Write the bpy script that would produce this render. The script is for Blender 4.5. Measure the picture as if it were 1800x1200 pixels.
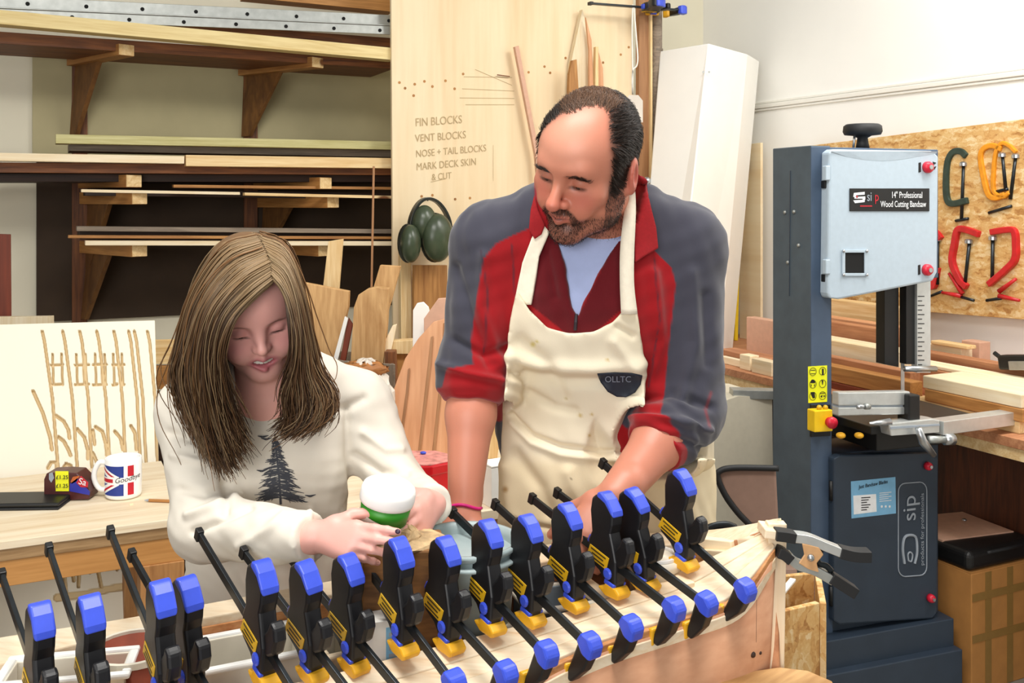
import bpy, bmesh, math, random
import numpy as np
from mathutils import Vector, Matrix, Euler
from mathutils.bvhtree import BVHTree
from mathutils.geometry import tessellate_polygon
random.seed(7); RNG = np.random.default_rng(7)
for o in list(bpy.data.objects): bpy.data.objects.remove(o)
SC = bpy.context.scene
COL = SC.collection
# ------------------------------------------------------------------ camera, world, lights, exposure
F = 1750.0; HOR = 350.0; EYE = 1.55            # focal length (px of an 1800 px frame), horizon row, eye height
cam_d = bpy.data.cameras.new('camera'); cam = bpy.data.objects.new('camera', cam_d); COL.objects.link(cam)
cam_d.sensor_width = 36; cam_d.lens = 36 * F / 1800; cam_d.shift_y = -(600 - HOR) / 1800
cam_d.clip_start = 0.05
cam.location = (0, 0, EYE); cam.rotation_euler = (math.pi / 2, 0, 0)
SC.camera = cam
W = bpy.data.worlds.new('world'); SC.world = W; W.use_nodes = True
W.node_tree.nodes['Background'].inputs[0].default_value = (1.0, 0.985, 0.96, 1)
W.node_tree.nodes['Background'].inputs[1].default_value = 0.31
def area(name, loc, target, sx, sy, power, color):
    d = bpy.data.lights.new(name, 'AREA'); d.shape = 'RECTANGLE'; d.size = sx; d.size_y = sy; d.energy = power; d.color = color
    o = bpy.data.objects.new(name, d); COL.objects.link(o); o.location = loc
    o.rotation_euler = (Vector(target) - Vector(loc)).to_track_quat('-Z', 'Y').to_euler()
    return o
area('fill_light', (-1.0, -1.9, 1.9), (0.1, 2.0, 1.2), 2.6, 1.6, 66, (1.0, 0.98, 0.95))  # added fill behind the camera to brighten the faces
area('ceiling_light', (-0.1, 1.0, 3.3), (0.1, 1.7, 0.0), 1.8, 0.6, 54, (1.0, 0.972, 0.925))
area('ceiling_light', (1.7, 2.5, 3.3), (2.2, 3.4, 0.4), 1.8, 0.6, 54, (1.0, 0.972, 0.925))
SC.view_settings.view_transform = 'Standard'; SC.view_settings.look = 'None'
SC.view_settings.exposure = 0.27; SC.view_settings.gamma = 1.0; SC.view_settings.use_curve_mapping = False
# ------------------------------------------------------------------ geometry helpers
YAW = math.radians(25.6); CU, SU = math.cos(YAW), math.sin(YAW)
UV = Vector((CU, SU, 0)); VV = Vector((-SU, CU, 0)); ZV = Vector((0, 0, 1))   # along back wall, along right wall
def P(px, py, Y):                              # pixel + depth -> world
    return Vector(((px - 900) / F * Y, Y, EYE + (HOR - py) / F * Y))
def RM(a, b, z): return UV * a + VV * b + ZV * z    # room coordinates -> world
def YB(px, b): return b / (CU - SU * (px - 900) / F)        # depth of a pixel column on plane b
def YA(px, a): return a / (CU * (px - 900) / F + SU)
def PB(px, py, b): return P(px, py, YB(px, b))
def PA(px, py, a): return P(px, py, YA(px, a))
def AB(p): return (p.dot(UV), p.dot(VV), p.z)
def PZ(px, py, z):                             # pixel on horizontal plane z
    return P(px, py, (EYE - z) * F / (py - HOR))
def frame(x, z=None):                          # 3x3 rotation with local X along x, local Z near z
    x = Vector(x).normalized(); z = Vector(z if z is not None else (0, 0, 1))
    if abs(x.dot(z.normalized())) > .999: z = Vector((0, 1, 0))
    y = z.cross(x).normalized(); z = x.cross(y)
    return Matrix((x, y, z)).transposed()
RROOM = Matrix((UV, VV, ZV)).transposed()
# ------------------------------------------------------------------ object helpers
def thing(name, label, cat, loc=(0, 0, 0), group=None):
    o = bpy.data.objects.new(name, None); COL.objects.link(o); o.empty_display_size = .05
    o.location = loc; return tag(o, label, cat, group)
def tag(o, label, cat, group=None):
    o['label'] = label; o['category'] = cat
    if group: o['group'] = group
    return o
def world_of(o):
    m = Matrix.LocRotScale(o.location, o.rotation_quaternion if o.rotation_mode == 'QUATERNION' else o.rotation_euler, o.scale)
    return world_of(o.parent) @ o.matrix_parent_inverse @ m if o.parent else m
def adopt(o, parent):                          # parent a part that is laid out in world coordinates
    o.parent = parent; o.matrix_parent_inverse = world_of(parent).inverted()
def link(name, me, mat, parent=None, loc=(0, 0, 0), rot=None, smooth=False, bevel=0, seg=2):
    """loc in world; parents are unrotated except where parent carries a matrix (then loc is local)"""
    o = bpy.data.objects.new(name, me); COL.objects.link(o)
    if mat is not None and not me.materials: me.materials.append(MAT[mat] if isinstance(mat, str) else mat)
    o.location = Vector(loc)
    if parent is not None: adopt(o, parent)
    if rot is not None: o.rotation_mode = 'QUATERNION'; o.rotation_quaternion = rot.to_quaternion()
    if smooth: me.polygons.foreach_set('use_smooth', [True] * len(me.polygons))
    if bevel:
        m = o.modifiers.new('bevel', 'BEVEL'); m.width = bevel; m.segments = seg; m.limit_method = 'ANGLE'; m.angle_limit = .6
    return o
def struct(o): o['kind'] = 'structure'; return o
def mesh(vs, fs, name='mesh'):
    me = bpy.data.meshes.new(name); me.from_pydata([tuple(v) for v in vs], [], [tuple(f) for f in fs]); me.update(); return me
class MB:
    def __init__(s): s.v = []; s.f = []
    def add(s, vs, fs):
        n = len(s.v); s.v += [Vector(v) for v in vs]; s.f += [tuple(i + n for i in f) for f in fs]; return s
    def box(s, c, size, rot=None):
        R = rot if rot is not None else Matrix.Identity(3); c = Vector(c); h = Vector(size) / 2
        vs = [c + R @ Vector((sx * h.x, sy * h.y, sz * h.z)) for sz in (-1, 1) for sy in (-1, 1) for sx in (-1, 1)]
        return s.add(vs, [(0, 2, 3, 1), (4, 5, 7, 6), (0, 1, 5, 4), (2, 6, 7, 3), (0, 4, 6, 2), (1, 3, 7, 5)])
    def prism(s, pts, y0, y1, rot=None, o=(0, 0, 0)):   # outline in xz, extruded along y
        R = rot if rot is not None else Matrix.Identity(3); o = Vector(o); n = len(pts)
        vs = [o + R @ Vector((x, y0, z)) for x, z in pts] + [o + R @ Vector((x, y1, z)) for x, z in pts]
        tris = tessellate_polygon([[Vector((x, z, 0)) for x, z in pts]])
        area2 = sum(pts[i][0] * pts[(i + 1) % n][1] - pts[(i + 1) % n][0] * pts[i][1] for i in range(n))
        fs = []
        if n <= 4: fs = [tuple(range(n)), tuple(reversed(range(n, 2 * n)))]
        else:
            for t in tris:
                a = [pts[i] for i in t]
                ar = (a[1][0]-a[0][0])*(a[2][1]-a[0][1]) - (a[2][0]-a[0][0])*(a[1][1]-a[0][1])
                t = t if (ar > 0) == (area2 > 0) else tuple(reversed(t))
                fs.append(tuple(t)); fs.append(tuple(n + i for i in reversed(t)))
        for i in range(n): j = (i + 1) % n; fs.append((i, i + n, j + n, j))
        if area2 < 0: fs = [tuple(reversed(f)) for f in fs]
        return s.add(vs, fs)
    def tube(s, pts, r, n=8, cap=True):
        pts = [Vector(p) for p in pts]; rs = r if isinstance(r, (list, tuple)) else [r] * len(pts)
        base = len(s.v); t0 = (pts[1] - pts[0]).normalized()
        up = Vector((0, 0, 1)) if abs(t0.z) < .9 else Vector((1, 0, 0)); nrm = (up - t0 * up.dot(t0)).normalized()
        for i, p in enumerate(pts):
            t = (pts[min(i + 1, len(pts) - 1)] - pts[max(i - 1, 0)]).normalized()
            nrm = (nrm - t * nrm.dot(t)).normalized(); b = t.cross(nrm)
            for k in range(n):
                a = 2 * math.pi * k / n; s.v.append(p + (nrm * math.cos(a) + b * math.sin(a)) * rs[i])
        for i in range(len(pts) - 1):
            for k in range(n):
                k2 = (k + 1) % n; s.f.append((base + i*n + k, base + i*n + k2, base + (i+1)*n + k2, base + (i+1)*n + k))
        if cap:
            s.f.append(tuple(base + k for k in reversed(range(n)))); e = base + (len(pts) - 1) * n; s.f.append(tuple(e + k for k in range(n)))
        return s
    def lathe(s, prof, n=28, o=(0, 0, 0), rot=None, closed=False):   # profile (r,z) about local z
        R = rot if rot is not None else Matrix.Identity(3); o = Vector(o); base = len(s.v); m = len(prof)
        for r, z in prof:
            for k in range(n):
                a = 2 * math.pi * k / n; s.v.append(o + R @ Vector((r * math.cos(a), r * math.sin(a), z)))
        for i in range(m if closed else m - 1):
            i2 = (i + 1) % m
            for k in range(n):
                k2 = (k + 1) % n; s.f.append((base + i*n + k, base + i*n + k2, base + i2*n + k2, base + i2*n + k))
        if not closed:
            if prof[0][0] > 1e-5: s.f.append(tuple(base + k for k in reversed(range(n))))
            if prof[-1][0] > 1e-5: e = base + (m-1)*n; s.f.append(tuple(e + k for k in range(n)))
        return s
    def sweep(s, pts, w, t, nrm):                # rectangular bar following points; w across in the plane normal to nrm, t along nrm
        pts = [Vector(p) for p in pts]; nrm = Vector(nrm).normalized(); base = len(s.v); n = len(pts)
        for i, p in enumerate(pts):
            d = (pts[min(i + 1, n - 1)] - pts[max(i - 1, 0)]).normalized(); a = nrm.cross(d).normalized()
            s.v += [p + a * w / 2 + nrm * t / 2, p - a * w / 2 + nrm * t / 2, p - a * w / 2 - nrm * t / 2, p + a * w / 2 - nrm * t / 2]
        for i in range(n - 1):
            for k in range(4): s.f.append((base + 4*i + k, base + 4*i + (k+1) % 4, base + 4*i + 4 + (k+1) % 4, base + 4*i + 4 + k))
        s.f += [tuple(base + k for k in (3, 2, 1, 0)), tuple(base + 4*(n-1) + k for k in range(4))]
        return s
    def ball(s, c, r, n=14, m=9, rot=None):
        r = r if isinstance(r, (tuple, list)) else (r, r, r); R = rot if rot is not None else Matrix.Identity(3); c = Vector(c)
        vs = [c + R @ Vector((0, 0, -r[2]))]; fs = []
        for i in range(1, m):
            t = math.pi * i / m
            for k in range(n):
                a = 2 * math.pi * k / n; vs.append(c + R @ Vector((r[0]*math.sin(t)*math.cos(a), r[1]*math.sin(t)*math.sin(a), -r[2]*math.cos(t))))
        vs.append(c + R @ Vector((0, 0, r[2]))); L = len(vs) - 1
        for k in range(n):
            k2 = (k+1) % n; fs.append((0, 1+k2, 1+k)); fs.append((L, L-n+k, L-n+k2))
            for i in range(m - 2): b = 1 + i*n; fs.append((b+k, b+k2, b+n+k2, b+n+k))
        return s.add(vs, fs)
    def build(s, name, mat, parent=None, smooth=False, bevel=0, seg=2, local=False):
        off = Vector((0, 0, 0)) if (parent is None or local) else world_of(parent).translation
        me = mesh([v - off for v in s.v], s.f, name)
        o = bpy.data.objects.new(name, me); COL.objects.link(o)
        me.materials.append(MAT[mat] if isinstance(mat, str) else mat)
        if parent is not None:
            if local: o.parent = parent
            else: o.location = off; adopt(o, parent)
        if smooth: me.polygons.foreach_set('use_smooth', [True] * len(me.polygons))
        if bevel:
            m = o.modifiers.new('bevel', 'BEVEL'); m.width = bevel; m.segments = seg; m.limit_method = 'ANGLE'; m.angle_limit = .6
        return o
def centre(o):                                 # move a top-level mesh's origin to its base centre
    me = o.data; vs = [v.co for v in me.vertices]
    c = Vector(((min(v.x for v in vs)+max(v.x for v in vs))/2, (min(v.y for v in vs)+max(v.y for v in vs))/2, min(v.z for v in vs)))
    me.transform(Matrix.Translation(-c)); o.location = Vector(o.location) + c; return o
def obox(name, c, size, rot, mat, parent=None, bevel=.0015, jitter=0):
    """box with its own axes so that grain runs along its local X"""
    m = MB().box((0, 0, 0), size)
    if jitter:
        for v in m.v: v += Vector((random.uniform(-1, 1), random.uniform(-1, 1), random.uniform(-1, 1))) * jitter
    return link(name, mesh(m.v, m.f, name), mat, parent, c, rot, bevel=bevel)
def beam(name, p0, p1, w, t, mat, parent=None, up=(0, 0, 1), bevel=.0015, jitter=0):
    p0, p1 = Vector(p0), Vector(p1)
    return obox(name, (p0 + p1) / 2, ((p1 - p0).length, w, t), frame(p1 - p0, up), mat, parent, bevel, jitter)
def slab(name, poly, thick, mat, parent=None, origin=None, bevel=.0015, graindir=None):
    """flat board from 3D outline (list of world points), given thickness away from the camera; local X = grain"""
    poly = [Vector(p) for p in poly]; c = sum(poly, Vector()) / len(poly)
    n = Vector((0, 0, 0))
    for i in range(len(poly)): n += (poly[i] - c).cross(poly[(i + 1) % len(poly)] - c)
    n.normalize()
    if n.dot(c - Vector((0, 0, EYE))) < 0: n = -n               # points away from the camera
    g = Vector(graindir) if graindir is not None else poly[1] - poly[0]
    x = (g - n * g.dot(n)).normalized(); z = x.cross(n)          # local: x grain, y = n (away), z
    R = Matrix((x, n, z)).transposed(); Ri = R.transposed()
    pts = [(q.x, q.z) for q in (Ri @ (p - c) for p in poly)]
    m = MB().prism(pts, 0, thick)
    return link(name, mesh(m.v, m.f, name), mat, parent, c, R, bevel=bevel)
def copy_tree(o, parent=None):
    c = o.copy(); COL.objects.link(c); c.parent = parent
    for ch in list(o.children): copy_tree(ch, c)
    return c
def text_mesh(body, size, extrude=0, align='CENTER', shear=0, xscale=1.0):
    cu = bpy.data.curves.new('writing', 'FONT'); cu.body = body; cu.size = size; cu.extrude = extrude; cu.align_x = align; cu.align_y = 'CENTER'; cu.shear = shear
    cu.resolution_u = 4
    t = bpy.data.objects.new('writing', cu); COL.objects.link(t)
    me = bpy.data.meshes.new_from_object(t); bpy.data.objects.remove(t); bpy.data.curves.remove(cu)
    if xscale != 1: me.transform(Matrix.Diagonal((xscale, 1, 1, 1)))
    me.materials.clear(); return me
def put_text(name, body, size, c, xdir, ydir, mat, parent, off=.001, align='CENTER', shear=0, xscale=1.0):
    x = Vector(xdir).normalized(); y = Vector(ydir); y = (y - x * y.dot(x)).normalized(); n = x.cross(y)
    R = Matrix((x, y, n)).transposed()
    me = text_mesh(body, size, .0003, align, shear, xscale)
    return link(name, me, mat, parent, Vector(c) + n * off, R)
def crom(pts, n):                              # Catmull-Rom through points, numpy (k,3)->(n,3)
    p = np.asarray([list(q) for q in pts], float); p = np.vstack([2*p[0]-p[1], p, 2*p[-1]-p[-2]]); k = len(p) - 3
    out = []
    for t in np.linspace(0, k - 1e-6, n):
        i = int(t); f = t - i; a, b, c, d = p[i:i+4]
        out.append(.5*((2*b)+(-a+c)*f+(2*a-5*b+4*c-d)*f*f+(-a+3*b-3*c+d)*f**3))
    return np.array(out)
# ------------------------------------------------------------------ materials
MAT = {}
def base_mat(name, rough=.5, metal=0, spec=.5):
    m = bpy.data.materials.new(name); m.use_nodes = True; nt = m.node_tree; b = nt.nodes['Principled BSDF']
    b.inputs['Roughness'].default_value = rough; b.inputs['Metallic'].default_value = metal
    b.inputs['Specular IOR Level'].default_value = spec; MAT[name] = m; return m, nt, b
def node(nt, t, **kw):
    n = nt.nodes.new(t)
    for k, v in kw.items():
        if k in n.inputs: n.inputs[k].default_value = v
        else: setattr(n, k, v)
    return n
def ramp(nt, stops):
    r = nt.nodes.new('ShaderNodeValToRGB'); e = r.color_ramp.elements
    while len(e) > 1: e.remove(e[-1])
    e[0].position = stops[0][0]; e[0].color = (*stops[0][1], 1)
    for p, c in stops[1:]: k = e.new(p); k.color = (*c, 1)
    return r
def lin(h):                                    # '#rrggbb' -> linear rgb
    h = h.lstrip('#'); c = [int(h[i:i+2], 16) / 255 for i in (0, 2, 4)]
    return tuple(x / 12.92 if x <= .04045 else ((x + .055) / 1.055) ** 2.4 for x in c)
def plain(name, col, rough=.5, metal=0, var=.06, scale=40, bump=0, spec=.5, bscale=None):
    m, nt, b = base_mat(name, rough, metal, spec); c = lin(col)
    tc = node(nt, 'ShaderNodeTexCoord'); nz = node(nt, 'ShaderNodeTexNoise', Scale=scale, Detail=4.0)
    nt.links.new(tc.outputs['Object'], nz.inputs['Vector'])
    r = ramp(nt, [(.3, tuple(x * (1 - var) for x in c)), (.7, tuple(min(1, x * (1 + var)) for x in c))])
    nt.links.new(nz.outputs['Fac'], r.inputs['Fac']); nt.links.new(r.outputs['Color'], b.inputs['Base Color'])
    if bump:
        bp = node(nt, 'ShaderNodeBump', Strength=bump, Distance=.002); n2 = node(nt, 'ShaderNodeTexNoise', Scale=bscale or scale * 4, Detail=3.0)
        nt.links.new(tc.outputs['Object'], n2.inputs['Vector']); nt.links.new(n2.outputs['Fac'], bp.inputs['Height']); nt.links.new(bp.outputs['Normal'], b.inputs['Normal'])
    return m
def wood(name, light, dark, scale=28, rough=.6, stretch=.06, knots=.0, wav=2.0, bump=.12, var=.5, axis=0):
    """grain along local X (axis 0) or local Z (axis 2)"""
    m, nt, b = base_mat(name, rough); L, D = lin(light), lin(dark)
    tc = node(nt, 'ShaderNodeTexCoord'); oi = node(nt, 'ShaderNodeObjectInfo')
    ad = node(nt, 'ShaderNodeVectorMath', operation='ADD'); sc = node(nt, 'ShaderNodeVectorMath', operation='SCALE'); sc.inputs[3].default_value = 7.3
    cx = node(nt, 'ShaderNodeCombineXYZ'); 
    for i in range(3): nt.links.new(oi.outputs['Random'], cx.inputs[i])
    nt.links.new(cx.outputs[0], sc.inputs[0]); nt.links.new(tc.outputs['Object'], ad.inputs[0]); nt.links.new(sc.outputs[0], ad.inputs[1])
    mp = node(nt, 'ShaderNodeMapping'); s3 = [1, 1, 1]; s3[axis] = stretch; mp.inputs['Scale'].default_value = s3
    nt.links.new(ad.outputs[0], mp.inputs['Vector'])
    n1 = node(nt, 'ShaderNodeTexNoise', Scale=scale, Detail=5.0, Distortion=wav); nt.links.new(mp.outputs[0], n1.inputs['Vector'])
    n2 = node(nt, 'ShaderNodeTexNoise', Scale=scale * 7, Detail=3.0); nt.links.new(mp.outputs[0], n2.inputs['Vector'])
    mx = node(nt, 'ShaderNodeMix', data_type='FLOAT'); mx.inputs[0].default_value = .35
    nt.links.new(n1.outputs['Fac'], mx.inputs[2]); nt.links.new(n2.outputs['Fac'], mx.inputs[3])
    mid = tuple(a * (1 - var) + d * var for a, d in zip(L, D))
    r = ramp(nt, [(.30, D), (.47, mid), (.62, L)]); nt.links.new(mx.outputs[0], r.inputs['Fac'])
    out = r.outputs['Color']
    hs = node(nt, 'ShaderNodeHueSaturation'); mr = node(nt, 'ShaderNodeMapRange'); mr.inputs['To Min'].default_value = .86; mr.inputs['To Max'].default_value = 1.1
    nt.links.new(oi.outputs['Random'], mr.inputs['Value']); nt.links.new(mr.outputs[0], hs.inputs['Value']); nt.links.new(out, hs.inputs['Color']); out = hs.outputs['Color']
    if knots:
        vo = node(nt, 'ShaderNodeTexVoronoi', Scale=knots); mk = node(nt, 'ShaderNodeMapping'); s4 = [1, 1, 1]; s4[axis] = .55; mk.inputs['Scale'].default_value = s4
        nt.links.new(ad.outputs[0], mk.inputs['Vector']); nt.links.new(mk.outputs[0], vo.inputs['Vector'])
        kr = ramp(nt, [(.0, (1, 1, 1)), (.06, (1, 1, 1)), (.10, (0, 0, 0))]); nt.links.new(vo.outputs['Distance'], kr.inputs['Fac'])
        km = node(nt, 'ShaderNodeMix', data_type='RGBA'); km.inputs[7].default_value = (*lin('#7a4a24'), 1)
        nt.links.new(kr.outputs['Color'], km.inputs[0]); nt.links.new(out, km.inputs[6]); out = km.outputs[2]
    nt.links.new(out, b.inputs['Base Color'])
    bp = node(nt, 'ShaderNodeBump', Strength=bump, Distance=.002); nt.links.new(mx.outputs[0], bp.inputs['Height']); nt.links.new(bp.outputs['Normal'], b.inputs['Normal'])
    return m
def osb(name):
    m, nt, b = base_mat(name, .65); tc = node(nt, 'ShaderNodeTexCoord'); outs = []
    for i, (ang, s) in enumerate(((.5, 62), (-.6, 54), (1.4, 70))):
        mp = node(nt, 'ShaderNodeMapping'); mp.inputs['Rotation'].default_value = (0, ang, 0); mp.inputs['Scale'].default_value = (.38, 1, 1)
        mp.inputs['Location'].default_value = (i * 3.1, i * 1.7, i * .9)
        nz = node(nt, 'ShaderNodeTexNoise', Scale=30.0, Detail=3.0); nt.links.new(tc.outputs['Object'], nz.inputs['Vector'])
        av = node(nt, 'ShaderNodeVectorMath', operation='MULTIPLY_ADD'); av.inputs[1].default_value = (.03, .03, .03)
        nt.links.new(nz.outputs['Color'], av.inputs[0]); nt.links.new(tc.outputs['Object'], av.inputs[2]); nt.links.new(av.outputs[0], mp.inputs['Vector'])
        vo = node(nt, 'ShaderNodeTexVoronoi', Scale=s); nt.links.new(mp.outputs[0], vo.inputs['Vector'])
        sp = node(nt, 'ShaderNodeSeparateColor'); nt.links.new(vo.outputs['Color'], sp.inputs[0]); outs.append(sp.outputs[0])
    mx = node(nt, 'ShaderNodeMath', operation='ADD'); nt.links.new(outs[0], mx.inputs[0]); nt.links.new(outs[1], mx.inputs[1])
    m2 = node(nt, 'ShaderNodeMath', operation='ADD'); nt.links.new(mx.outputs[0], m2.inputs[0]); nt.links.new(outs[2], m2.inputs[1])
    fz = node(nt, 'ShaderNodeTexNoise', Scale=160.0, Detail=3.0); nt.links.new(tc.outputs['Object'], fz.inputs['Vector'])
    m4 = node(nt, 'ShaderNodeMath', operation='ADD'); nt.links.new(m2.outputs[0], m4.inputs[0]); nt.links.new(fz.outputs['Fac'], m4.inputs[1]); m2 = m4
    m3 = node(nt, 'ShaderNodeMath', operation='DIVIDE'); nt.links.new(m2.outputs[0], m3.inputs[0]); m3.inputs[1].default_value = 4
    r = ramp(nt, [(.22, lin('#b07c42')), (.40, lin('#d3a362')), (.55, lin('#ddb677')), (.75, lin('#ecd3a4'))])
    nt.links.new(m3.outputs[0], r.inputs['Fac']); nt.links.new(r.outputs['Color'], b.inputs['Base Color'])
    bp = node(nt, 'ShaderNodeBump', Strength=.3, Distance=.002); nt.links.new(m3.outputs[0], bp.inputs['Height']); nt.links.new(bp.outputs['Normal'], b.inputs['Normal'])
def attr_mat(name, rough=.5, sss=0, bump=0, bscale=300, spec=.5, sheen=0, varscale=0):
    m, nt, b = base_mat(name, rough, 0, spec); at = node(nt, 'ShaderNodeAttribute', attribute_name='Col')
    nt.links.new(at.outputs['Color'], b.inputs['Base Color'])
    if sss: b.inputs['Subsurface Weight'].default_value = sss; b.inputs['Subsurface Radius'].default_value = (.012, .005, .003); b.inputs['Subsurface Scale'].default_value = .6
    if sheen: b.inputs['Sheen Weight'].default_value = sheen
    if bump:
        tc = node(nt, 'ShaderNodeTexCoord'); bp = node(nt, 'ShaderNodeBump', Strength=bump, Distance=.001); n2 = node(nt, 'ShaderNodeTexNoise', Scale=bscale, Detail=3.0)
        nt.links.new(tc.outputs['Object'], n2.inputs['Vector']); nt.links.new(n2.outputs['Fac'], bp.inputs['Height']); nt.links.new(bp.outputs['Normal'], b.inputs['Normal'])
    return m
wood('pine', '#ecd2a0', '#d2a96c', knots=5); wood('pale_pine', '#f2e3c4', '#e2c898', 24, var=.4)
wood('yellow_pine', '#e6d39b', '#cdb171', 24, var=.4); wood('green_pine', '#c9c38f', '#a9a164', 26)
wood('old_pine', '#c08a4c', '#8f5a28', 24, knots=4); wood('brown_wood', '#8a5226', '#4a2610', 26); wood('dark_wood', '#3c2212', '#1c0e07', 24)
wood('gusset_wood', '#7d5428', '#55351a', 12, stretch=.3); plain('recess_shade', '#3a2a1a', .8, var=.12, scale=10); plain('shaded_beige', '#b3a982', .8, var=.05, scale=6)
wood('ply', '#ebd8b4', '#dfc397', 5, stretch=.07, wav=.6, knots=2.6, axis=2, bump=.04, var=.45)
wood('ply_edge', '#d9b883', '#a97f4e', 60, stretch=.02)
wood('bench_top', '#efe0c4', '#d8bd94', 16, stretch=.08, var=.4, bump=.05); wood('bench_edge', '#b79468', '#86643c', 40); wood('bench_rail', '#d29a58', '#a86f34', 18, knots=5)
wood('bench_leg', '#b78550', '#8d5c30', 22, stretch=.12); wood('mahogany', '#c48b62', '#9d6240', 20); wood('hull_ply', '#cc9a78', '#b07a58', 9, stretch=.08, var=.5, bump=.04, wav=.8)
wood('deck', '#f4e3c6', '#e3c399', 30, stretch=.05, var=.35, bump=.05); wood('deck_edge', '#d59a62', '#b06c38', 40)
wood('fin_wood', '#d9a47a', '#c08458', 14, stretch=.08, var=.5, bump=.05); wood('rough_wood', '#d6ab73', '#a97a45', 14, stretch=.15, knots=3, wav=3, bump=.3)
wood('grey_wood', '#8d7f6d', '#62564a', 30); wood('batten', '#a87a52', '#8a5f3c', 22); wood('red_brown', '#7d3318', '#5c2410', 18); wood('bamboo', '#a08f7c', '#75675a', 40, stretch=.05)
wood('block_wood', '#9a6a38', '#5e3c1c', 20, stretch=.2); wood('cabinet', '#5a2c14', '#2e1409', 18, stretch=.1)
osb('osb')
plain('white_wall', '#f6f5f0', .8, var=.01, scale=6); plain('cream_wall', '#e9e3cc', .85, var=.02, scale=5); plain('floor', '#8d877c', .7, var=.12, scale=8)
plain('trim', '#eceae2', .6, var=.01); plain('white_paint', '#f6f5ef', .55, var=.012, scale=10); plain('white_panel', '#f3ecd8', .6, var=.02, scale=12, bump=.03)
plain('galv', '#a9aca8', .42, .6, var=.12, scale=30); plain('hole', '#0c0c0c', .9); plain('black', '#121212', .45, var=.1); plain('black_rubber', '#17181a', .6, var=.1)
plain('clamp_black', '#111114', .42, var=.15); plain('clamp_blue', '#3a52cf', .36, var=.08); plain('clamp_yellow', '#e8ac22', .42, var=.06); plain('clamp_label', '#d9ab1c', .4, var=.1)
plain('clamp_print', '#3a2d06', .6); plain('steel_dark', '#33373a', .35, .75, var=.15); plain('steel', '#b9bcbe', .32, .9, var=.1); plain('alu', '#cfd2d0', .38, .7, var=.06)
plain('saw_blue', '#47586e', .5, var=.10, scale=14); plain('saw_side', '#4d5a64', .55, var=.12, scale=16); plain('saw_door', '#b4c4d0', .5, var=.03, scale=60); plain('saw_dark', '#2e3a48', .45, var=.1, scale=12)
plain('red_knob', '#d3203a', .35); plain('yellow_sticker', '#eef01e', .5, var=.02); plain('switch_yellow', '#f2c81a', .4); plain('sticker_blue', '#7db7dc', .45); plain('sticker_white', '#f1f4f6', .5); plain('print_black', '#191919', .6); plain('print_white', '#e9ecee', .5); plain('print_grey', '#9aa3ad', .5)
plain('red_print', '#c01c2c', .5); plain('navy_print', '#20398e', .35); plain('ceramic', '#f7f7f5', .18, var=.01); plain('red_tin', '#c5141f', .28, var=.05); plain('tin_lid', '#d98f88', .35, var=.45, scale=45)
plain('card_white', '#f3f1ea', .7, var=.02); plain('cardboard', '#b07a3e', .8, var=.08, scale=20); plain('tape', '#8b6a35', .5); plain('pack_brown', '#4b1d1c', .35, var=.25, scale=30); plain('pack_blue', '#2a2f9c', .35); plain('pack_orange', '#c0622a', .4, var=.3)
plain('green_label', '#2f8a1e', .4, var=.05); plain('tub_white', '#f7f7f3', .35, var=.01); plain('tub_clear', '#dfd7ca', .3, var=.03); plain('bucket', '#a9b9ba', .4, var=.04); plain('cream_plastic', '#ece4d2', .45, var=.03); plain('brick_red', '#8e3f26', .7, var=.15); plain('box_grey', '#7f8a92', .6, var=.05)
plain('foam_brown', '#8f7263', .75, var=.06); plain('beige_metal', '#d9d2bd', .55, var=.03); plain('ear_green', '#3f4a36', .3, var=.2, scale=20); plain('ear_dark', '#20241d', .35); plain('g_green', '#36473f', .4, .3, var=.2); plain('g_orange', '#e2931f', .4, var=.12); plain('g_red', '#c31f25', .35, var=.12)
plain('level_yellow', '#e5c21d', .4); plain('string', '#f4f1e6', .8); plain('paper_bag', '#d6cdc0', .5, var=.08, scale=14); plain('bag_top', '#a46a35', .6, var=.25, scale=30); plain('pencil_line', '#b8a27a', .9); plain('pencil_dark', '#6f6350', .9)
plain('pink_wood', '#d2a68c', .6, var=.06); plain('tooth', '#f3eee2', .25, var=.01); plain('eye_white', '#e9e4de', .2, var=.01); plain('iris', '#2c1d14', .2); plain('nail', '#3a2a3e', .3); plain('bracelet', '#d4187c', .6, var=.2); plain('stone', '#c2a57c', .85, var=.35, scale=55, bump=.6, bscale=120)
plain('tshirt', '#a9b6de', .8, var=.03, scale=60, bump=.1); plain('trousers', '#5c5446', .85, var=.1); plain('jeans', '#39465e', .85, var=.12, scale=80); plain('shoe', '#2b2420', .6); plain('zip', '#2a2027', .5); plain('badge', '#1b2231', .6, var=.1); plain('badge_print', '#7c8494', .6); plain('tree_print', '#40434b', .8, var=.2)
plain('clothing_white', '#f3f1ee', .85, var=.02); plain('spring_orange', '#c79a6b', .5, var=.12, scale=60)
# ================================================================== the setting
def quad(name, pts, mat):
    return struct(MB().add(pts, [(0, 1, 2, 3)]).build(name, mat))
struct(MB().box((0.6, 2.2, -.05), (9, 9, .1)).build('floor', 'floor'))
struct(obox('wall_back', RM(.2, 4.66, 1.8), (6.6, .12, 3.8), RROOM, 'cream_wall', bevel=0))
struct(obox('wall_right', RM(3.46, 2.2, 1.8), (.12, 5.04, 3.8), RROOM, 'white_wall', bevel=0))
tr = struct(obox('trim_1', RM(3.393, 2.2, 2.03), (.014, 4.8, .022), RROOM, 'trim', bevel=.004))
for dz, w in ((.018, .010), (-.018, .009)):
    obox('moulding', RM(3.40 - w / 2, 2.2, 2.03 + dz), (w, 4.8, .012), RROOM, 'trim', tr, bevel=.003)
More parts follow.
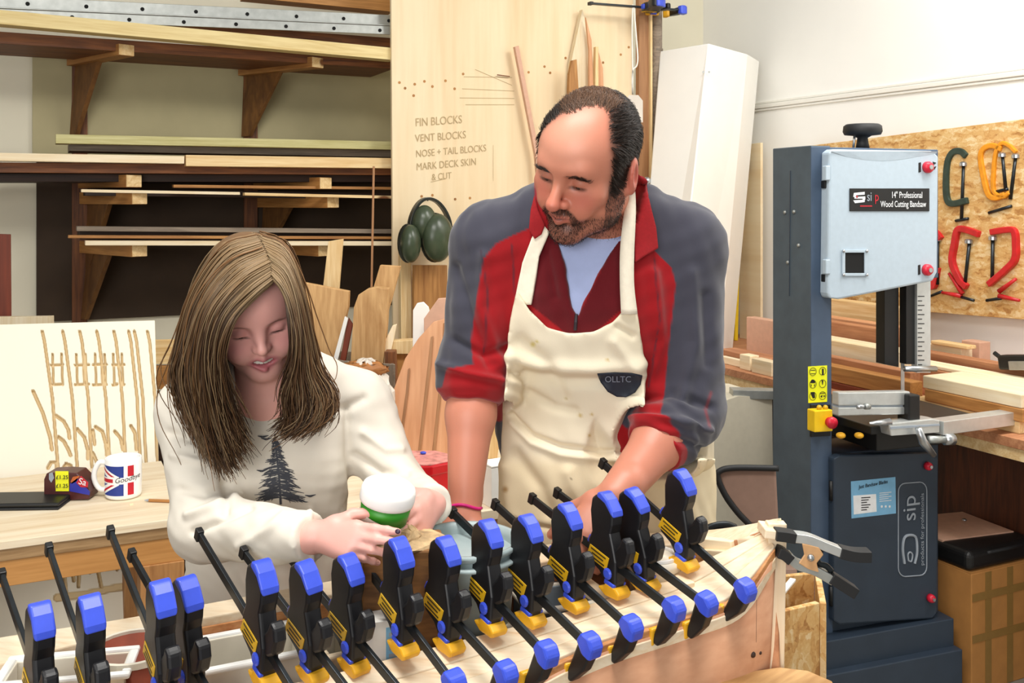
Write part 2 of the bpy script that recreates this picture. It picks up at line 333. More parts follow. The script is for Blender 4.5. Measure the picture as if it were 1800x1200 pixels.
# ================================================================== timber rack on the back wall
rack = thing('timber_rack', 'wall rack of wooden arms and gussets holding long timber at the left', 'rack', RM(.7, 4.5, 0))
tiers = [((222, 88), (130, 108), (122, 240), (172, 108)), ((558, 110), (428, 128), (424, 240), (492, 132)),
         ((245, 348), (152, 352), (148, 470), (190, 356)), ((585, 355), (462, 356), (458, 440), (510, 358)),
         ((245, 440), (152, 436), (140, 560), (190, 442)), ((570, 440), (470, 436), (462, 560), (500, 442)),
         ((235, 318), (150, 318), None, None), ((572, 322), (455, 320), None, None)]
for (f, bk, lo, mid), sh_ in [(t_, 0) for t_ in tiers] + [(t_, -.76) for t_ in tiers[0::2]]:
    p0 = PB(f[0], f[1], 4.15) + UV * sh_; p1 = PB(bk[0], bk[1], 4.575) + UV * sh_; p1.z = p0.z
    hgt = .045 if f[1] < 300 else .05
    arm = beam('arm', p0, p1, .062, hgt, 'old_pine', rack)
    # pale sawn end of the arm
    e = (p0 - p1).normalized(); obox('arm_end', p0 + e * .002, (.004, .06, hgt - .004), frame(e), 'pine', rack, bevel=0)
    if lo:
        b0 = PB(lo[0], lo[1], 4.575) + UV * sh_; m0 = PB(mid[0], mid[1], 4.36) + UV * sh_; m0.z = p0.z - .02; t0 = p1 - ZV * .02
        slab('gusset', [t0, m0, b0 + (m0 - t0).normalized() * .05, b0], .02, 'gusset_wood', rack, graindir=ZV)
for px in (140, 440):
    p = PB(px, 300, 4.58); q = p.copy(); p.z = 1.0; q.z = 2.2
    beam('upright', p, q, .06, .03, 'brown_wood', rack, up=VV)
obox('recess_shade_panel', RM(.78, 4.585, 1.38), (1.55, .012, .68), RROOM, 'recess_shade', rack)  # dark sheet put in to carry the shade of the shelf recess
obox('shaded_wall', RM(.80, 4.588, 1.95), (1.62, .01, .46), RROOM, 'shaded_beige', rack)  # beige wall paint, its tone also darkened for shade under the top tier
def rackplank(name, label, x0, y0, x1, y1, h, b, depth, mat, cat='plank', group=None):
    if x0 == -30: y0, x0 = y0 - (y1 - y0) / (x1 - x0) * 330, -360
    p0, p1 = PB(x0, y0, b), PB(x1, y1, b); t = h * (p0.y + p1.y) / 2 / F
    o = beam(name, p0 + VV * depth / 2, p1 + VV * depth / 2, depth, t, mat, jitter=.0006); return tag(o, label, cat, group)
G = 'long timber stored on the wall rack'
# galvanised channel with two rows of holes
ch = thing('steel_channel', 'galvanised steel channel with holes lying on the top of the timber rack', 'channel', PB(340, 40, 4.12))
c0, c1 = PB(-360, -6, 4.10), PB(693, 42, 4.10); d = (c1 - c0); L = d.length; dn = d.normalized()
R_ = frame(dn); cc = (c0 + c1) / 2
beam('upper_flange', c0 + ZV * .012, c1 + ZV * .012, .006, .05, 'galv', ch); beam('lower_flange', c0 - ZV * .034 - VV * .03, c1 - ZV * .034 - VV * .03, .006, .036, 'galv', ch)
beam('web', c0 - ZV * .012 - VV * .016, c1 - ZV * .012 - VV * .016, .034, .005, 'galv', ch)
k = 0
hole_me = None
for row, (dz, dv, st) in enumerate(((.012, -.004, .05), (-.036, -.034, .0))):
    s = .06 + st
    while s < L - .02:
        c = c0 + dn * s + ZV * dz + VV * dv
        m = MB().lathe([(.0075, -.0012), (.0075, .0012)], 12); me = hole_me or mesh(m.v, m.f, 'hole'); hole_me = me
        link('hole', me, 'hole', ch, c, frame(VV)@Matrix.Rotation(math.pi/2, 3, 'Y')); s += .2
rackplank('timber_plank', 'orange pine board above the steel channel at the top of the rack', 430, -16, 693, 10, 22, 4.30, .10, 'old_pine', group=G)
rackplank('timber_plank', 'dark red-brown plank squeezed under the steel channel', -30, 24, 693, 75, 18, 4.16, .12, 'brown_wood', group=G)
rackplank('timber_plank', 'pale yellow plank running under the steel channel on the top tier', -30, 27, 693, 95, 24, 4.04, .07, 'yellow_pine', group=G)
rackplank('timber_plank', 'wide brown board lying on the top arms of the rack', -30, 64, 693, 112, 20, 4.16, .34, 'brown_wood', group=G)
rackplank('timber_plank', 'greenish treated plank lying on top of the middle tier', 98, 244, 702, 256, 15, 4.14, .09, 'green_pine', group=G)
rackplank('timber_plank', 'dull brown board just below the greenish treated plank', 122, 258, 702, 270, 13, 4.2, .2, 'grey_wood', group=G)
rackplank('timber_plank', 'short pale pine plank at the left of the middle tier', -30, 275, 324, 281, 14, 4.08, .07, 'pale_pine', group=G)
rackplank('timber_plank', 'knotty pine plank at the right of the middle tier', 327, 282, 703, 287, 19, 4.08, .07, 'pine', group=G)
rackplank('timber_plank', 'red-brown beam under the two pine planks of the middle tier', -30, 294, 703, 300, 17, 4.13, .3, 'brown_wood', group=G)
rackplank('timber_plank', 'dark stained board under the red-brown beam', -30, 312, 703, 314, 14, 4.2, .3, 'dark_wood', group=G)
rackplank('timber_plank', 'cream strip of wood left end of the third tier', 143, 335, 422, 340, 5, 4.12, .05, 'pale_pine', group=G)
rackplank('timber_plank', 'thin brown lath highest on the right of the third tier', 305, 327, 704, 331, 5, 4.16, .05, 'old_pine', group=G)
rackplank('timber_plank', 'thin light lath resting on the third tier arms at the right', 430, 341, 704, 347, 5, 4.10, .04, 'pine', group=G)
rackplank('timber_plank', 'dark board added for the shade deep on the third tier', 150, 338, 704, 345, 11, 4.26, .2, 'dark_wood', group=G)  # added dark filler for the shadowed gap of this tier
rackplank('timber_plank', 'grey-brown lath on top of the lowest tier', 135, 402, 705, 407, 8, 4.15, .07, 'grey_wood', group=G)
rackplank('timber_plank', 'brown lath in the middle of the lowest tier', 120, 416, 705, 418, 5, 4.12, .06, 'old_pine', group=G)
rackplank('timber_plank', 'pale pine lath lying on the lowest arms of the rack', 150, 427, 705, 428, 8, 4.10, .06, 'pale_pine', group=G)
rackplank('timber_plank', 'dark board added for the shade behind the laths of the lowest tier', 140, 412, 705, 418, 16, 4.24, .2, 'dark_wood', group=G)  # added dark filler, deepens the shadow behind the laths
# dark red-brown board standing at the far left
o = slab('standing_board', [PB(-40, 410, 3.9), PB(19, 412, 3.9), RM(AB(PB(24, 900, 3.9))[0], 3.9, .002), RM(AB(PB(-40, 900, 3.9))[0], 3.9, .002)], .03, 'red_brown', graindir=ZV); tag(o, 'red-brown board standing upright at the left edge', 'board')
o = beam('thin_rod', PB(657, 292, 3.7), RM(AB(PB(643, 790, 3.7))[0], 3.7, .002), .008, .008, 'batten'); tag(o, 'thin brown rod standing upright in front of the rack', 'rod')
# ================================================================== plywood sheet with writing
pb = 4.02
ply = thing('plywood_sheet', 'large pale plywood sheet with pencil notes standing behind the man', 'plywood', RM(2.0, pb, 0))
pl, pr = PB(694, 300, pb), PB(1113, 300, pb)
slab('sheet', [Vector((pl.x, pl.y, .002)), Vector((pr.x, pr.y, .002)), Vector((pr.x, pr.y, 2.72)), Vector((pl.x, pl.y, 2.72)) - UV * .018], .018, 'ply', ply, graindir=UV)
def note(body, x, y, size, mat='pencil_line', tilt=.1):
    put_text('pencil_note', body, size, PB(x, y, pb) - VV * .001, UV + ZV * tilt, ZV, mat, ply, .001, 'LEFT', .1, .8)
for body, x, y, s in (('FIN BLOCKS', 729, 216, .05), ('VENT BLOCKS', 729, 244, .046), ('NOSE + TAIL BLOCKS', 730, 271, .043), ('MARK DECK SKIN', 731, 294, .044), ('& CUT', 758, 312, .04)): note(body, x, y, s)
for (x0, y0, x1, y1) in ((757, 320, 784, 314), (867, 255, 867, 318), (815, 135, 900, 136), (835, 122, 900, 150), (812, 156, 904, 160), (808, 172, 904, 173), (818, 184, 904, 184)):
    beam('pencil_line', PB(x0, y0, pb) - VV * .001, PB(x1, y1, pb) - VV * .001, .0006, .0022, 'pencil_line', ply, bevel=0)
# nail and knots of the sheet
beam('nail', PB(872, 132, pb) - VV * .012, PB(894, 135, pb) - VV * .012, .004, .004, 'brown_wood', ply, bevel=0)
kn = MB().lathe([(.006, -.0006), (.006, .0006)], 10); kme = mesh(kn.v, kn.f, 'knot')
for x, y in ((702, 145), (712, 155), (729, 148), (746, 143), (760, 152), (783, 142), (799, 156), (814, 130), (929, 127), (957, 117), (967, 128), (994, 102), (1060, 110), (1091, 96), (1105, 83), (727, 168), (741, 345), (760, 343), (800, 350), (826, 348)):
    link('knot', kme, 'old_pine', ply, PB(x, y, pb) - VV * .0008, frame(VV) @ Matrix.Rotation(math.pi / 2, 3, 'Y'))
# sticks leaning on the sheet
def stick(name, label, pts, b, t, mat, cat='offcut', grain=ZV):
    return tag(slab(name, [PB(x, y, b) for x, y in pts], t, mat, graindir=grain), label, cat)
stick('wood_stick', 'long thin pale stick leaning on the plywood sheet', [(905, 82), (912, 80), (948, 268), (1010, 955), (1002, 955), (941, 270)], 3.96, .02, 'pink_wood')
stick('wood_wedge', 'tall pale pointed wedge leaning on the plywood behind the man\'s head', [(1024, 16), (1034, 60), (1040, 170), (1040, 300), (996, 300), (1004, 110)], 3.98, .03, 'pale_pine')
stick('wood_offcut', 'brown-edged strip right beside the tall pointed wedge', [(1030, 30), (1040, 70), (1044, 170), (1044, 300), (1036, 300), (1036, 90)], 3.95, .012, 'fin_wood')
stick('wood_offcut', 'narrow upright strip leaning right of the pointed wedge', [(1047, 82), (1052, 82), (1053, 300), (1045, 300)], 3.95, .02, 'pine')
stick('wood_offcut', 'darker tapered strip at the right of the leaning offcuts', [(1051, 86), (1060, 120), (1066, 300), (1054, 300)], 3.97, .02, 'fin_wood')
stick('wood_offcut', 'short forked brown offcut showing over the man\'s hair', [(1006, 106), (1014, 104), (1018, 170), (1000, 300), (994, 300), (1001, 130)], 3.90, .02, 'old_pine')
beam('ledge', PB(985, 305, 3.975), PB(1078, 305, 3.975), .09, .02, 'pine', ply)
# brown batten and bamboo pole by the sheet's right edge
o = beam('wood_batten', RM(AB(PB(1130, 300, 3.99))[0], 3.99, .002), PB(1130, -60, 3.99), .062, .03, 'batten', up=VV); tag(o, 'brown upright batten clamped to the edge of the plywood sheet', 'batten')
o = beam('wood_batten', RM(AB(PB(1143, 300, 3.975))[0], 3.975, .002), PB(1142, -60, 3.975), .012, .03, 'pine', up=VV); tag(o, 'thin pale strip between brown batten and bamboo pole', 'batten')
bp_ = thing('bamboo_pole', 'grey-brown bamboo pole standing right of the plywood sheet', 'pole', RM(AB(PB(1155, 300, 4.0))[0], 4.0, 0))
m = MB(); b0, b1 = RM(AB(PB(1155, 300, 4.0))[0], 4.0, .002), PB(1154, -80, 4.0); m.tube([b0, b1], .027, 14); m.build('cane', 'bamboo', bp_, smooth=True)
for y in (88, 267, 440, 620):
    m = MB(); m.tube([PB(1155, y - 2, 4.0), PB(1155, y + 2, 4.0)], .029, 14); m.build('node_ring', 'grey_wood', bp_)
kb = thing('round_knob', 'small grey round knob above the man\'s shoulder', 'knob', PB(1137, 320, 3.9))
m = MB().ball(PB(1137, 318, 3.9), .020); m.build('ball', 'steel', kb, smooth=True); beam('stem', PB(1137, 318, 3.9), PB(1137, 318, 3.97), .014, .014, 'steel', kb)
# string loop with card tag
st = thing('string_tag', 'white string loop with a beige card tag hanging from the blue clamp', 'tag', PB(1115, 170, 3.94))
s1 = [P(x, y, 4.6) for x, y in ((1112, 8), (1111, 60), (1112, 120), (1112, 166))]; s2 = [P(x, y, 4.6) for x, y in ((1114, 10), (1118, 60), (1121, 100), (1119, 116), (1113, 122), (1111, 140), (1112, 166))]
MB().tube([Vector(v) for v in crom(s1, 16)], .0035, 6).build('string', 'string', st, smooth=True); MB().tube([Vector(v) for v in crom(s2, 24)], .0035, 6).build('string', 'string', st, smooth=True)
slab('card', [P(1100, 176, 4.58), P(1106, 167, 4.58), P(1122, 167, 4.58), P(1130, 177, 4.58), P(1130, 215, 4.58), P(1100, 215, 4.58)], .002, 'paper_bag', st, bevel=0)
# ear defenders
ed = thing('ear_defenders', 'dark green ear defenders hanging on the plywood sheet', 'ear defenders', PB(752, 470, 3.9))
nl = beam('hook', PB(752, 352, 3.86), PB(752, 350, 4.02), .006, .006, 'steel_dark', ed)
arc = [PB(718, 425, 3.88), PB(722, 385, 3.88), PB(735, 358, 3.87), PB(752, 349, 3.87), PB(772, 358, 3.88), PB(788, 385, 3.88), PB(794, 425, 3.88)]
ring = crom(arc, 28)
MB().sweep([Vector(v) for v in ring], .012, .035, -VV).build('headband', 'ear_dark', ed, bevel=.002)
m = MB().ball(PB(746, 392, 3.86), (.052, .045, .075), 20, 14, RROOM); m.build('inner_pad', 'ear_green', ed, smooth=True)
for x, y, rx, rz, yaw in ((770, 418, .070, .10, .25), (722, 428, .042, .078, -.5)):
    R2 = RROOM @ Matrix.Rotation(yaw, 3, 'Z')
    c = PB(x, y, 3.83); m = MB().ball(c, (rx, .05, rz), 24, 14, R2); cup = m.build('ear_cup', 'ear_green', ed, smooth=True)
    m = MB().ball(c + VV * .035, (rx * 1.05, .03, rz * 1.04), 20, 12, R2); m.build('cushion', 'ear_dark', cup, smooth=True)
stick('wood_offcut', 'amber board standing below the ear defenders', [(728, 466), (786, 466), (792, 960), (724, 960)], 3.93, .02, 'old_pine')
stick('wood_batten', 'pale batten edge along the left of the plywood below the ear defenders', [(704, 440), (722, 440), (730, 985), (708, 985)], 3.97, .03, 'pine', 'batten')
# ================================================================== white tapered box leaning in the corner
wb = thing('tapered_box', 'tall white tapered box leaning in the corner behind the man', 'box', P(1230, 1000, 4.3))
tl, tm, trr = P(1160, 90, 4.75), P(1246, 76, 4.55), P(1314, 95, 4.85)
bl, bm, br = P(1105, 820, 4.35), P(1162, 830, 4.18), P(1245, 820, 4.45)
bl, bm, br = [t_ + (b_ - t_) * ((t_.z - .002) / (t_.z - b_.z)) for t_, b_ in ((tl, bl), (tm, bm), (trr, br))]
back = Vector((.12, .25, 0))
m = MB().add([bl, bm, br, br + back, bl + back, tl, tm, trr, trr + back, tl + back], [(0, 1, 6, 5), (1, 2, 7, 6), (2, 3, 8, 7), (3, 4, 9, 8), (4, 0, 5, 9), (5, 6, 7, 8, 9), (4, 3, 2, 1, 0)])
m.build('casing', 'white_paint', wb, bevel=.006)
sc_ = MB().lathe([(.005, -.001), (.005, .001)], 8); sme = mesh(sc_.v, sc_.f, 'screw')
for f in (.06, .35, .65):
    for a_, b_, s in ((tm, bm, -.012), (tm, bm, .014), (trr, br, -.014)):
        p = a_.lerp(b_, f) + Vector((s, -.004 - abs(s) * .0, 0)); p.y -= .004
        link('screw', sme, 'galv', wb, p, frame((0, 1, 0)) @ Matrix.Rotation(math.pi / 2, 3, 'Y'))
# ================================================================== right wall: OSB tool board with G-clamps
aw = 3.37
tb = tag(slab('tool_board', [PA(1440, 560, aw), PA(1990, 620, aw), PA(1990, 600, aw), PA(1440, 300, aw)], .02, 'osb'), 'oriented strand board panel on the right wall holding hand clamps', 'tool board')
def fix_board():
    p0 = PA(1440, 500, 3.375); p1 = PA(1990, 500, 3.375)
    m = MB().prism([(0, 1.055), ((p1 - p0).length, 1.055), ((p1 - p0).length, 1.805), (0, 1.805)], 0, .02)
    x = (p1 - p0).normalized(); n = ZV.cross(x) * 1; R = Matrix((x, ZV.cross(x), ZV)).transposed()
    tb.data = mesh(m.v, m.f, 'tool_board'); tb.data.materials.append(MAT['osb']); tb.location = Vector((p0.x, p0.y, 0)) - (ZV.cross(x)) * .0; tb.rotation_mode = 'QUATERNION'; tb.rotation_quaternion = R.to_quaternion()
fix_board()
AW = 3.335                                     # plane of the clamps hanging on the board
def gline(pts, a=AW): return [PA(x, y, a) for x, y in pts]
def flat_tube(m, pts, w, t, a=AW):             # I-section-like bar following points, w in the board plane, t off the board
    for i in range(len(pts) - 1):
        p, q = pts[i], pts[i + 1]; d = q - p
        m.box((p + q) / 2, (d.length + w * .6, w, t), frame(d, UV))
def gclamp(label, frame_pts, screw, handle, pad, mat, w=.022, extra=None):
    t = thing('g_clamp', label, 'clamp', PA(frame_pts[0][0], max(p[1] for p in frame_pts), AW), 'g-clamps hanging on the strand board')
    m = MB().sweep([Vector(v) for v in crom(gline(frame_pts), len(frame_pts) * 4)], w, .022, -UV); m.build('clamp_frame', mat, t, bevel=.004)
    MB().tube(gline(screw), .007, 8).build('screw', 'steel_dark', t, smooth=True)
    MB().tube(gline(handle), .006, 8).build('handle', 'steel_dark', t, smooth=True)
    p = PA(pad[0], pad[1], AW); MB().lathe([(.016, -.008), (.016, .004), (.010, .009)], 14, p).build('swivel_pad', 'steel', t, smooth=False)
    if extra: extra(t)
    beam('hook', PA(frame_pts[len(frame_pts) // 2][0], frame_pts[len(frame_pts) // 2][1], AW + .01), PA(frame_pts[len(frame_pts) // 2][0], frame_pts[len(frame_pts) // 2][1], 3.378), .006, .006, 'steel', t)
    return t
gclamp('dark green G-clamp at the upper left of the strand board', [(1700, 275), (1690, 266), (1676, 268), (1667, 285), (1664, 320), (1666, 350), (1676, 358), (1702, 352)], [(1694, 290), (1692, 335), (1690, 385)], [(1680, 388), (1702, 384)], (1694, 288), 'g_green', .026)
gclamp('orange G-clamp hanging in front at the upper right of the strand board', [(1762, 262), (1745, 256), (1730, 262), (1725, 278), (1730, 310), (1738, 340), (1750, 348), (1768, 342)], [(1762, 268), (1768, 335)], [(1745, 338), (1772, 332)], (1762, 272), 'g_orange', .022)
gclamp('second orange G-clamp overlapping behind the first one', [(1788, 268), (1775, 256), (1762, 252), (1752, 268), (1748, 300), (1748, 335), (1764, 346), (1776, 338)], [(1786, 272), (1776, 350)], [(1738, 374), (1778, 362)], (1786, 274), 'g_orange', .016)
def spread(pts): return lambda t: [MB().tube(gline(q), [.010, .006], 8).build('wing', 'g_red', t, smooth=True) for q in pts]
gclamp('red deep-throat clamp with two screws on the strand board', [(1722, 412), (1700, 404), (1684, 404), (1678, 430), (1674, 460), (1686, 490), (1700, 505)], [(1704, 426), (1696, 500)], [(1690, 522), (1712, 528)], (1703, 424), 'g_red', .026, spread([[(1692, 516), (1668, 480)], [(1690, 520), (1656, 514)]]))
gclamp('red clamp with angled arm at the right edge of the strand board', [(1742, 408), (1768, 404), (1783, 406), (1786, 430), (1784, 456), (1768, 474), (1750, 490), (1738, 500)], [(1745, 420), (1744, 500)], [(1734, 528), (1760, 524)], (1745, 418), 'g_red', .024, spread([[(1756, 512), (1786, 490)], [(1756, 520), (1792, 528)]]))
gclamp('red clamp half hidden behind the bandsaw door', [(1655, 420), (1645, 408), (1630, 410), (1622, 440), (1624, 480), (1640, 505), (1648, 470)], [(1648, 420), (1648, 500)], [(1636, 520), (1656, 512)], (1648, 420), 'g_red', .022)
for x in (1712, 1753):
    pass
# ================================================================== left bench
BZ = .82
bl_ = thing('work_bench', 'wooden work bench with thick top at the left', 'bench', RM(-.3, 2.7, 0))
A0, A1, B0, B1 = -1.0, .318, 2.385, 2.93
obox('bench_top', RM((A0 + A1) / 2, (B0 + B1) / 2, BZ - .009), (A1 - A0, B1 - B0, .018), RROOM, 'bench_top', bl_)
obox('bench_edge', RM((A0 + A1) / 2, (B0 + B1) / 2 + .002, BZ - .031), (A1 - A0, B1 - B0 - .004, .026), RROOM, 'bench_edge', bl_)
obox('front_rail', RM((A0 + A1) / 2, B0 + .03, BZ - .072), (A1 - A0 - .01, .045, .056), RROOM, 'bench_rail', bl_)
obox('back_rail', RM((A0 + A1) / 2, B1 - .05, BZ - .072), (A1 - A0 - .01, .045, .056), RROOM, 'bench_rail', bl_)
RUP = RROOM @ Matrix.Rotation(-math.pi / 2, 3, 'Y')
for a_, b_ in ((.262, B0 + .045), (.262, B1 - .05), (-.9, B0 + .045), (-.9, B1 - .05)):
    obox('leg', RM(a_, b_, (BZ - .100) / 2), (BZ - .100, .085, .095), RUP, 'bench_leg', bl_)
slab('side_panel', [RM(-.31, B0 + .03, .1), RM(-.95, B0 + .03, .1), RM(-.95, B0 + .03, .69), RM(-.31, B0 + .03, .69)], .02, 'dark_wood', bl_)
# white grooved panel leaning behind the bench
gp_tl, gp_tr = P(-60, 572, 2.86), P(272, 563, 3.02)
xd = (gp_tr - gp_tl).normalized(); dn_ = (P(305, 865, 2.84) - gp_tr); dn_ = (dn_ - xd * dn_.dot(xd) * .62).normalized()
nrm_ = xd.cross(-dn_).normalized()
if nrm_.y > 0: nrm_ = -nrm_
HH = 1.05; WW = (gp_tr - gp_tl).length
def panel_uv(px, py):                          # pixel -> panel coords (s from left, t from top)
    d = P(px, py, 1.0) - Vector((0, 0, EYE)); o = Vector((0, 0, EYE)); tt = (gp_tl - o).dot(nrm_) / d.dot(nrm_); p = o + d * tt - gp_tl
    a = p.dot(xd); 
    e = (dn_ - xd * dn_.dot(xd)).normalized(); return a, p.dot(e)
E_ = (dn_ - xd * dn_.dot(xd)).normalized(); kk = dn_.dot(xd) / dn_.dot(E_)
nx_, ny_ = 260, 330
S, T = np.meshgrid(np.linspace(0, WW, nx_), np.linspace(0, HH, ny_), indexing='ij')
Sx = S + T * kk * 1.0
depth = np.zeros_like(S)
def groove(pts, w=.006, dep=.012):
    w = w * .95
    uv = [panel_uv(x, y) for x, y in pts]
    for (a0, t0), (a1, t1) in zip(uv[:-1], uv[1:]):
        da, dt = a1 - a0, t1 - t0; l2 = da*da + dt*dt + 1e-9
        h = np.clip(((Sx - a0) * da + (T - t0) * dt) / l2, 0, 1); dd = np.hypot(Sx - a0 - h*da, T - t0 - h*dt)
        np.maximum(depth, dep * np.clip((w - dd) / .0015, 0, 1), out=depth)
for i, (x0, x1) in enumerate(((64, 92), (100, 126), (130, 152), (160, 184), (190, 212), (216, 238), (226, 248), (249, 268))):
    groove([(x0 + 10, 582), (x0 + 14, 600), ((x0 + x1) / 2 + 14, 700), (x1 + 8, 800), (x1 + 12, 850)], .0045)
for y in (641, 676):
    for x0, x1 in ((90, 110), (132, 156), (164, 187), (198, 206), (212, 218)): groove([(x0, y), (x1, y - 1)], .004)
for x in (92, 108, 134, 146, 150, 167, 178, 184, 199, 214): groove([(x, 622), (x + 2, 676)], .0035)
for pts in ([(58, 687), (75, 725), (88, 768), (91, 790)], [(98, 730), (112, 740), (120, 755), (122, 770)], [(103, 768), (112, 775), (120, 790), (124, 800)], [(136, 754), (148, 768), (154, 790), (154, 806)], [(168, 750), (180, 758), (186, 780), (188, 800)], [(202, 758), (212, 770), (216, 790)], [(230, 748), (237, 760), (240, 790)], [(163, 756), (166, 780)], [(84, 822), (90, 812), (99, 812), (100, 830)], [(110, 825), (116, 815), (124, 818), (125, 830)], [(163, 796), (170, 812), (170, 830)],
            [(110, 980), (116, 1040)], [(122, 978), (130, 1020)], [(140, 976), (138, 1030)], [(150, 976), (158, 1005)], [(166, 972), (178, 1030)], [(200, 966), (206, 1000)], [(240, 962), (246, 1010)]): groove(pts, .005)
groove([(100, 1050), (150, 1044), (205, 1032), (246, 1028)], .010, .009)
V3 = [gp_tl + xd * (Sx[i, j]) + E_ * T[i, j] - nrm_ * depth[i, j] for i in range(nx_) for j in range(ny_)]
Fq = [(i*ny_ + j, i*ny_ + j + 1, (i+1)*ny_ + j + 1, (i+1)*ny_ + j) for i in range(nx_ - 1) for j in range(ny_ - 1)]
b0 = len(V3)
cr = [V3[0], V3[(nx_-1)*ny_], V3[nx_*ny_ - 1], V3[ny_ - 1]]
V3 += [c - nrm_ * 0 for c in cr] + [c - nrm_ * .02 for c in cr]
Fq += [(b0+0, b0+1, b0+5, b0+4), (b0+1, b0+2, b0+6, b0+5), (b0+2, b0+3, b0+7, b0+6), (b0+3, b0+0, b0+4, b0+7), (b0+4, b0+5, b0+6, b0+7)]
gp = mesh(V3, Fq, 'grooved_panel'); gca = gp.color_attributes.new('Col', 'FLOAT_COLOR', 'POINT'); gcol = np.tile(np.array(lin('#f1e9d4')), (len(V3), 1)); gdep = np.clip(depth.ravel() / .008, 0, 1)[:, None]; gcol[:nx_*ny_] = gcol[:nx_*ny_] * (1 - gdep) + np.array(lin('#d8c093')) * gdep
gca.data.foreach_set('color', np.hstack([gcol, np.ones((len(V3), 1))]).astype(np.float32).ravel())
attr_mat('routed_panel', .65, bump=.05, bscale=60)
o = link('grooved_panel', gp, 'routed_panel'); centre(o); tag(o, 'white board with routed grooves leaning behind the left bench', 'board')
o = slab('standing_board', [P(-60, 558, 3.3), P(88, 556, 3.3), P(88, 1171, 3.3), P(-60, 1171, 3.3)], .03, 'pale_pine', graindir=ZV); tag(o, 'pale board whose top edge shows above the white grooved board', 'board')
cr_ = thing('timber_crate', 'pine crate behind the girl beside the grooved board', 'crate', P(300, 700, 3.3))
for y0, y1, mt in ((598, 640, 'pine'), (643, 684, 'old_pine')): slab('slat', [P(262, y0, 3.3), P(345, y0 - 2, 3.35), P(345, y1, 3.35), P(262, y1, 3.3)], .02, mt, cr_)
slab('slat', [P(262, 688, 3.3), P(345, 688, 3.35), P(345, 1158, 3.35), P(262, 1171, 3.3)], .02, 'dark_wood', cr_)
# things on the left bench
tbt = thing('tablet_case', 'black tablet case lying at the left end of the bench', 'tablet case', PZ(30, 885, BZ))
c = PZ(20, 886, BZ); R3 = frame((1, .05, 0))
obox('cover', c + ZV * .011, (.26, .10, .010), R3, 'black', tbt, bevel=.004); obox('slab', c + ZV * .003, (.262, .104, .006), R3, 'black_rubber', tbt, bevel=.002)
pk = thing('biscuit_pack', 'dark biscuit pack with yellow price stickers on the bench', 'food pack', PZ(117, 880, BZ))
c = PZ(117, 880, BZ); sc1 = c.y / F
pw, ph, pd = 80 * sc1, 50 * sc1, .055
prof = [(-pw*.5, .004), (-pw*.5, ph*.75), (-pw*.44, ph*.97), (-pw*.1, ph), (pw*.22, ph*.97), (pw*.44, ph*.62), (pw*.5, ph*.3), (pw*.49, .004), (0, 0)]
MB().prism(prof, -pd/2, pd/2, None, c + Vector((0, pd/2, 0))).build('wrapper', 'pack_brown', pk, bevel=.008, seg=3)
def facing(name, pts, mat, parent, Y, off=0): return slab(name, [P(x, y, Y) for x, y in pts], .0012, mat, parent, bevel=0)
yf = c.y - .0016
for nm, pts, mt in (('price_sticker', [(97, 828), (120, 828), (121, 863), (98, 863)], 'yellow_sticker'), ('logo_patch', [(123, 850), (136, 840), (152, 858), (158, 864), (157, 870), (122, 863)], 'pack_blue'), ('logo_red', [(134, 848), (142, 836), (155, 848), (154, 856), (142, 856)], 'red_print'), ('biscuit_picture', [(124, 846), (128, 838), (140, 836), (134, 846), (126, 850)], 'pack_orange'), ('print', [(86, 832), (92, 830), (95, 840), (90, 848), (86, 842)], 'print_grey')): facing(nm, pts, mt, pk, yf - (.0012 if nm == 'logo_red' else 0))
for y in (839, 854): put_text('price', '£1.25', .0135, P(109, y, yf - .002), (1, 0, 0), (0, 0, 1), 'print_black', pk, .0002)
put_text('logo_letters', 'Sa', .022, P(145, 847, yf - .003), (1, 0, -.25), (0, 0, 1), 'print_white', pk, .0002)
# mug with union flag
mg = thing('mug', 'white mug with a union flag print on the bench', 'mug', PZ(217, 872, BZ))
c = PZ(217, 872, BZ); rm = 30.5 * c.y / F; hm = 70 * c.y / F
MB().lathe([(0, .002), (rm*.9, .002), (rm*.98, .006), (rm, .012), (rm, hm - .002), (rm - .002, hm), (rm - .005, hm - .002), (rm - .005, .01), (0, .008)], 48, c).build('cup', 'ceramic', mg, smooth=True)
hp = [c + Vector((-rm*.95, 0, hm*.84)), c + Vector((-rm*1.35, -.004, hm*.86)), c + Vector((-rm*1.62, -.006, hm*.62)), c + Vector((-rm*1.58, -.006, hm*.38)), c + Vector((-rm*1.3, -.004, hm*.2)), c + Vector((-rm*.95, 0, hm*.18))]
MB().tube([Vector(v) for v in crom(hp, 20)], .0065, 10).build('handle', 'ceramic', mg, smooth=True)
def mug_print(name, uvs, mat, lift):           # polygons in (angle deg, height frac) wrapped round the mug; 0 deg faces the camera
    pts = []; m = MB()
    tri = tessellate_polygon([[Vector((u, v, 0)) for u, v in uvs]])
    bm = bmesh.new(); vs = [bm.verts.new((u, v, 0)) for u, v in uvs]; bm.faces.new(vs)
    bmesh.ops.triangulate(bm, faces=bm.faces[:]); bmesh.ops.subdivide_edges(bm, edges=bm.edges[:], cuts=4, use_grid_fill=True)
    for _ in range(5):
        lg = [e for e in bm.edges if abs(e.verts[0].co.x - e.verts[1].co.x) > 5]
        if not lg: break
        bmesh.ops.subdivide_edges(bm, edges=lg, cuts=1); bmesh.ops.triangulate(bm, faces=bm.faces[:])
    for v in bm.verts:
        a = math.radians(v.co.x); r = rm + lift; hh = v.co.y; v.co = Vector((r * math.sin(a), -r * math.cos(a), hh * hm))
    me = bpy.data.meshes.new(name); bm.to_mesh(me); bm.free(); link(name, me, mat, mg, c)
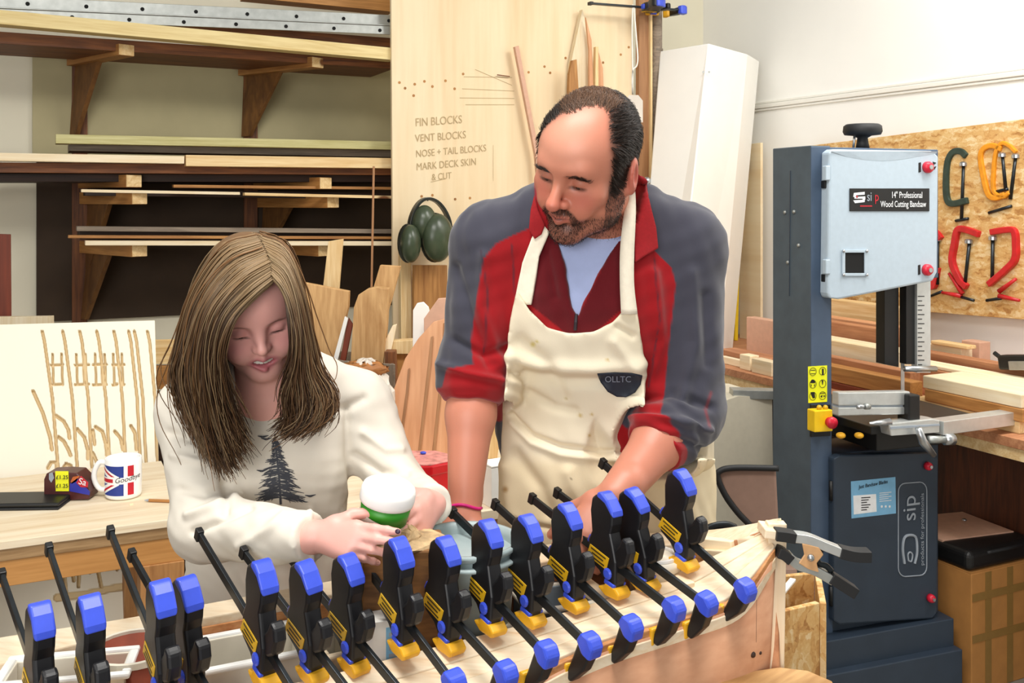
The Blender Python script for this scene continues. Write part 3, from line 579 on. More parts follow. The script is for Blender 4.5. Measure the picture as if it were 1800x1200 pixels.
mug_print('flag_blue', [(-70, .13), (62, .13), (62, .86), (-70, .86)], 'navy_print', .0003)
for nm, mt, lf, polys in (('flag_white', 'ceramic', .0006, [[(-70, .70), (-70, .86), (-58, .86), (8, .6), (8, .5), (-10, .5)], [(-70, .13), (-70, .29), (-10, .5), (8, .5), (8, .4), (-58, .13)], [(-70, .42), (62, .42), (62, .58), (-70, .58)], [(22, .13), (62, .13), (62, .86), (22, .86)]]),
                          ('flag_red', 'red_print', .0009, [[(-70, .79), (-70, .85), (-6, .6), (-18, .6)], [(-70, .14), (-70, .2), (-18, .4), (-6, .4)], [(-70, .455), (-12, .455), (-12, .545), (-70, .545)], [(34, .14), (54, .14), (54, .44), (34, .44)], [(34, .6), (54, .6), (54, .86), (34, .86)]])):
    for q in polys: mug_print(nm, q, mt, lf)
me = text_mesh('Goodbye', .017, 0, 'LEFT', .2)
for v in me.vertices:
    a = math.radians(-6) + v.co.x / rm; r = rm + .0013; v.co = Vector((r * math.sin(a), -r * math.cos(a), hm * .5 + v.co.y + v.co.x * .12))
link('flag_writing', me, 'print_black', mg, c)
pc = thing('pencil', 'short wooden pencil lying on the bench near the girl', 'pencil', PZ(285, 883, BZ))
p0, p1 = PZ(262, 882, BZ) + ZV * .004, PZ(318, 884, BZ) + ZV * .004
MB().tube([p0, p1], .0038, 6).build('shaft', 'old_pine', pc); MB().tube([p0 + (p0 - p1).normalized() * .012, p0], [.0006, .0038], 6).build('point', 'print_grey', pc)
o = MB().box(PZ(231, 887, BZ) + ZV * .0015, (.008, .005, .003), frame((1, .6, 0))).build('wood_shaving', 'pale_pine'); centre(o); tag(o, 'tiny wood shaving in front of the mug', 'shaving')
# ================================================================== middle bench with its clutter
bb = thing('rear_bench', 'plywood-topped bench behind the girl and the man', 'bench', RM(1.0, 2.5, 0))
a0, a1, c0_, c1_ = .50, 1.45, 2.13, 3.45
obox('bench_top', RM((a0 + a1) / 2, (c0_ + c1_) / 2, BZ - .012), (a1 - a0, c1_ - c0_, .024), RROOM, 'bench_top', bb)
obox('front_rail', RM((a0 + a1) / 2, c0_ + .03, BZ - .07), (a1 - a0 - .02, .04, .09), RROOM, 'bench_rail', bb); obox('back_rail', RM((a0 + a1) / 2, c1_ - .03, BZ - .07), (a1 - a0 - .02, .04, .09), RROOM, 'bench_rail', bb)
for a_ in (a0 + .06, a1 - .06):
    for b_ in (c0_ + .06, c1_ - .06): obox('leg', RM(a_, b_, (BZ - .025) / 2), (BZ - .025, .08, .08), RUP, 'bench_leg', bb)
# red octagonal sweet tin
rt = thing('sweet_tin', 'red octagonal sweet tin with patterned lid on the rear bench', 'tin', PZ(738, 866, BZ))
c = PZ(738, 866, BZ); rr = 62 * c.y / F
def octo(r, z0, z1, nm, mt, bv): 
    m = MB(); n = 8; pr = [(r * math.cos(math.pi * (2*i+1) / n), r * math.sin(math.pi * (2*i+1) / n)) for i in range(n)]
    m.add([c + Vector((x, y * .85, z0)) for x, y in pr] + [c + Vector((x, y * .85, z1)) for x, y in pr], [tuple(reversed(range(n))), tuple(range(n, 2*n))] + [(i, (i+1) % n, (i+1) % n + n, i + n) for i in range(n)]); return m.build(nm, mt, rt, bevel=bv)
octo(rr, .001, .066, 'tin_body', 'red_tin', .004); octo(rr * 1.03, .060, .085, 'lid_rim', 'red_tin', .004); octo(rr * .97, .085, .0885, 'lid_print', 'tin_lid', .001)
for x, y in ((708, 810), (742, 808)): MB().ball(PZ(x, 866, BZ) + ZV * .092 + Vector((0, .03, 0)), (.008, .006, .004)).build('foil_spot', 'clamp_blue', rt, smooth=True)
# small white carton
wc = thing('small_carton', 'small white cardboard box beside the man\'s forearm', 'carton', PZ(868, 893, BZ))
c = PZ(868, 890, BZ); RR = frame((1, .55, 0)); obox('carton_body', c + ZV * .048 + Vector((.02, .03, 0)), (.09, .06, .095), RR, 'card_white', wc, bevel=.001)
obox('flap', c + ZV * .0985 + Vector((.02, .03, 0)), (.092, .062, .004), RR, 'card_white', wc, bevel=.001)
nn = RR @ Vector((0, -1, 0)); put_text('carton_writing', 'Size', .018, c + Vector((.02, .03, .072)) + nn * .031, RR @ Vector((1, 0, 0)), ZV, 'print_black', wc, .0004)
# slotted fin board leaning
def backslab(name, label, pts, Y, t, mat, cat='offcut', lean=0, grain=ZV, parent=None):
    y0 = max(p[1] for p in pts)
    o = slab(name, [P(x, y, Y + lean * (y0 - y) / 300) for x, y in pts], t, mat, parent, graindir=grain)
    return tag(o, label, cat) if parent is None else o
fin = thing('fin_board', 'pinkish curved board with long slots leaning behind the red tin', 'board', P(725, 830, 2.72))
backslab('blade', '', [(674, 760), (690, 690), (712, 630), (735, 595), (762, 565), (782, 560), (800, 570), (800, 818), (672, 818)], 2.72, .014, 'fin_wood', lean=.10, parent=fin)
for pts in ([(757, 592), (762, 590), (758, 640), (738, 806), (733, 806), (752, 640)], [(717, 648), (721, 646), (718, 690), (702, 806), (697, 806), (713, 690)], [(779, 568), (783, 566), (781, 640), (764, 806), (758, 806), (776, 640)]):
    backslab('slot', '', pts, 2.716, .003, 'batten', lean=.10, parent=fin)
backslab('wood_offcut', 'pale angled board standing behind the slotted fin board', [(745, 560), (770, 525), (800, 523), (800, 796), (748, 796)], 2.86, .02, 'pink_wood')
o = backslab('white_offcut', 'small rounded white offcut left of the slotted board', [(724, 790), (726, 545), (733, 533), (744, 531), (753, 540), (758, 560), (756, 790)], 2.90, .015, 'white_paint')
sg = thing('lettered_card', 'cream card with black letters standing by the girl\'s shoulder', 'card', P(692, 810, 2.68))
backslab('card', '', [(680, 764), (706, 768), (702, 826), (676, 826)], 2.68, .004, 'card_white', parent=sg)
put_text('letters', 'OLLO', .032, P(697, 787, 2.676), (0, 0, -1), (1, 0, 0), 'print_black', sg, .001); put_text('letters', 'R', .025, P(685, 783, 2.676), (0, 0, -1), (1, 0, 0), 'print_black', sg, .001)
ps = thing('printed_sheet', 'white printed paper behind the man\'s right forearm', 'paper', P(860, 830, 2.86))
backslab('sheet', '', [(762, 740), (905, 650), (905, 787), (762, 787)], 2.92, .003, 'card_white', parent=ps)
for y in range(770, 800, 7): beam('print_line', P(768, y, 2.915), P(778, y - 4, 2.915), .0005, .003, 'print_grey', ps, bevel=0)
o = backslab('wood_stick', 'diagonal brown stick between the man\'s forearm and apron', [(878, 700), (890, 700), (874, 806), (853, 806)], 2.80, .03, 'pine'); 
# offcut bin with standing boards
bn = thing('offcut_bin', 'grey cardboard bin of offcuts behind the girl', 'bin', P(620, 850, 2.95))
for pts, Y in (([(515, 620), (604, 634), (604, 796), (515, 796)], 2.86), ([(604, 634), (690, 640), (690, 799), (604, 799)], 2.84)): backslab('bin_wall', '', pts, Y, .008, 'grey_wood', parent=bn)
slab('bin_wall', [P(515, 618, 2.88), P(520, 612, 3.3), P(520, 737, 3.3), P(515, 793, 2.88)], .008, 'grey_wood', bn); slab('bin_wall', [P(690, 640, 2.86), P(672, 630, 3.3), P(672, 737, 3.3), P(690, 796, 2.86)], .008, 'grey_wood', bn)
backslab('bin_wall', '', [(518, 612), (674, 622), (674, 737), (518, 737)], 3.3, .008, 'grey_wood', parent=bn)
G2 = 'offcuts standing in the bin'
for nm, lb, pts, Y, t, mt in (
    ('wood_offcut', 'broad rough board with a knot standing in the offcut bin', [(527, 500), (535, 497), (613, 512), (612, 540), (592, 625), (585, 760), (520, 760), (520, 560)], 3.02, .03, 'rough_wood'),
    ('wood_offcut', 'tall narrow pale plank rising behind the broad board', [(577, 424), (602, 420), (594, 520), (592, 700), (560, 700), (566, 520)], 3.20, .025, 'pine'),
    ('wood_offcut', 'thick board with a broken rough top in the offcut bin', [(622, 540), (630, 518), (645, 508), (660, 505), (682, 508), (680, 560), (673, 650), (672, 760), (615, 760), (616, 640)], 2.97, .05, 'rough_wood'),
    ('wood_offcut', 'tilted pale plank leaning right behind the broken board', [(668, 466), (704, 468), (690, 520), (660, 620), (640, 620), (655, 510)], 3.18, .03, 'rough_wood'),
    ('wood_offcut', 'thin white-edged strip between broad and broken boards', [(606, 556), (612, 560), (592, 640), (584, 700), (578, 700), (586, 630)], 2.98, .012, 'white_paint'),
    ('wood_offcut', 'dark red strip between broad and broken boards', [(612, 558), (620, 570), (604, 650), (596, 700), (590, 700), (596, 640)], 2.99, .012, 'red_brown'),
    ('wood_offcut', 'small pale slanting offcut at the right of the broken board', [(690, 572), (697, 570), (690, 604), (682, 640), (672, 640), (676, 600)], 2.99, .015, 'pale_pine')):
    o = backslab(nm, lb, pts, Y, t, mt); o['group'] = G2
for nm, lb, pts, Y, t, mt in (
    ('wood_block', 'light block stacked right of the broken board', [(684, 600), (724, 598), (724, 622), (684, 622)], 3.0, .05, 'pine'),
    ('wood_block', 'short brown block below the light block', [(694, 618), (676, 618), (680, 786), (700, 786)], 2.93, .05, 'brown_wood'),
    ('wood_block', 'yellow pine block under the light stacked block', [(692, 622), (722, 622), (722, 772), (692, 772)], 3.02, .05, 'old_pine')):
    backslab(nm, lb, pts, Y, t, mt, 'block')
# crumpled bag with a rolled brown top
bg = thing('paper_bag', 'crumpled translucent bag with rolled brown top behind the girl\'s shoulder', 'bag', P(640, 800, 2.78))
def crumple(c, r, n, m, amp, R=None, seed=1):
    mm = MB().ball(c, r, n, m, R); rg = random.Random(seed)
    for v in mm.v: v += Vector((rg.uniform(-1, 1), rg.uniform(-1, 1), rg.uniform(-1, 1))) * amp
    return mm
crumple(P(642, 720, 2.74), (.082, .05, .14), 26, 18, .006, seed=4).build('bag_body', 'paper_bag', bg, smooth=False)
crumple(P(638, 648, 2.74), (.072, .035, .020), 26, 12, .006, seed=5).build('rolled_top', 'bag_top', bg, smooth=True)
backslab('cardboard_piece', 'small cardboard piece beside the bag', [(662, 710), (684, 706), (690, 830), (664, 830)], 2.66, .004, 'cardboard', 'cardboard')
backslab('wood_offcut', 'pale chipped offcut between bag and fin board', [(682, 716), (696, 722), (690, 833), (672, 833)], 2.64, .012, 'pale_pine')
# ================================================================== bandsaw
th = math.radians(20); SX = Vector((math.cos(th), math.sin(th), 0)); SY = Vector((-math.sin(th), math.cos(th), 0)); SR = Matrix((SX, SY, ZV)).transposed()
SC0 = Vector((.9, 3.0, 0))
def S(x, y, z): return SC0 + SX * x + SY * y + ZV * z
def SP(px, py, y=0):                           # pixel on the plane at saw depth y
    d = Vector(((px - 900) / F, 1, (HOR - py) / F)); o = Vector((0, 0, EYE)); t = (SC0 + SY * y - o).dot(SY) / d.dot(SY); return o + d * t
def SPX(px, py, x=0):
    d = Vector(((px - 900) / F, 1, (HOR - py) / F)); o = Vector((0, 0, EYE)); t = (SC0 + SX * x - o).dot(SX) / d.dot(SX); return o + d * t
def sbox(name, x0, x1, y0, y1, z0, z1, mat, parent, bevel=.003): return obox(name, S((x0+x1)/2, (y0+y1)/2, (z0+z1)/2), (x1-x0, y1-y0, z1-z0), SR, mat, parent, bevel)
def sslab(name, pts, y, t, mat, parent, bevel=.001): return slab(name, [SP(a, b, y) for a, b in pts], t, mat, parent, bevel=bevel, graindir=SX)
saw = thing('bandsaw', 'floor-standing blue-grey bandsaw with pale grey upper door', 'bandsaw', S(.24, .1, 0))
sbox('column', 0, .072, 0, .195, .2, 1.712, 'saw_side', saw); sslab('column_face', [(1426, 258), (1459, 258), (1464, 1130), (1426, 1130)], -.003, .004, 'saw_blue', saw)
sbox('column_web', .072, .10, .03, .19, .75, 1.3, 'saw_dark', saw)
sbox('wheel_housing', .06, .485, .0, .17, 1.30, 1.708, 'saw_blue', saw)
door = sslab('upper_door', [(1458, 268), (1466, 262), (1640, 265), (1650, 275), (1648, 478), (1640, 494), (1560, 510), (1476, 526), (1458, 524), (1455, 515)], -.042, .04, 'saw_door', saw, .006)
arc = [SP(x, y, -.0425) for x, y in ((1460, 268), (1490, 276), (1520, 281), (1550, 283), (1580, 281), (1610, 276), (1646, 270))]
m = MB(); top = [SP(x, 266, -.0425) for x in (1460, 1490, 1520, 1550, 1580, 1610, 1646)]
m.add([v - SY * .004 for v in top] + arc, [(i, i+7, i+8, i+1) for i in range(6)]); m.build('door_lip', 'saw_door', door)
pn = sslab('name_plate', [(1494, 331), (1634, 331), (1634, 371), (1494, 371)], -.0455, .003, 'black', saw)
Yp = -.0458
def stext(body, px, py, size, mat, parent, y=Yp, xs=1.0, shear=0, rot=False, align='CENTER'):
    xd_, yd_ = (SX, ZV) if not rot else (ZV, -SX)
    put_text('lettering', body, size, SP(px, py, y), xd_, yd_, mat, parent, .0006, align, shear, xs)
stext('14" Professional', 1594, 343, .028, 'print_white', pn, xs=.66); stext('Wood Cutting Bandsaw', 1588, 359, .027, 'print_white', pn, xs=.66)
stext('si', 1528, 346, .040, 'print_grey', pn, xs=.8); stext('p', 1541, 346, .040, 'red_print', pn, xs=.8)
for pts, mt in (([(1501, 339), (1520, 337), (1520, 342), (1505, 343), (1504, 346), (1500, 346)], 'print_white'), ([(1502, 346), (1521, 345), (1521, 351), (1517, 351), (1516, 349), (1502, 349)], 'print_white'), ([(1500, 352), (1516, 351), (1520, 349), (1520, 355), (1503, 357)], 'print_white'), ([(1505, 344), (1508, 344), (1508, 348), (1505, 348)], 'red_print'), ([(1512, 361), (1533, 361), (1533, 363), (1512, 363)], 'red_print')): sslab('logo_mark', pts, Yp - .0004, .0004, mt, pn, 0)
wn = sslab('window_recess', [(1484, 443), (1521, 443), (1521, 481), (1484, 481)], -.0435, .002, 'hole', saw)
for q in ([(1481, 439), (1526, 439), (1526, 444), (1481, 444)], [(1481, 480), (1526, 480), (1526, 485), (1481, 485)], [(1481, 444), (1486, 444), (1486, 480), (1481, 480)], [(1520, 444), (1526, 444), (1526, 480), (1520, 480)]): sslab('window_bezel', q, -.047, .004, 'saw_door', saw)
for x, y in ((1483, 441), (1524, 441), (1483, 483), (1524, 483)): MB().ball(SP(x, y, -.049), .005, 8, 6).build('bezel_screw', 'steel', saw, smooth=True)
def knob(px, py, r, y, parent):
    c = SP(px, py, y); R = frame(SY) @ Matrix.Rotation(-math.pi / 2, 3, 'Y')
    k = MB().lathe([(r, 0), (r, .010), (r * .8, .016), (r * .45, .018), (0, .018)], 20, c, R).build('door_knob', 'red_knob', parent, smooth=True)
    MB().lathe([(r * .4, .018), (r * .4, .021), (0, .021)], 12, c, R).build('knob_screw', 'steel', k); return k
for px, py in ((1629, 294), (1628, 474)):
    knob(px, py, .018, -.042, saw); sslab('lock_symbol', [(px - 14, py - 8), (px - 10, py - 9), (px - 10, py + 8), (px - 14, py + 9)], -.0435, .001, 'print_black', saw, 0)
for q in ([(1640, 284), (1646, 286), (1641, 290)], [(1640, 294), (1646, 292), (1643, 298)]): sslab('arrow_mark', q, -.0435, .001, 'print_black', saw, 0)
for y in (303, 468): sslab('hinge', [(1452, y - 12), (1460, y - 12), (1460, y + 14), (1452, y + 14)], -.046, .02, 'saw_door', saw, .003); sslab('hinge', [(1450, y + 14), (1460, y + 14), (1460, y + 28), (1450, y + 28)], -.03, .02, 'black', saw, .003)
# tension hand wheel
c = S(.24, .06, 1.708)
MB().lathe([(.0, .0), (.022, 0), (.018, .02), (.016, .035), (.028, .042), (.055, .045), (.060, .055), (.058, .072), (.050, .078), (.02, .076), (0, .075)], 32, c).build('tension_wheel', 'black_rubber', saw, smooth=True)
MB().tube([c + SX * -.035 + ZV * 0, c + SX * -.030 + ZV * .05], .004, 8).build('tension_rod', 'steel', saw, smooth=True)
for x, y in ((1380, 373), (1396, 372), (1404, 431), (1385, 461)):
    p = SPX(x, y, -.002); MB().ball(p, .006, 8, 6).build('side_screw', 'galv', saw, smooth=True)
beam('side_seam', SPX(1389, 300, -.001), SPX(1387, 520, -.001), .002, .004, 'saw_dark', saw, bevel=0)
# blade guard and guide post
sslab('guide_post', [(1555, 500), (1580, 500), (1580, 645), (1555, 640)], .02, .04, 'black', saw); sslab('blade', [(1584, 500), (1590, 500), (1590, 690), (1584, 690)], .03, .002, 'steel', saw, 0)
sslab('blade_guard', [(1593, 495), (1611, 493), (1611, 640), (1593, 640)], .0, .03, 'black', saw)
sc_b = sslab('height_scale', [(1612, 490), (1636, 488), (1636, 655), (1612, 655)], -.01, .025, 'alu', saw)
for i in range(16): sslab('scale_mark', [(1614, 520 + i * 8), (1621 if i % 2 else 1625, 520 + i * 8), (1621 if i % 2 else 1625, 521.5 + i * 8), (1614, 521.5 + i * 8)], -.0115, .001, 'print_black', sc_b, 0)
MB().tube([SP(1590, 648, -.03), SP(1645, 648, -.03)], .009, 10).build('guide_knob', 'steel', saw, smooth=True)
# table, fence rails
sbox('table', .09, .50, -.16, .28, .868, .892, 'black', saw)
sbox('table_trunnion', .16, .40, -.10, .16, .80, .868, 'black', saw)
sslab('fence_upper', [(1474, 690), (1600, 688), (1600, 712), (1474, 713)], -.17, .03, 'alu', saw, .003); sslab('fence_groove', [(1474, 712), (1600, 711), (1600, 716), (1474, 717)], -.165, .03, 'print_grey', saw, 0); sslab('fence_lower', [(1474, 716), (1600, 715), (1600, 728), (1474, 731)], -.17, .03, 'alu', saw, .003)
MB().tube([SP(1507, 715, -.19), SP(1522, 714, -.19)], .006, 10).build('fence_bolt', 'steel', saw, smooth=True); MB().tube([SP(1520, 714, -.19), SP(1528, 714, -.19)], .009, 10).build('fence_nut', 'galv', saw, smooth=True)
sslab('fence_clamp', [(1598, 694), (1618, 694), (1618, 742), (1598, 742)], -.19, .05, 'black', saw, .004)
rl = sslab('fence_rail', [(1562, 744), (1640, 736), (1652, 738), (1652, 760), (1566, 766)], -.20, .05, 'alu', saw, .003); sslab('rail_groove', [(1566, 750), (1652, 745), (1652, 748), (1566, 754)], -.202, .002, 'print_grey', rl, 0)
beam('side_rail', SP(1646, 750, -.18), SP(1960, 708, -.06), .05, .04, 'alu', saw)
MB().tube([SP(1528, 744, -.19), SP(1564, 742, -.19)], [.004, .012], 10).build('rail_pin', 'steel', saw, smooth=True)
MB().tube([SP(1614, 752, -.22), SP(1622, 776, -.22), SP(1642, 800, -.22)], [.010, .013, .008], 10).build('lock_lever', 'steel', saw, smooth=True)
MB().tube([SP(1632, 772, -.20), SP(1662, 772, -.20)], .011, 12).build('adjuster', 'galv', saw, smooth=True); MB().tube([SP(1660, 772, -.20), SP(1675, 772, -.20)], .017, 12).build('adjuster_knob', 'steel', saw, smooth=True)
for x in (1478, 1510): MB().ball(SP(x, 765, -.14), (.014, .014, .009), 10, 8).build('table_bolt', 'clamp_yellow', saw, smooth=True)
# lower cabinet
sbox('lower_housing', .06, .485, .0, .17, .235, .775, 'saw_dark', saw)
ld = sslab('lower_door', [(1466, 806), (1478, 800), (1640, 796), (1650, 802), (1648, 1078), (1640, 1088), (1476, 1098), (1466, 1092)], -.032, .03, 'saw_dark', saw, .006)
for px, py in ((1629, 818), (1634, 1050)): knob(px, py, .013, -.032, saw)
for y in (845, 1030): MB().tube([SP(1461, y, -.02), SP(1461, y + 34, -.02)], .007, 8).build('hinge', 'black', saw, smooth=True)
lb_ = sslab('blade_label', [(1496, 846), (1574, 838), (1575, 902), (1497, 911)], -.0335, .0012, 'sticker_blue', saw, 0)
sslab('label_panel', [(1500, 871), (1540, 868), (1541, 899), (1501, 904)], -.0342, .0006, 'sticker_white', lb_, 0)
put_text('lettering', 'Just Bandsaw Blades', .0155, SP(1535, 851, -.0345), SX + ZV * .06, ZV, 'print_black', lb_, .0004, 'CENTER', .2, .86)
for i in range(6): sslab('print_line', [(1514, 874 + i * 4.3), (1530 - (i % 3) * 3, 873 + i * 4.3), (1530 - (i % 3) * 3, 874.6 + i * 4.3), (1514, 875.6 + i * 4.3)], -.0348, .0004, 'print_black', lb_, 0)
for i in range(5): sslab('print_line', [(1546, 866 + i * 3.6), (1567 - (i % 2) * 5, 864 + i * 3.6), (1567 - (i % 2) * 5, 865.2 + i * 3.6), (1546, 867.2 + i * 3.6)], -.0345, .0004, 'print_white', lb_, 0)
for x in (1550, 1557, 1564): MB().ball(SP(x, 890, -.0343), (.004, .0006, .004), 10, 6, SR).build('print_dot', 'print_white', lb_)
# vertical logo in a rounded outline
lo_ = []
for cx_, cy_, a0_ in ((1617, 862, 0), (1591, 864, 90), (1591, 998, 180), (1617, 996, 270)):
    for k in range(5): a = math.radians(a0_ + k * 22.5); lo_.append((cx_ + 12 * math.cos(a), cy_ - 15 * math.sin(a)))
lg = thing_part = MB().tube([SP(x, y, -.0335) for x, y in lo_ + lo_[:1]], .0018, 6).build('logo_outline', 'print_grey', saw)
stext('sip', 1599, 893, .074, 'print_grey', saw, -.0335, 1.0, 0, True); stext('products for professionals', 1621, 930, .0185, 'print_grey', saw, -.0335, 1.15, 0, True)
ring_ = [(1590, 990), (1587, 965), (1590, 945), (1600, 940), (1610, 945), (1612, 970), (1608, 990)]
MB().tube([Vector(v) for v in crom([SP(x, y, -.0335) for x, y in ring_], 30)], .0042, 6).build('logo_ring', 'print_grey', saw)
MB().tube([Vector(v) for v in crom([SP(x, y, -.0335) for x, y in ((1597, 985), (1596, 974), (1600, 970), (1604, 975), (1602, 986), (1597, 985))], 20)], .0025, 6).build('logo_ring', 'print_grey', saw)
# base
sbox('base_upper', -.03, .50, -.05, .22, .13, .235, 'saw_dark', saw); sbox('base_lower', -.05, .505, -.08, .25, .0, .15, 'saw_dark', saw)
# switch and pictogram sticker
sslab('switch_plate', [(1426, 712), (1460, 711), (1460, 766), (1426, 768)], -.008, .008, 'black', saw)
sw = sslab('switch_box', [(1432, 722), (1464, 720), (1464, 758), (1432, 760)], -.045, .037, 'switch_yellow', saw, .003)
c = SP(1457, 741, -.046); MB().lathe([(.014, 0), (.012, .008), (.018, .012), (.017, .02), (0, .022)], 20, c, frame(SY) @ Matrix.Rotation(-math.pi / 2, 3, 'Y')).build('stop_button', 'red_knob', sw, smooth=True)
for x in (1440, 1451): MB().ball(SP(x, 716, -.03), .008, 8, 6).build('cable_gland', 'clamp_label', sw, smooth=True)
yk = sslab('warning_sticker', [(1420.5, 644), (1454, 642), (1454, 706), (1421, 708)], -.0055, .001, 'yellow_sticker', saw, 0)
RS = frame(SY) @ Matrix.Rotation(-math.pi / 2, 3, 'Y')
for i, (x, y) in enumerate(((1429, 653), (1446, 652), (1429, 675), (1446, 674), (1429, 696), (1446, 695))):
    c = SP(x, y, -.0062); R0 = .0125; MB().lathe([(R0 - .0012, 0), (R0, 0), (R0, .0006), (R0 - .0012, .0006)], 20, c, RS, closed=True).build('pictogram_ring', 'print_black', yk)
for pts in ([(1445, 648), (1448, 648), (1448, 659), (1445, 659)], [(1444.5, 668), (1447.5, 668), (1446.5, 676), (1445.5, 676)], [(1425, 670), (1427, 667), (1431, 667), (1433, 670), (1433, 673), (1425, 673)], [(1425, 675), (1427, 676), (1426, 681)], [(1431, 676), (1433, 675), (1432, 681)], [(1425, 689), (1432, 689), (1433, 699), (1429, 700), (1426, 694)], [(1442, 696), (1446, 694), (1445, 699)], [(1448, 694), (1451, 696), (1448, 698)], [(1442, 691), (1450, 690), (1450, 691), (1442, 692)], [(1425, 650), (1433, 650), (1433, 651), (1425, 651)], [(1425, 656), (1433, 656), (1433, 657), (1425, 657)]):
    sslab('pictogram', pts, -.0063, .0005, 'print_black', yk, 0)
# ================================================================== bench along the right wall
RZ = .83
rb = thing('long_bench', 'long bench along the right wall stacked with planks', 'bench', RM(3.0, 3.0, 0))
obox('bench_top', RM(3.02, 3.05, RZ - .015), (.72, 2.9, .03), RROOM, 'mahogany', rb); obox('bench_front', RM(2.69, 3.05, RZ - .05), (.03, 2.9, .04), RROOM, 'pine', rb)
slab('cupboard_front', [RM(2.98, 1.7, .02), RM(2.98, 2.75, .02), RM(2.98, 2.75, .785), RM(2.98, 1.7, .785)], .02, 'cabinet', rb, graindir=ZV)
slab('back_panel', [RM(3.0, 2.75, .02), RM(3.0, 4.4, .02), RM(3.0, 4.4, .785), RM(3.0, 2.75, .785)], .02, 'dark_wood', rb, graindir=ZV)
for b_ in (1.72, 2.76, 4.38):
    for a_ in (3.05, 3.3): obox('leg', RM(a_, b_, .40), (.80, .07, .07), RUP, 'dark_wood', rb)
def rplank(label, x0, x1, a, z0, z1, w, mat, name='timber_plank', cat='plank', dz=0):
    p0, p1 = PA(x0, 500, a), PA(x1, 500, a); zc = (z0 + z1) / 2
    p0 = Vector((p0.x, p0.y, zc)) + UV * w / 2; p1 = Vector((p1.x, p1.y, zc + dz)) + UV * w / 2
    return tag(beam(name, p0, p1, w, z1 - z0, mat, bevel=.003), label, cat)
rplank('bottom thick plank of the stack at the right end of the wall bench', 1600, 1792, 2.72, RZ, .868, .2, 'pine')
rplank('middle thick plank of the stack at the right end of the wall bench', 1625, 1798, 2.715, .869, .909, .2, 'old_pine')
rplank('top pale thick plank of the stack at the right end of the wall bench', 1622, 1796, 2.72, .910, .952, .19, 'pale_pine')
rplank('long reddish plank behind the thick stack on the wall bench', 1560, 1900, 2.95, RZ, .93, .10, 'mahogany')
rplank('thin pale plank lying on the long reddish plank', 1555, 1900, 2.955, .931, .944, .09, 'pale_pine')
rplank('thin reddish strip behind the pale thin plank on the wall bench', 1600, 1900, 3.08, RZ, .965, .06, 'mahogany')
rplank('small pale offcut stack end below the strand board', 1632, 1690, 3.16, RZ, .985, .06, 'pale_pine')
rplank('short pale stick on the offcuts below the strand board', 1636, 1700, 3.15, .986, 1.0, .05, 'pine')
rplank('pinkish short block below the red clamps', 1690, 1722, 3.24, RZ, 1.005, .06, 'pink_wood', 'wood_block', 'block')
rplank('thick brown plank seen through the bandsaw throat', 1400, 1600, 2.74, .856, .914, .06, 'old_pine')
rplank('dark red board lowest in the bandsaw throat', 1400, 1590, 2.735, RZ, .855, .07, 'red_brown')
rplank('thin orange strip above the thick brown plank in the throat', 1400, 1600, 2.80, RZ, .935, .05, 'mahogany')
rplank('pale rounded plank in the middle of the bandsaw throat', 1400, 1580, 2.88, RZ, .985, .10, 'pale_pine')
rplank('reddish board behind the pale rounded plank', 1400, 1548, 3.02, RZ, 1.035, .05, 'mahogany')
rplank('brown stepped plank behind the guide post', 1400, 1600, 3.10, RZ, 1.04, .06, 'fin_wood')
rplank('highest pale plank below the strand board behind the bandsaw', 1400, 1600, 3.20, RZ, 1.105, .06, 'pine')
rplank('low stack of pale boards on the bench left of the bandsaw', 1268, 1345, 2.72, RZ, .862, .12, 'pale_pine'); rplank('upper reddish board of the low stack left of the bandsaw', 1262, 1345, 2.74, .863, .885, .1, 'mahogany')
rplank('upright pink wood block with a rounded corner left of the bandsaw', 1312, 1375, 2.95, RZ, 1.01, .05, 'pink_wood', 'wood_block', 'block')
rplank('small pale square block in front of the pink block', 1300, 1318, 2.70, RZ, .893, .05, 'pale_pine', 'wood_block', 'block'); rplank('second pale square block beside the bandsaw column', 1321, 1356, 2.69, RZ, .889, .05, 'pale_pine', 'wood_block', 'block')
# plywood offcut and yellow level against the wall
o = slab('ply_offcut', [PA(1300, 500, 3.32), PA(1337, 500, 3.32), PA(1338, 256, 3.37), PA(1308, 254, 3.37)], .015, 'ply', graindir=ZV); me = o.data
q0, q1 = PA(1300, 600, 3.30), PA(1337, 600, 3.30)
o.data = slab('tmp', [Vector((q0.x, q0.y, RZ)), Vector((q1.x, q1.y, RZ)), Vector((q1.x, q1.y, 1.835)), Vector((q0.x, q0.y, 1.83))], .015, 'ply', graindir=ZV).data
tmp = bpy.data.objects['tmp']; o.matrix_world = tmp.matrix_world.copy(); o.location = tmp.location; o.rotation_mode = 'QUATERNION'; o.rotation_quaternion = tmp.rotation_quaternion; bpy.data.objects.remove(tmp)
tag(o, 'narrow plywood board standing on the bench against the right wall', 'board')
lv = thing('spirit_level', 'yellow spirit level standing on end behind the man\'s shoulder', 'spirit level', PA(1290, 640, 3.22))
p0 = PA(1289, 600, 3.22); p0.z = RZ; p1 = PA(1296, 310, 3.27)
beam('level_body', p0, p1, .05, .02, 'level_yellow', lv, up=UV); 
for f in (.2, .5, .86): p = p0.lerp(p1, f); beam('vial', p - (p1 - p0).normalized() * .03, p + (p1 - p0).normalized() * .03, .03, .023, 'black', lv, up=UV)
o = MB().ball(PA(1304, 290, 3.285), (.015, .05, .05), 14, 10, RROOM).build('rubber_grip', 'black_rubber', smooth=True); centre(o); tag(o, 'small black rubber pad at the top of the narrow board', 'pad')
o = thing('bench_tool', 'small black clamp tool lying on planks below the strand board', 'tool', PA(1775, 645, 3.05)); p = PA(1775, 640, 3.05)
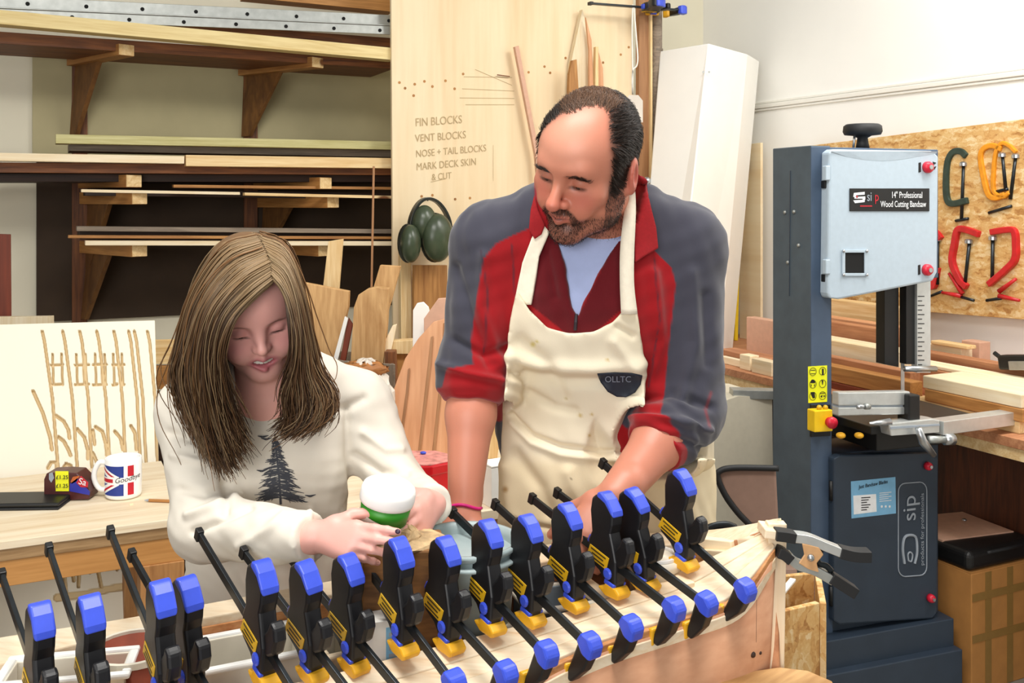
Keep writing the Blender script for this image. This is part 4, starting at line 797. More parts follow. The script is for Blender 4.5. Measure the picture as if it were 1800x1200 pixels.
beam('tool_body', PA(1762, 636, 3.05), PA(1830, 636, 3.05), .05, .05, 'black', o, bevel=.006); MB().tube([PA(1748, 620, 3.05), PA(1766, 634, 3.05)], .008, 8).build('tool_handle', 'steel_dark', o, smooth=True); beam('tool_jaw', PA(1778, 642, 3.03), PA(1840, 642, 3.03), .03, .03, 'steel', o)
# beige machine cabinet and brown folding chair beneath
cb = thing('beige_cabinet', 'beige metal cabinet between the man and the bandsaw column', 'cabinet', P(1300, 1200, 3.45))
q = [P(1225, 724, 3.36), P(1290, 694, 3.45), P(1362, 698, 3.45), P(1362, 880, 3.45), P(1225, 880, 3.36)]
for i in (3, 4): q[i].z = .02
slab('cabinet_shell', q, .3, 'beige_metal', cb, graindir=UV)
beam('cabinet_rim', P(1285, 690, 3.47), P(1362, 692, 3.47), .06, .03, 'galv', cb)
chv = thing('folding_chair', 'brown padded chair with black rim beside the bandsaw column', 'chair', P(1320, 1200, 2.75))
pts = [(1262, 835), (1270, 826), (1300, 823), (1365, 824), (1370, 925), (1318, 922), (1296, 898), (1274, 868)]
slab('backrest', [P(x, y, 2.72) for x, y in pts], .035, 'foam_brown', chv, bevel=.008)
MB().tube([Vector(v) for v in crom([P(x, y, 2.715) for x, y in ((1368, 823), (1330, 822), (1290, 822), (1268, 826), (1261, 838), (1276, 872), (1298, 902), (1320, 926), (1335, 960))], 40)], .0085, 8).build('rim', 'black_rubber', chv, smooth=True)
slab('seat', [P(1290, 1000, 2.60), P(1400, 1000, 2.60), P(1400, 990, 2.95), P(1300, 990, 2.95)], .03, 'foam_brown', chv)
for px, Y in ((1298, 2.64), (1380, 2.64), (1305, 2.9), (1385, 2.9)):
    a_ = P(px, 1005, Y); b_ = a_.copy(); b_.z = 0; MB().tube([a_, b_], .011, 8).build('leg', 'black_rubber', chv, smooth=True)
MB().tube([P(1335, 900, 2.74), P(1340, 1000, 2.74)], .011, 8).build('back_post', 'black_rubber', chv, smooth=True)
# floor clutter at the lower right
cbx = thing('cardboard_box', 'brown cardboard box on the floor right of the bandsaw', 'box', RM(2.80, 2.37, 0))
ca0, ca1, cb0, cb1, cz = 2.645, 2.955, 2.19, 2.55, .375
obox('carton_body', RM((ca0 + ca1) / 2, (cb0 + cb1) / 2, cz / 2), (ca1 - ca0, cb1 - cb0, cz), RROOM, 'cardboard', cbx, bevel=.003)
for a_ in (2.72, 2.82): obox('tape_strip', RM(a_, cb0 - .0008, cz / 2), (.028, .0012, cz - .006), RROOM, 'tape', cbx, bevel=0)
for z in (.30, .17): obox('tape_strip', RM((ca0 + ca1) / 2, cb0 - .0014, z), (ca1 - ca0 - .006, .0012, .024), RROOM, 'tape', cbx, bevel=0)
for b_ in (2.28, 2.46): obox('flap', RM((ca0 + ca1) / 2, b_, cz + .003), (ca1 - ca0, .175, .005), RROOM, 'cardboard', cbx, bevel=0)
bgk = thing('black_bag', 'black bag lying on top of the cardboard box', 'bag', RM(2.80, 2.35, cz + .006))
MB().box(RM(2.795, 2.34, cz + .006 + .032), (.32, .30, .064), RROOM).build('bag_body', 'black', bgk, bevel=.02, seg=4)
MB().tube([Vector(v) for v in crom([RM(2.72, 2.195, .43), RM(2.80, 2.175, .44), RM(2.88, 2.195, .43)], 12)], .006, 8).build('bag_strap', 'black_rubber', bgk, smooth=True)
o = slab('pink_board', [RM(2.645, 2.30, .449), RM(2.93, 2.26, .449), RM(2.95, 2.48, .449), RM(2.65, 2.54, .449)], .012, 'pink_wood')
tag(o, 'pinkish thin board lying on the black bag', 'board')
o = MB().ball(RM(2.84, 2.38, .464), (.008, .008, .005)).build('bright_screw', 'steel', smooth=True); centre(o); tag(o, 'small bright screw on the pinkish board', 'screw')
# osb box trestle and foreground stool
ob = thing('osb_box', 'open strand board box supporting the bow of the boat', 'box', P(1400, 1200, 1.85))
for pts in ([(1345, 1050, 1.84), (1441, 1030, 1.90)], [(1441, 1030, 1.90), (1432, 1022, 2.05)], [(1340, 1016, 2.02), (1432, 1022, 2.05)], [(1345, 1050, 1.84), (1340, 1016, 2.02)]):
    a_, b_ = P(*pts[0]), P(*pts[1]); a_.z = b_.z = .78 if True else 0; c_, d_ = a_.copy(), b_.copy(); c_.z = d_.z = 0.0
    slab('box_side', [c_, d_, b_, a_], .012, 'osb', ob, graindir=ZV)
o = beam('white_stick', P(1366, 1052, 1.92), P(1394, 1018, 2.0), .012, .006, 'white_paint'); tag(o, 'white painted stick poking out of the strand board box', 'stick')
stl = thing('saw_stool', 'pale wooden stool top at the bottom edge in front of the hull', 'stool', PZ(1365, 1260, .80))
q = [(1265, 1200), (1300, 1182), (1370, 1172), (1420, 1178), (1462, 1196), (1500, 1260), (1300, 1290)]
slab('stool_top', [PZ(x, y, .80) for x, y in q], .025, 'rough_wood', stl)
for x, y in ((1330, 1200), (1420, 1200), (1440, 1250), (1330, 1265)):
    p = PZ(x, y, .79); e = p.copy(); e.z = 0; beam('leg', e, p, .04, .04, 'bench_leg', stl)
# ================================================================== the boat under construction
def gcurve(pts, n=60): return [Vector(v) for v in crom([P(*p) for p in pts], n)]
outer = gcurve([(1363, 962, 1.60), (1300, 1046, 1.555), (1205, 1084, 1.51), (1085, 1122, 1.455), (1000, 1156, 1.415), (930, 1190, 1.385), (800, 1240, 1.335), (600, 1300, 1.275), (300, 1362, 1.20), (-80, 1420, 1.13)])
inner = gcurve([(1345, 936, 1.64), (1200, 1002, 1.62), (1130, 1032, 1.59), (1020, 1068, 1.535), (935, 1094, 1.50), (865, 1112, 1.465), (710, 1152, 1.405), (540, 1196, 1.345), (200, 1268, 1.265), (-140, 1310, 1.20)])
far = gcurve([(1358, 924, 1.635), (1240, 940, 1.735), (1100, 950, 1.74), (830, 988, 1.645), (550, 1036, 1.53), (300, 1082, 1.434), (77, 1122, 1.36), (-150, 1170, 1.28)])
boat = thing('wooden_boat', 'unfinished small wooden boat with pale gunwales held by a row of bar clamps', 'boat', Vector((-.1, 1.45, 0)))
bow = P(1364, 930, 1.625)
# side deck in three laminated planks
N = len(outer)
def ribbon(name, A, B, t, mat, bevel=.0015):
    vs, fs = [], []
    for a, b in zip(A, B): vs += [a, b, b - ZV * t, a - ZV * t]
    for i in range(len(A) - 1):
        for k in range(4): fs.append((4*i + k, 4*i + (k+1) % 4, 4*i + 4 + (k+1) % 4, 4*i + 4 + k))
    fs += [(3, 2, 1, 0), tuple(4*(len(A)-1) + k for k in range(4))]
    me = mesh(vs, fs); bm = bmesh.new(); bm.from_mesh(me); bmesh.ops.recalc_face_normals(bm, faces=bm.faces[:]); bm.to_mesh(me); bm.free()
    o = link(name, me, mat, boat, boat.location); me.transform(Matrix.Translation(-Vector(boat.location)))
    if bevel: m = o.modifiers.new('bevel', 'BEVEL'); m.width = bevel; m.segments = 2; m.limit_method = 'ANGLE'
    return o
def lerp(f, dz=0): return [a.lerp(b, f) + ZV * dz for a, b in zip(outer, inner)]
for f0, f1, dz in ((.075, .33, .001), (.335, .66, 0), (.665, 1.0, .0015)): ribbon('deck_plank', lerp(f0, dz), lerp(f1, dz), .016, 'deck')
ribbon('rubbing_strip', lerp(-.01, -.002), lerp(.07, -.002), .030, 'deck_edge', .003)
ribbon('outer_lath', lerp(-.045, -.016), lerp(-.012, -.014), .016, 'deck', .002)
def down(A, dz, push): return [a - ZV * dz + Vector((0, push, 0)) for a in A]
# hull sides
def skin(name, rows, mat, thick=.006):
    n = len(rows[0]); vs = [v for r in rows for v in r]; fs = [(i*n + j, i*n + j + 1, (i+1)*n + j + 1, (i+1)*n + j) for i in range(len(rows) - 1) for j in range(n - 1)]
    me = mesh([v - Vector(boat.location) for v in vs], fs); o = link(name, me, mat, boat, boat.location, smooth=True)
    m = o.modifiers.new('solid', 'SOLIDIFY'); m.thickness = thick; m.offset = 0; return o
nb = lerp(0, -.012); nb[0] = bow - ZV * .03
skin('near_side', [nb, down(nb, .16, .015), down(nb, .32, .045), [v.lerp(w, .5) - ZV * .46 for v, w in zip(nb, far)]], 'hull_ply')
fb = [v - ZV * .012 for v in far]; fb[0] = bow - ZV * .03
skin('far_side', [fb, down(fb, .16, -.015), down(fb, .32, -.045), [v.lerp(w, .5) - ZV * .458 for v, w in zip(nb, far)]], 'mahogany')
fin_ = [v + (w - v).normalized() * .03 for v, w in zip(far, inner)]; fout = [v - (w - v).normalized() * .022 for v, w in zip(far, inner)]
ribbon('far_gunwale', fin_, fout, .022, 'deck', .002)
ribbon('far_inwale', [v + (w - v).normalized() * .036 - ZV * .012 for v, w in zip(far, inner)], [v + (w - v).normalized() * .031 - ZV * .012 for v, w in zip(far, inner)], .02, 'deck_edge', 0)
# stem post, breasthook, cross strips at the bow
beam('stem', bow + ZV * .012, bow - ZV * .55 + Vector((-.01, 0, 0)), .03, .022, 'deck', boat)
slab('breasthook', [bow + ZV * .004, P(1290, 950, 1.66), P(1245, 962, 1.70), P(1290, 945, 1.70)], .012, 'mahogany', boat)
beam('bow_cap', P(1338, 930, 1.62), P(1372, 934, 1.62), .05, .014, 'deck', boat)
for x0, y0, Y0, x1, y1, Y1 in ((1232, 952, 1.72, 1292, 958, 1.66), (1240, 972, 1.70, 1290, 976, 1.645)): beam('deck_beam', P(x0, y0, Y0), P(x1, y1, Y1), .02, .016, 'pale_pine', boat)
for x, y in ((1150, 985), (1010, 1010)): beam('deck_beam', P(x - 20, y - 10, 1.70), P(x + 60, y + 50, 1.58), .025, .018, 'deck', boat)
# marks on the hull
hull_rows = [nb, down(nb, .16, .015), down(nb, .32, .045)]
hv_ = [v for r in hull_rows for v in r]; hn_ = len(nb); hb_ = BVHTree.FromPolygons(hv_, [(i*hn_ + j, i*hn_ + j + 1, (i+1)*hn_ + j + 1, (i+1)*hn_ + j) for i in range(2) for j in range(hn_ - 1)])
def hp_(x, y):
    d = Vector(((x - 900) / F, 1, (HOR - y) / F)).normalized(); h = hb_.ray_cast(Vector((0, 0, EYE)), d); return (h[0] if h[0] is not None else P(x, y, 1.53)) - d * .0045
for q in ([(1330, 1030), (1329, 1128)], [(1298, 1078), (1350, 1022)]): beam('pen_mark', hp_(*q[0]), hp_(*q[1]), .0008, .0018, 'print_black', boat, bevel=0)
for x, y, r in ((1323, 1150, .005), (1336, 1147, .003)): MB().ball(hp_(x, y), r, 10, 6).build('plug_hole', 'dark_wood', boat)
# inside shelf that carries the pots
FZ = .80
fl = [v.lerp(w, .10) for v, w in zip(inner, far)]; fr = [v.lerp(w, .90) for v, w in zip(inner, far)]
def flat(A, z): return [Vector((a.x, a.y, z)) for a in A]
ribbon('inside_floor', flat(fl, FZ), flat(fr, FZ), .01, 'bench_leg', 0)
# ------------------------------------------------------------------ pots and boxes standing in the boat
bk = thing('grey_bucket', 'pale grey plastic bucket standing in the boat beside the wood block', 'bucket', P(818, 1000, 1.55))
c = P(818, 946, 1.545); rb_ = 92 * c.y / F; zt = c.z; c = Vector((c.x, c.y, FZ)); hb = zt - FZ
MB().lathe([(0, .003), (rb_*.78, .003), (rb_*.96, hb - .012), (rb_, hb - .01), (rb_ + .004, hb - .006), (rb_ + .004, hb), (rb_ - .003, hb), (rb_*.93, hb - .012), (rb_*.75, .008), (0, .008)], 48, c).build('pail', 'bucket', bk, smooth=True)
MB().lathe([(rb_ + .001, hb - .026), (rb_ + .005, hb - .024), (rb_ + .005, hb - .020), (rb_, hb - .018)], 48, c).build('rim_band', 'bucket', bk, smooth=True)
arc_ = [c + Vector((rb_ * math.cos(a) * 1.04, rb_ * math.sin(a) * .6 - .03, hb - .02 - .05 * math.sin(a))) for a in np.linspace(.15, math.pi - .15, 14)]
MB().tube([c + Vector((rb_*.98, -.02, hb - .01)), c + Vector((rb_*1.3, -.01, hb - .008)), c + Vector((rb_*1.32, .04, hb - .02))], .003, 6).build('bail', 'steel', bk, smooth=True)
wbk = thing('wood_block', 'rough brown wood block with sawdust on its top in front of the girl', 'block', P(698, 1080, 1.45))
c = P(700, 978, 1.45); c.z = FZ
Rb = frame((1, .18, 0)); hb2 = P(700, 972, 1.45).z - FZ
obox('block', c + ZV * hb2 / 2 + Vector((0, .05, 0)), (.125, .095, hb2), Rb, 'block_wood', wbk, .003, .002)
crumple(c + ZV * hb2 + Vector((.005, .05, .002)), (.062, .05, .010), 22, 10, .0022, Rb, 3).build('sawdust_layer', 'stone', wbk, smooth=False)
crumple(P(702, 950, 1.49), (.034, .028, .022), 18, 12, .004, None, 9).build('rough_lump', 'stone', wbk, smooth=False)
# cream tubs, cartons
def opentub(name, label, px, py, Y, w, d, h, matb, rimmat, yaw=0, cat='tub', inside='box_grey'):
    c = P(px, py, Y); zt = c.z; h = zt - FZ - .001; t = thing(name, label, cat, Vector((c.x, c.y, zt - h))); R = Matrix.Rotation(yaw, 3, 'Z')
    b = Vector((c.x, c.y, zt - h / 2))
    for sx, sy, lx, ly in ((0, -1, w, .006), (0, 1, w, .006), (-1, 0, .006, d - .0125), (1, 0, .006, d - .0125)):
        obox('side', b + R @ Vector((sx * (w/2 - .003), sy * (d/2 - .003), 0)), (lx, ly, h), R, matb, t, .0015)
    obox('base', b - ZV * (h/2 - .004), (w - .01, d - .01, .006), R, inside, t, .001)
    for sx, sy, lx, ly in ((0, -1, w + .016, .012), (0, 1, w + .016, .012), (-1, 0, .012, d - .0085), (1, 0, .012, d - .0085)):
        obox('rim', Vector((c.x, c.y, zt)) + R @ Vector((sx * (w/2 + .002), sy * (d/2 + .002), 0)), (lx, ly, .008), R, rimmat, t, .003)
    return t
opentub('cream_tub', 'large cream plastic tub with grey inside at the lower left of the boat', 440, 1135, 1.405, .15, .10, .10, 'cream_plastic', 'tub_white', .45)
opentub('cream_tub', 'narrow cream tub behind the seventh clamp', 585, 1122, 1.46, .05, .11, .08, 'cream_plastic', 'deck', .5)
opentub('grey_tray', 'grey tray under the bucket at the middle of the boat', 822, 1092, 1.535, .12, .07, .07, 'box_grey', 'cream_plastic', .35, 'tray', 'brick_red')
opentub('grey_tray', 'grey tray with red-brown inside nearer the bow', 975, 1048, 1.615, .11, .09, .06, 'box_grey', 'cream_plastic', .35, 'tray', 'brick_red')
opentub('cream_tub', 'cream tub at the lower left edge behind the second clamp', 120, 1172, 1.30, .15, .07, .08, 'cream_plastic', 'tub_white', .2)
rp = thing('brown_pot', 'red-brown clay dish behind the third clamp', 'dish', P(230, 1130, 1.34)); c = P(235, 1140, 1.345)
hd_ = c.z - FZ - .001; MB().lathe([(0, -hd_), (.035, -hd_), (.055, 0), (.052, 0), (.036, -.04), (0, -.04)], 28, c).build('dish_wall', 'brick_red', rp, smooth=True); MB().lathe([(.052, -.004), (.058, -.004), (.058, .004), (.052, .004)], 28, c, closed=True).build('dish_rim', 'cream_plastic', rp)
ct = thing('white_carton', 'white carton with blue printed side standing in the boat', 'carton', P(664, 1160, 1.42)); c = P(664, 1092, 1.405); zt = c.z; R5 = frame((1, .35, 0))
obox('carton_body', Vector((c.x, c.y + .02, (zt + FZ) / 2)), (.055, .04, zt - FZ), R5, 'card_white', ct, .001)
fnn = R5 @ Vector((0, -1, 0)); obox('print_panel', Vector((c.x, c.y + .02, zt - .035)) + fnn * .0203 + R5 @ Vector((.014, 0, 0)), (.018, .0006, .05), R5, 'sticker_blue', ct, 0)
for i in range(4): obox('print_bar', Vector((c.x, c.y + .02, zt - .02 - i * .010)) + fnn * .0207 + R5 @ Vector((.014, 0, 0)), (.010, .0006, .005), R5, 'print_grey', ct, 0)
wl = thing('white_lidded_tub', 'white tub with a lid near the bow inside the boat', 'tub', P(1150, 1000, 1.62)); c = P(1150, 985, 1.64)
hd_ = c.z - FZ - .001; MB().lathe([(0, -hd_), (.035, -hd_), (.042, -.008), (.046, -.008), (.046, .006), (.03, .009), (0, .009)], 32, c).build('tub_body', 'cream_plastic', wl, smooth=True); MB().lathe([(.034, .008), (.04, .008), (.04, .012), (.034, .012)], 28, c, closed=True).build('lid_ring', 'tub_white', wl)
pr_ = thing('pliers_handles', 'pair of dark metal pliers lying by the bow behind the last clamp', 'pliers', P(1255, 935, 1.82))
for dy in (0, 9): MB().tube([Vector(v) for v in crom([P(1218, 940 + dy, 1.80), P(1250, 925 + dy, 1.81), P(1275, 921 + dy, 1.82), P(1292, 926 + dy, 1.83)], 14)], .006, 8).build('grip', 'black' if dy else 'steel_dark', pr_, smooth=True)
# ================================================================== bar clamps
LB = .335
def clamp_proto():
    t = thing('bar_clamp', 'x', 'clamp', (0, 0, 0), 'one-handed bar clamps along the gunwale')
    def B(nm, mt, *boxes, bevel=.0015):
        m = MB()
        for c, s in boxes: m.box(c, s)
        return m.build(nm, mt, t, bevel=bevel, local=True)
    B('bar', 'steel_dark', ((LB / 2, 0, 0), (LB, .006, .0135)), bevel=.001); B('bar_stop', 'black', ((.004, 0, 0), (.012, .010, .018)))
    # fixed jaw
    MB().prism([(LB - .010, .012), (LB + .012, .012), (LB + .016, -.004), (LB + .012, -.034), (LB - .002, -.062), (LB - .014, -.062), (LB - .012, -.03)], -.010, .010).build('fixed_jaw', 'clamp_black', t, bevel=.003, local=True)
    MB().prism([(LB - .014, .002), (LB - .010, .016), (LB + .008, .017), (LB + .019, .008), (LB + .020, -.010), (LB + .002, -.010)], -.013, .013).build('jaw_cap', 'clamp_blue', t, bevel=.004, local=True)
    MB().prism([(LB - .014, -.040), (LB - .008, -.066), (LB - .022, -.068), (LB - .030, -.056), (LB - .022, -.042)], -.014, .014).build('fixed_pad', 'clamp_yellow', t, bevel=.003, local=True)
    # sliding body with pistol grip (outline in x,z)
    xb = .215; SH = .44
    sh = lambda pts: [(a - SH * b, b) for a, b in pts]
    body = [(xb - .042, -.014), (xb - .040, .014), (xb - .030, .030), (xb - .030, .060), (xb - .024, .080), (xb - .012, .090), (xb + .010, .090), (xb + .026, .078), (xb + .022, .060), (xb + .016, .046), (xb + .020, .030), (xb + .024, .010), (xb + .020, -.020), (xb + .014, -.036), (xb - .004, -.036), (xb - .010, -.028), (xb - .022, -.018)]
    bd = MB().prism(sh(body), -.0125, .0125).build('clamp_body', 'clamp_black', t, bevel=.0045, seg=3, local=True)
    MB().prism(sh([(xb - .012, .087), (xb - .008, .0945), (xb + .002, .097), (xb + .014, .092), (xb + .025, .080), (xb + .026, .071), (xb + .019, .074), (xb + .006, .085)]), -.0128, .0128).build('grip_cap', 'clamp_blue', t, bevel=.005, seg=3, local=True)
    MB().prism(sh([(xb + .014, .020), (xb + .030, .036), (xb + .040, .052), (xb + .052, .050), (xb + .054, .036), (xb + .044, .014), (xb + .028, .002), (xb + .014, .004)]), -.009, .009).build('trigger', 'clamp_black', t, bevel=.004, seg=2, local=True)
    for s in (-1, 1):
        lbp = MB().prism([(xb - .040, -.010), (xb - .038, .010), (xb + .006, .010), (xb + .006, -.010)], .0120 * s, .0134 * s).build('label_plate', 'clamp_label', t, bevel=.0004, local=True)
        for i in range(3): MB().box((xb - .017, .0136 * s, -.006 + i * .006), (.034 - (i % 2) * .008, .0004, .0022)).build('label_print', 'clamp_print', lbp, local=True)
        MB().lathe([(.009, -.002), (.009, .001), (.006, .003), (0, .003)], 14, (xb + .010, .0125 * s, -.014), Matrix.Rotation(-s * math.pi / 2, 3, 'X')).build('pivot_cap', 'clamp_blue', t, smooth=False, local=True)
    MB().prism([(xb - .052, .006), (xb - .050, .020), (xb - .034, .022), (xb - .030, .008)], -.008, .008).build('release_button', 'clamp_blue', t, bevel=.003, local=True)
    B('jaw_band', 'clamp_blue', ((xb + .018, 0, -.027), (.022, .0285, .008)), bevel=.002)
    MB().prism([(xb + .010, -.029), (xb + .034, -.027), (xb + .044, -.032), (xb + .042, -.042), (xb + .016, -.048), (xb - .004, -.043), (xb + .008, -.037)], -.0145, .0145).build('sliding_pad', 'clamp_yellow', t, bevel=.003, local=True)
    return t
proto = clamp_proto()
SLIDE = [.016, .038, .042, -.002, .010, -.022, -.030] + [-.012] * 8
CL = [((2, 1008), (112, 1330), 'leftmost bar clamp, cut by the left edge of the picture'), ((85, 962), (196, 1292), 'second bar clamp from the left edge'), ((193, 932), (322, 1258), 'third bar clamp from the left, its bar end high against the bench'),
      ((230, 972), (405, 1285), 'fourth bar clamp from the left, tight against the third'), ((348, 936), (530, 1240), 'fifth bar clamp from the left, below the girl\'s sleeve'), ((426, 968), (645, 1258), 'sixth bar clamp from the left, below the girl\'s elbow'),
      ((500, 968), (728, 1244), 'seventh bar clamp from the left, below the girl\'s cuff'), ((588, 922), (795, 1200), 'bar clamp whose bar end touches the girl\'s right hand'), ((655, 934), (885, 1184), 'bar clamp in front of the brown wood block'),
      ((732, 908), (957, 1148), 'bar clamp in front of the left side of the grey bucket'), ((793, 898), (1033, 1133), 'bar clamp in front of the right side of the grey bucket'), ((868, 884), (1106, 1102), 'bar clamp directly right of the grey bucket'),
      ((933, 874), (1181, 1070), 'bar clamp below the man\'s apron, third from the bow'), ((977, 864), (1238, 1060), 'bar clamp before the man\'s left hand, second from the bow'), ((1057, 812), (1306, 1036), 'rightmost bar clamp, nearest the bow of the boat')]
def nearest_y(p):                              # depth of the gunwale's outer edge under a pixel column
    best = min(outer, key=lambda v: abs(900 + F * v.x / v.y - p)); return best.y
for i, (tp, tip, lab) in enumerate(CL):
    o = proto if i == 0 else copy_tree(proto)
    o['label'] = lab
    Yt = nearest_y(tip[0]) - .036
    T0 = P(*tip, Yt); lo_y, hi_y = Yt, Yt + .6
    # far solution: bar leads away from the camera
    Ys = np.linspace(Yt - .05, Yt + .5, 1200); ds = [abs((P(*tp, y) - T0).length - LB) for y in Ys]
    cand = [k for k in range(1, 1199) if ds[k] < ds[k-1] and ds[k] <= ds[k+1]]
    k = cand[-1] if cand else int(np.argmin(ds)); Tp = P(*tp, Ys[k])
    x = (T0 - Tp).normalized(); z = ZV - x * x.z; z.normalize(); y = z.cross(x)
    roll = random.uniform(-.06, .06); Rm = Matrix((x, y, z)).transposed() @ Matrix.Rotation(roll, 3, 'X')
    o.matrix_world = Matrix.Translation(T0 - x * LB) @ Rm.to_4x4()
    for ch_ in o.children:
        if ch_.name.split('.')[0] not in ('bar', 'bar_stop', 'fixed_jaw', 'jaw_cap', 'fixed_pad'): ch_.location.x = SLIDE[i]
# clamp at the top of the plywood sheet
o = copy_tree(proto); o.name = 'bar_clamp'; o['label'] = 'blue bar clamp at the top of the plywood sheet holding the batten'
del o['group']
a_, b_ = P(1036, 6, 4.50), P(1197, 18, 4.72); x = (b_ - a_).normalized(); z = Vector((0, -1, 0)) - x * (-x.y); z.normalize(); y = z.cross(x); s = (b_ - a_).length / LB
o.matrix_world = Matrix.Translation(a_) @ (Matrix((x, y, z)).transposed()).to_4x4() @ Matrix.Diagonal((s, s, s, 1))
# spring clamp gripping the bow
spc = thing('spring_clamp', 'steel spring clamp with black tips gripping the bow of the boat', 'clamp', P(1425, 985, 1.60))
Yc = 1.60
def sarm(name, pts, w, t, mat, y0):
    m = MB().sweep([Vector(v) for v in crom([P(a, b, y0) for a, b in pts], 16)], w, t, (0, -1, 0))
    return m.build(name, mat, spc, bevel=.001)
sarm('upper_arm', [(1392, 942), (1420, 946), (1450, 958), (1480, 970)], .014, .022, 'alu', Yc); sarm('lower_arm', [(1384, 975), (1400, 990), (1430, 1000), (1462, 1018)], .014, .022, 'galv', Yc)
sarm('grip', [(1474, 968), (1500, 974), (1528, 975)], .017, .026, 'black_rubber', Yc); sarm('grip', [(1458, 1012), (1480, 1026), (1502, 1040)], .017, .026, 'black_rubber', Yc)
sarm('jaw_tip', [(1362, 938), (1380, 940), (1396, 943)], .016, .026, 'black_rubber', Yc); sarm('jaw_tip', [(1366, 968), (1376, 972), (1388, 982)], .016, .026, 'black_rubber', Yc)
slab('side_plate', [P(1410, 955, Yc - .012), P(1440, 962, Yc - .012), P(1448, 975, Yc - .012), P(1436, 990, Yc - .012), P(1440, 1006, Yc - .012), P(1420, 1000, Yc - .012), P(1404, 990, Yc - .012), P(1414, 975, Yc - .012)], .003, 'spring_orange', spc)
MB().ball(P(1425, 980, Yc - .014), .006, 10, 8).build('rivet', 'steel', spc, smooth=True)
MB().tube([Vector(v) for v in crom([P(1444, 966, Yc), P(1436, 978, Yc), P(1440, 990, Yc), P(1452, 994, Yc), P(1462, 1004, Yc)], 16)], .005, 8).build('spring', 'steel_dark', spc, smooth=True)
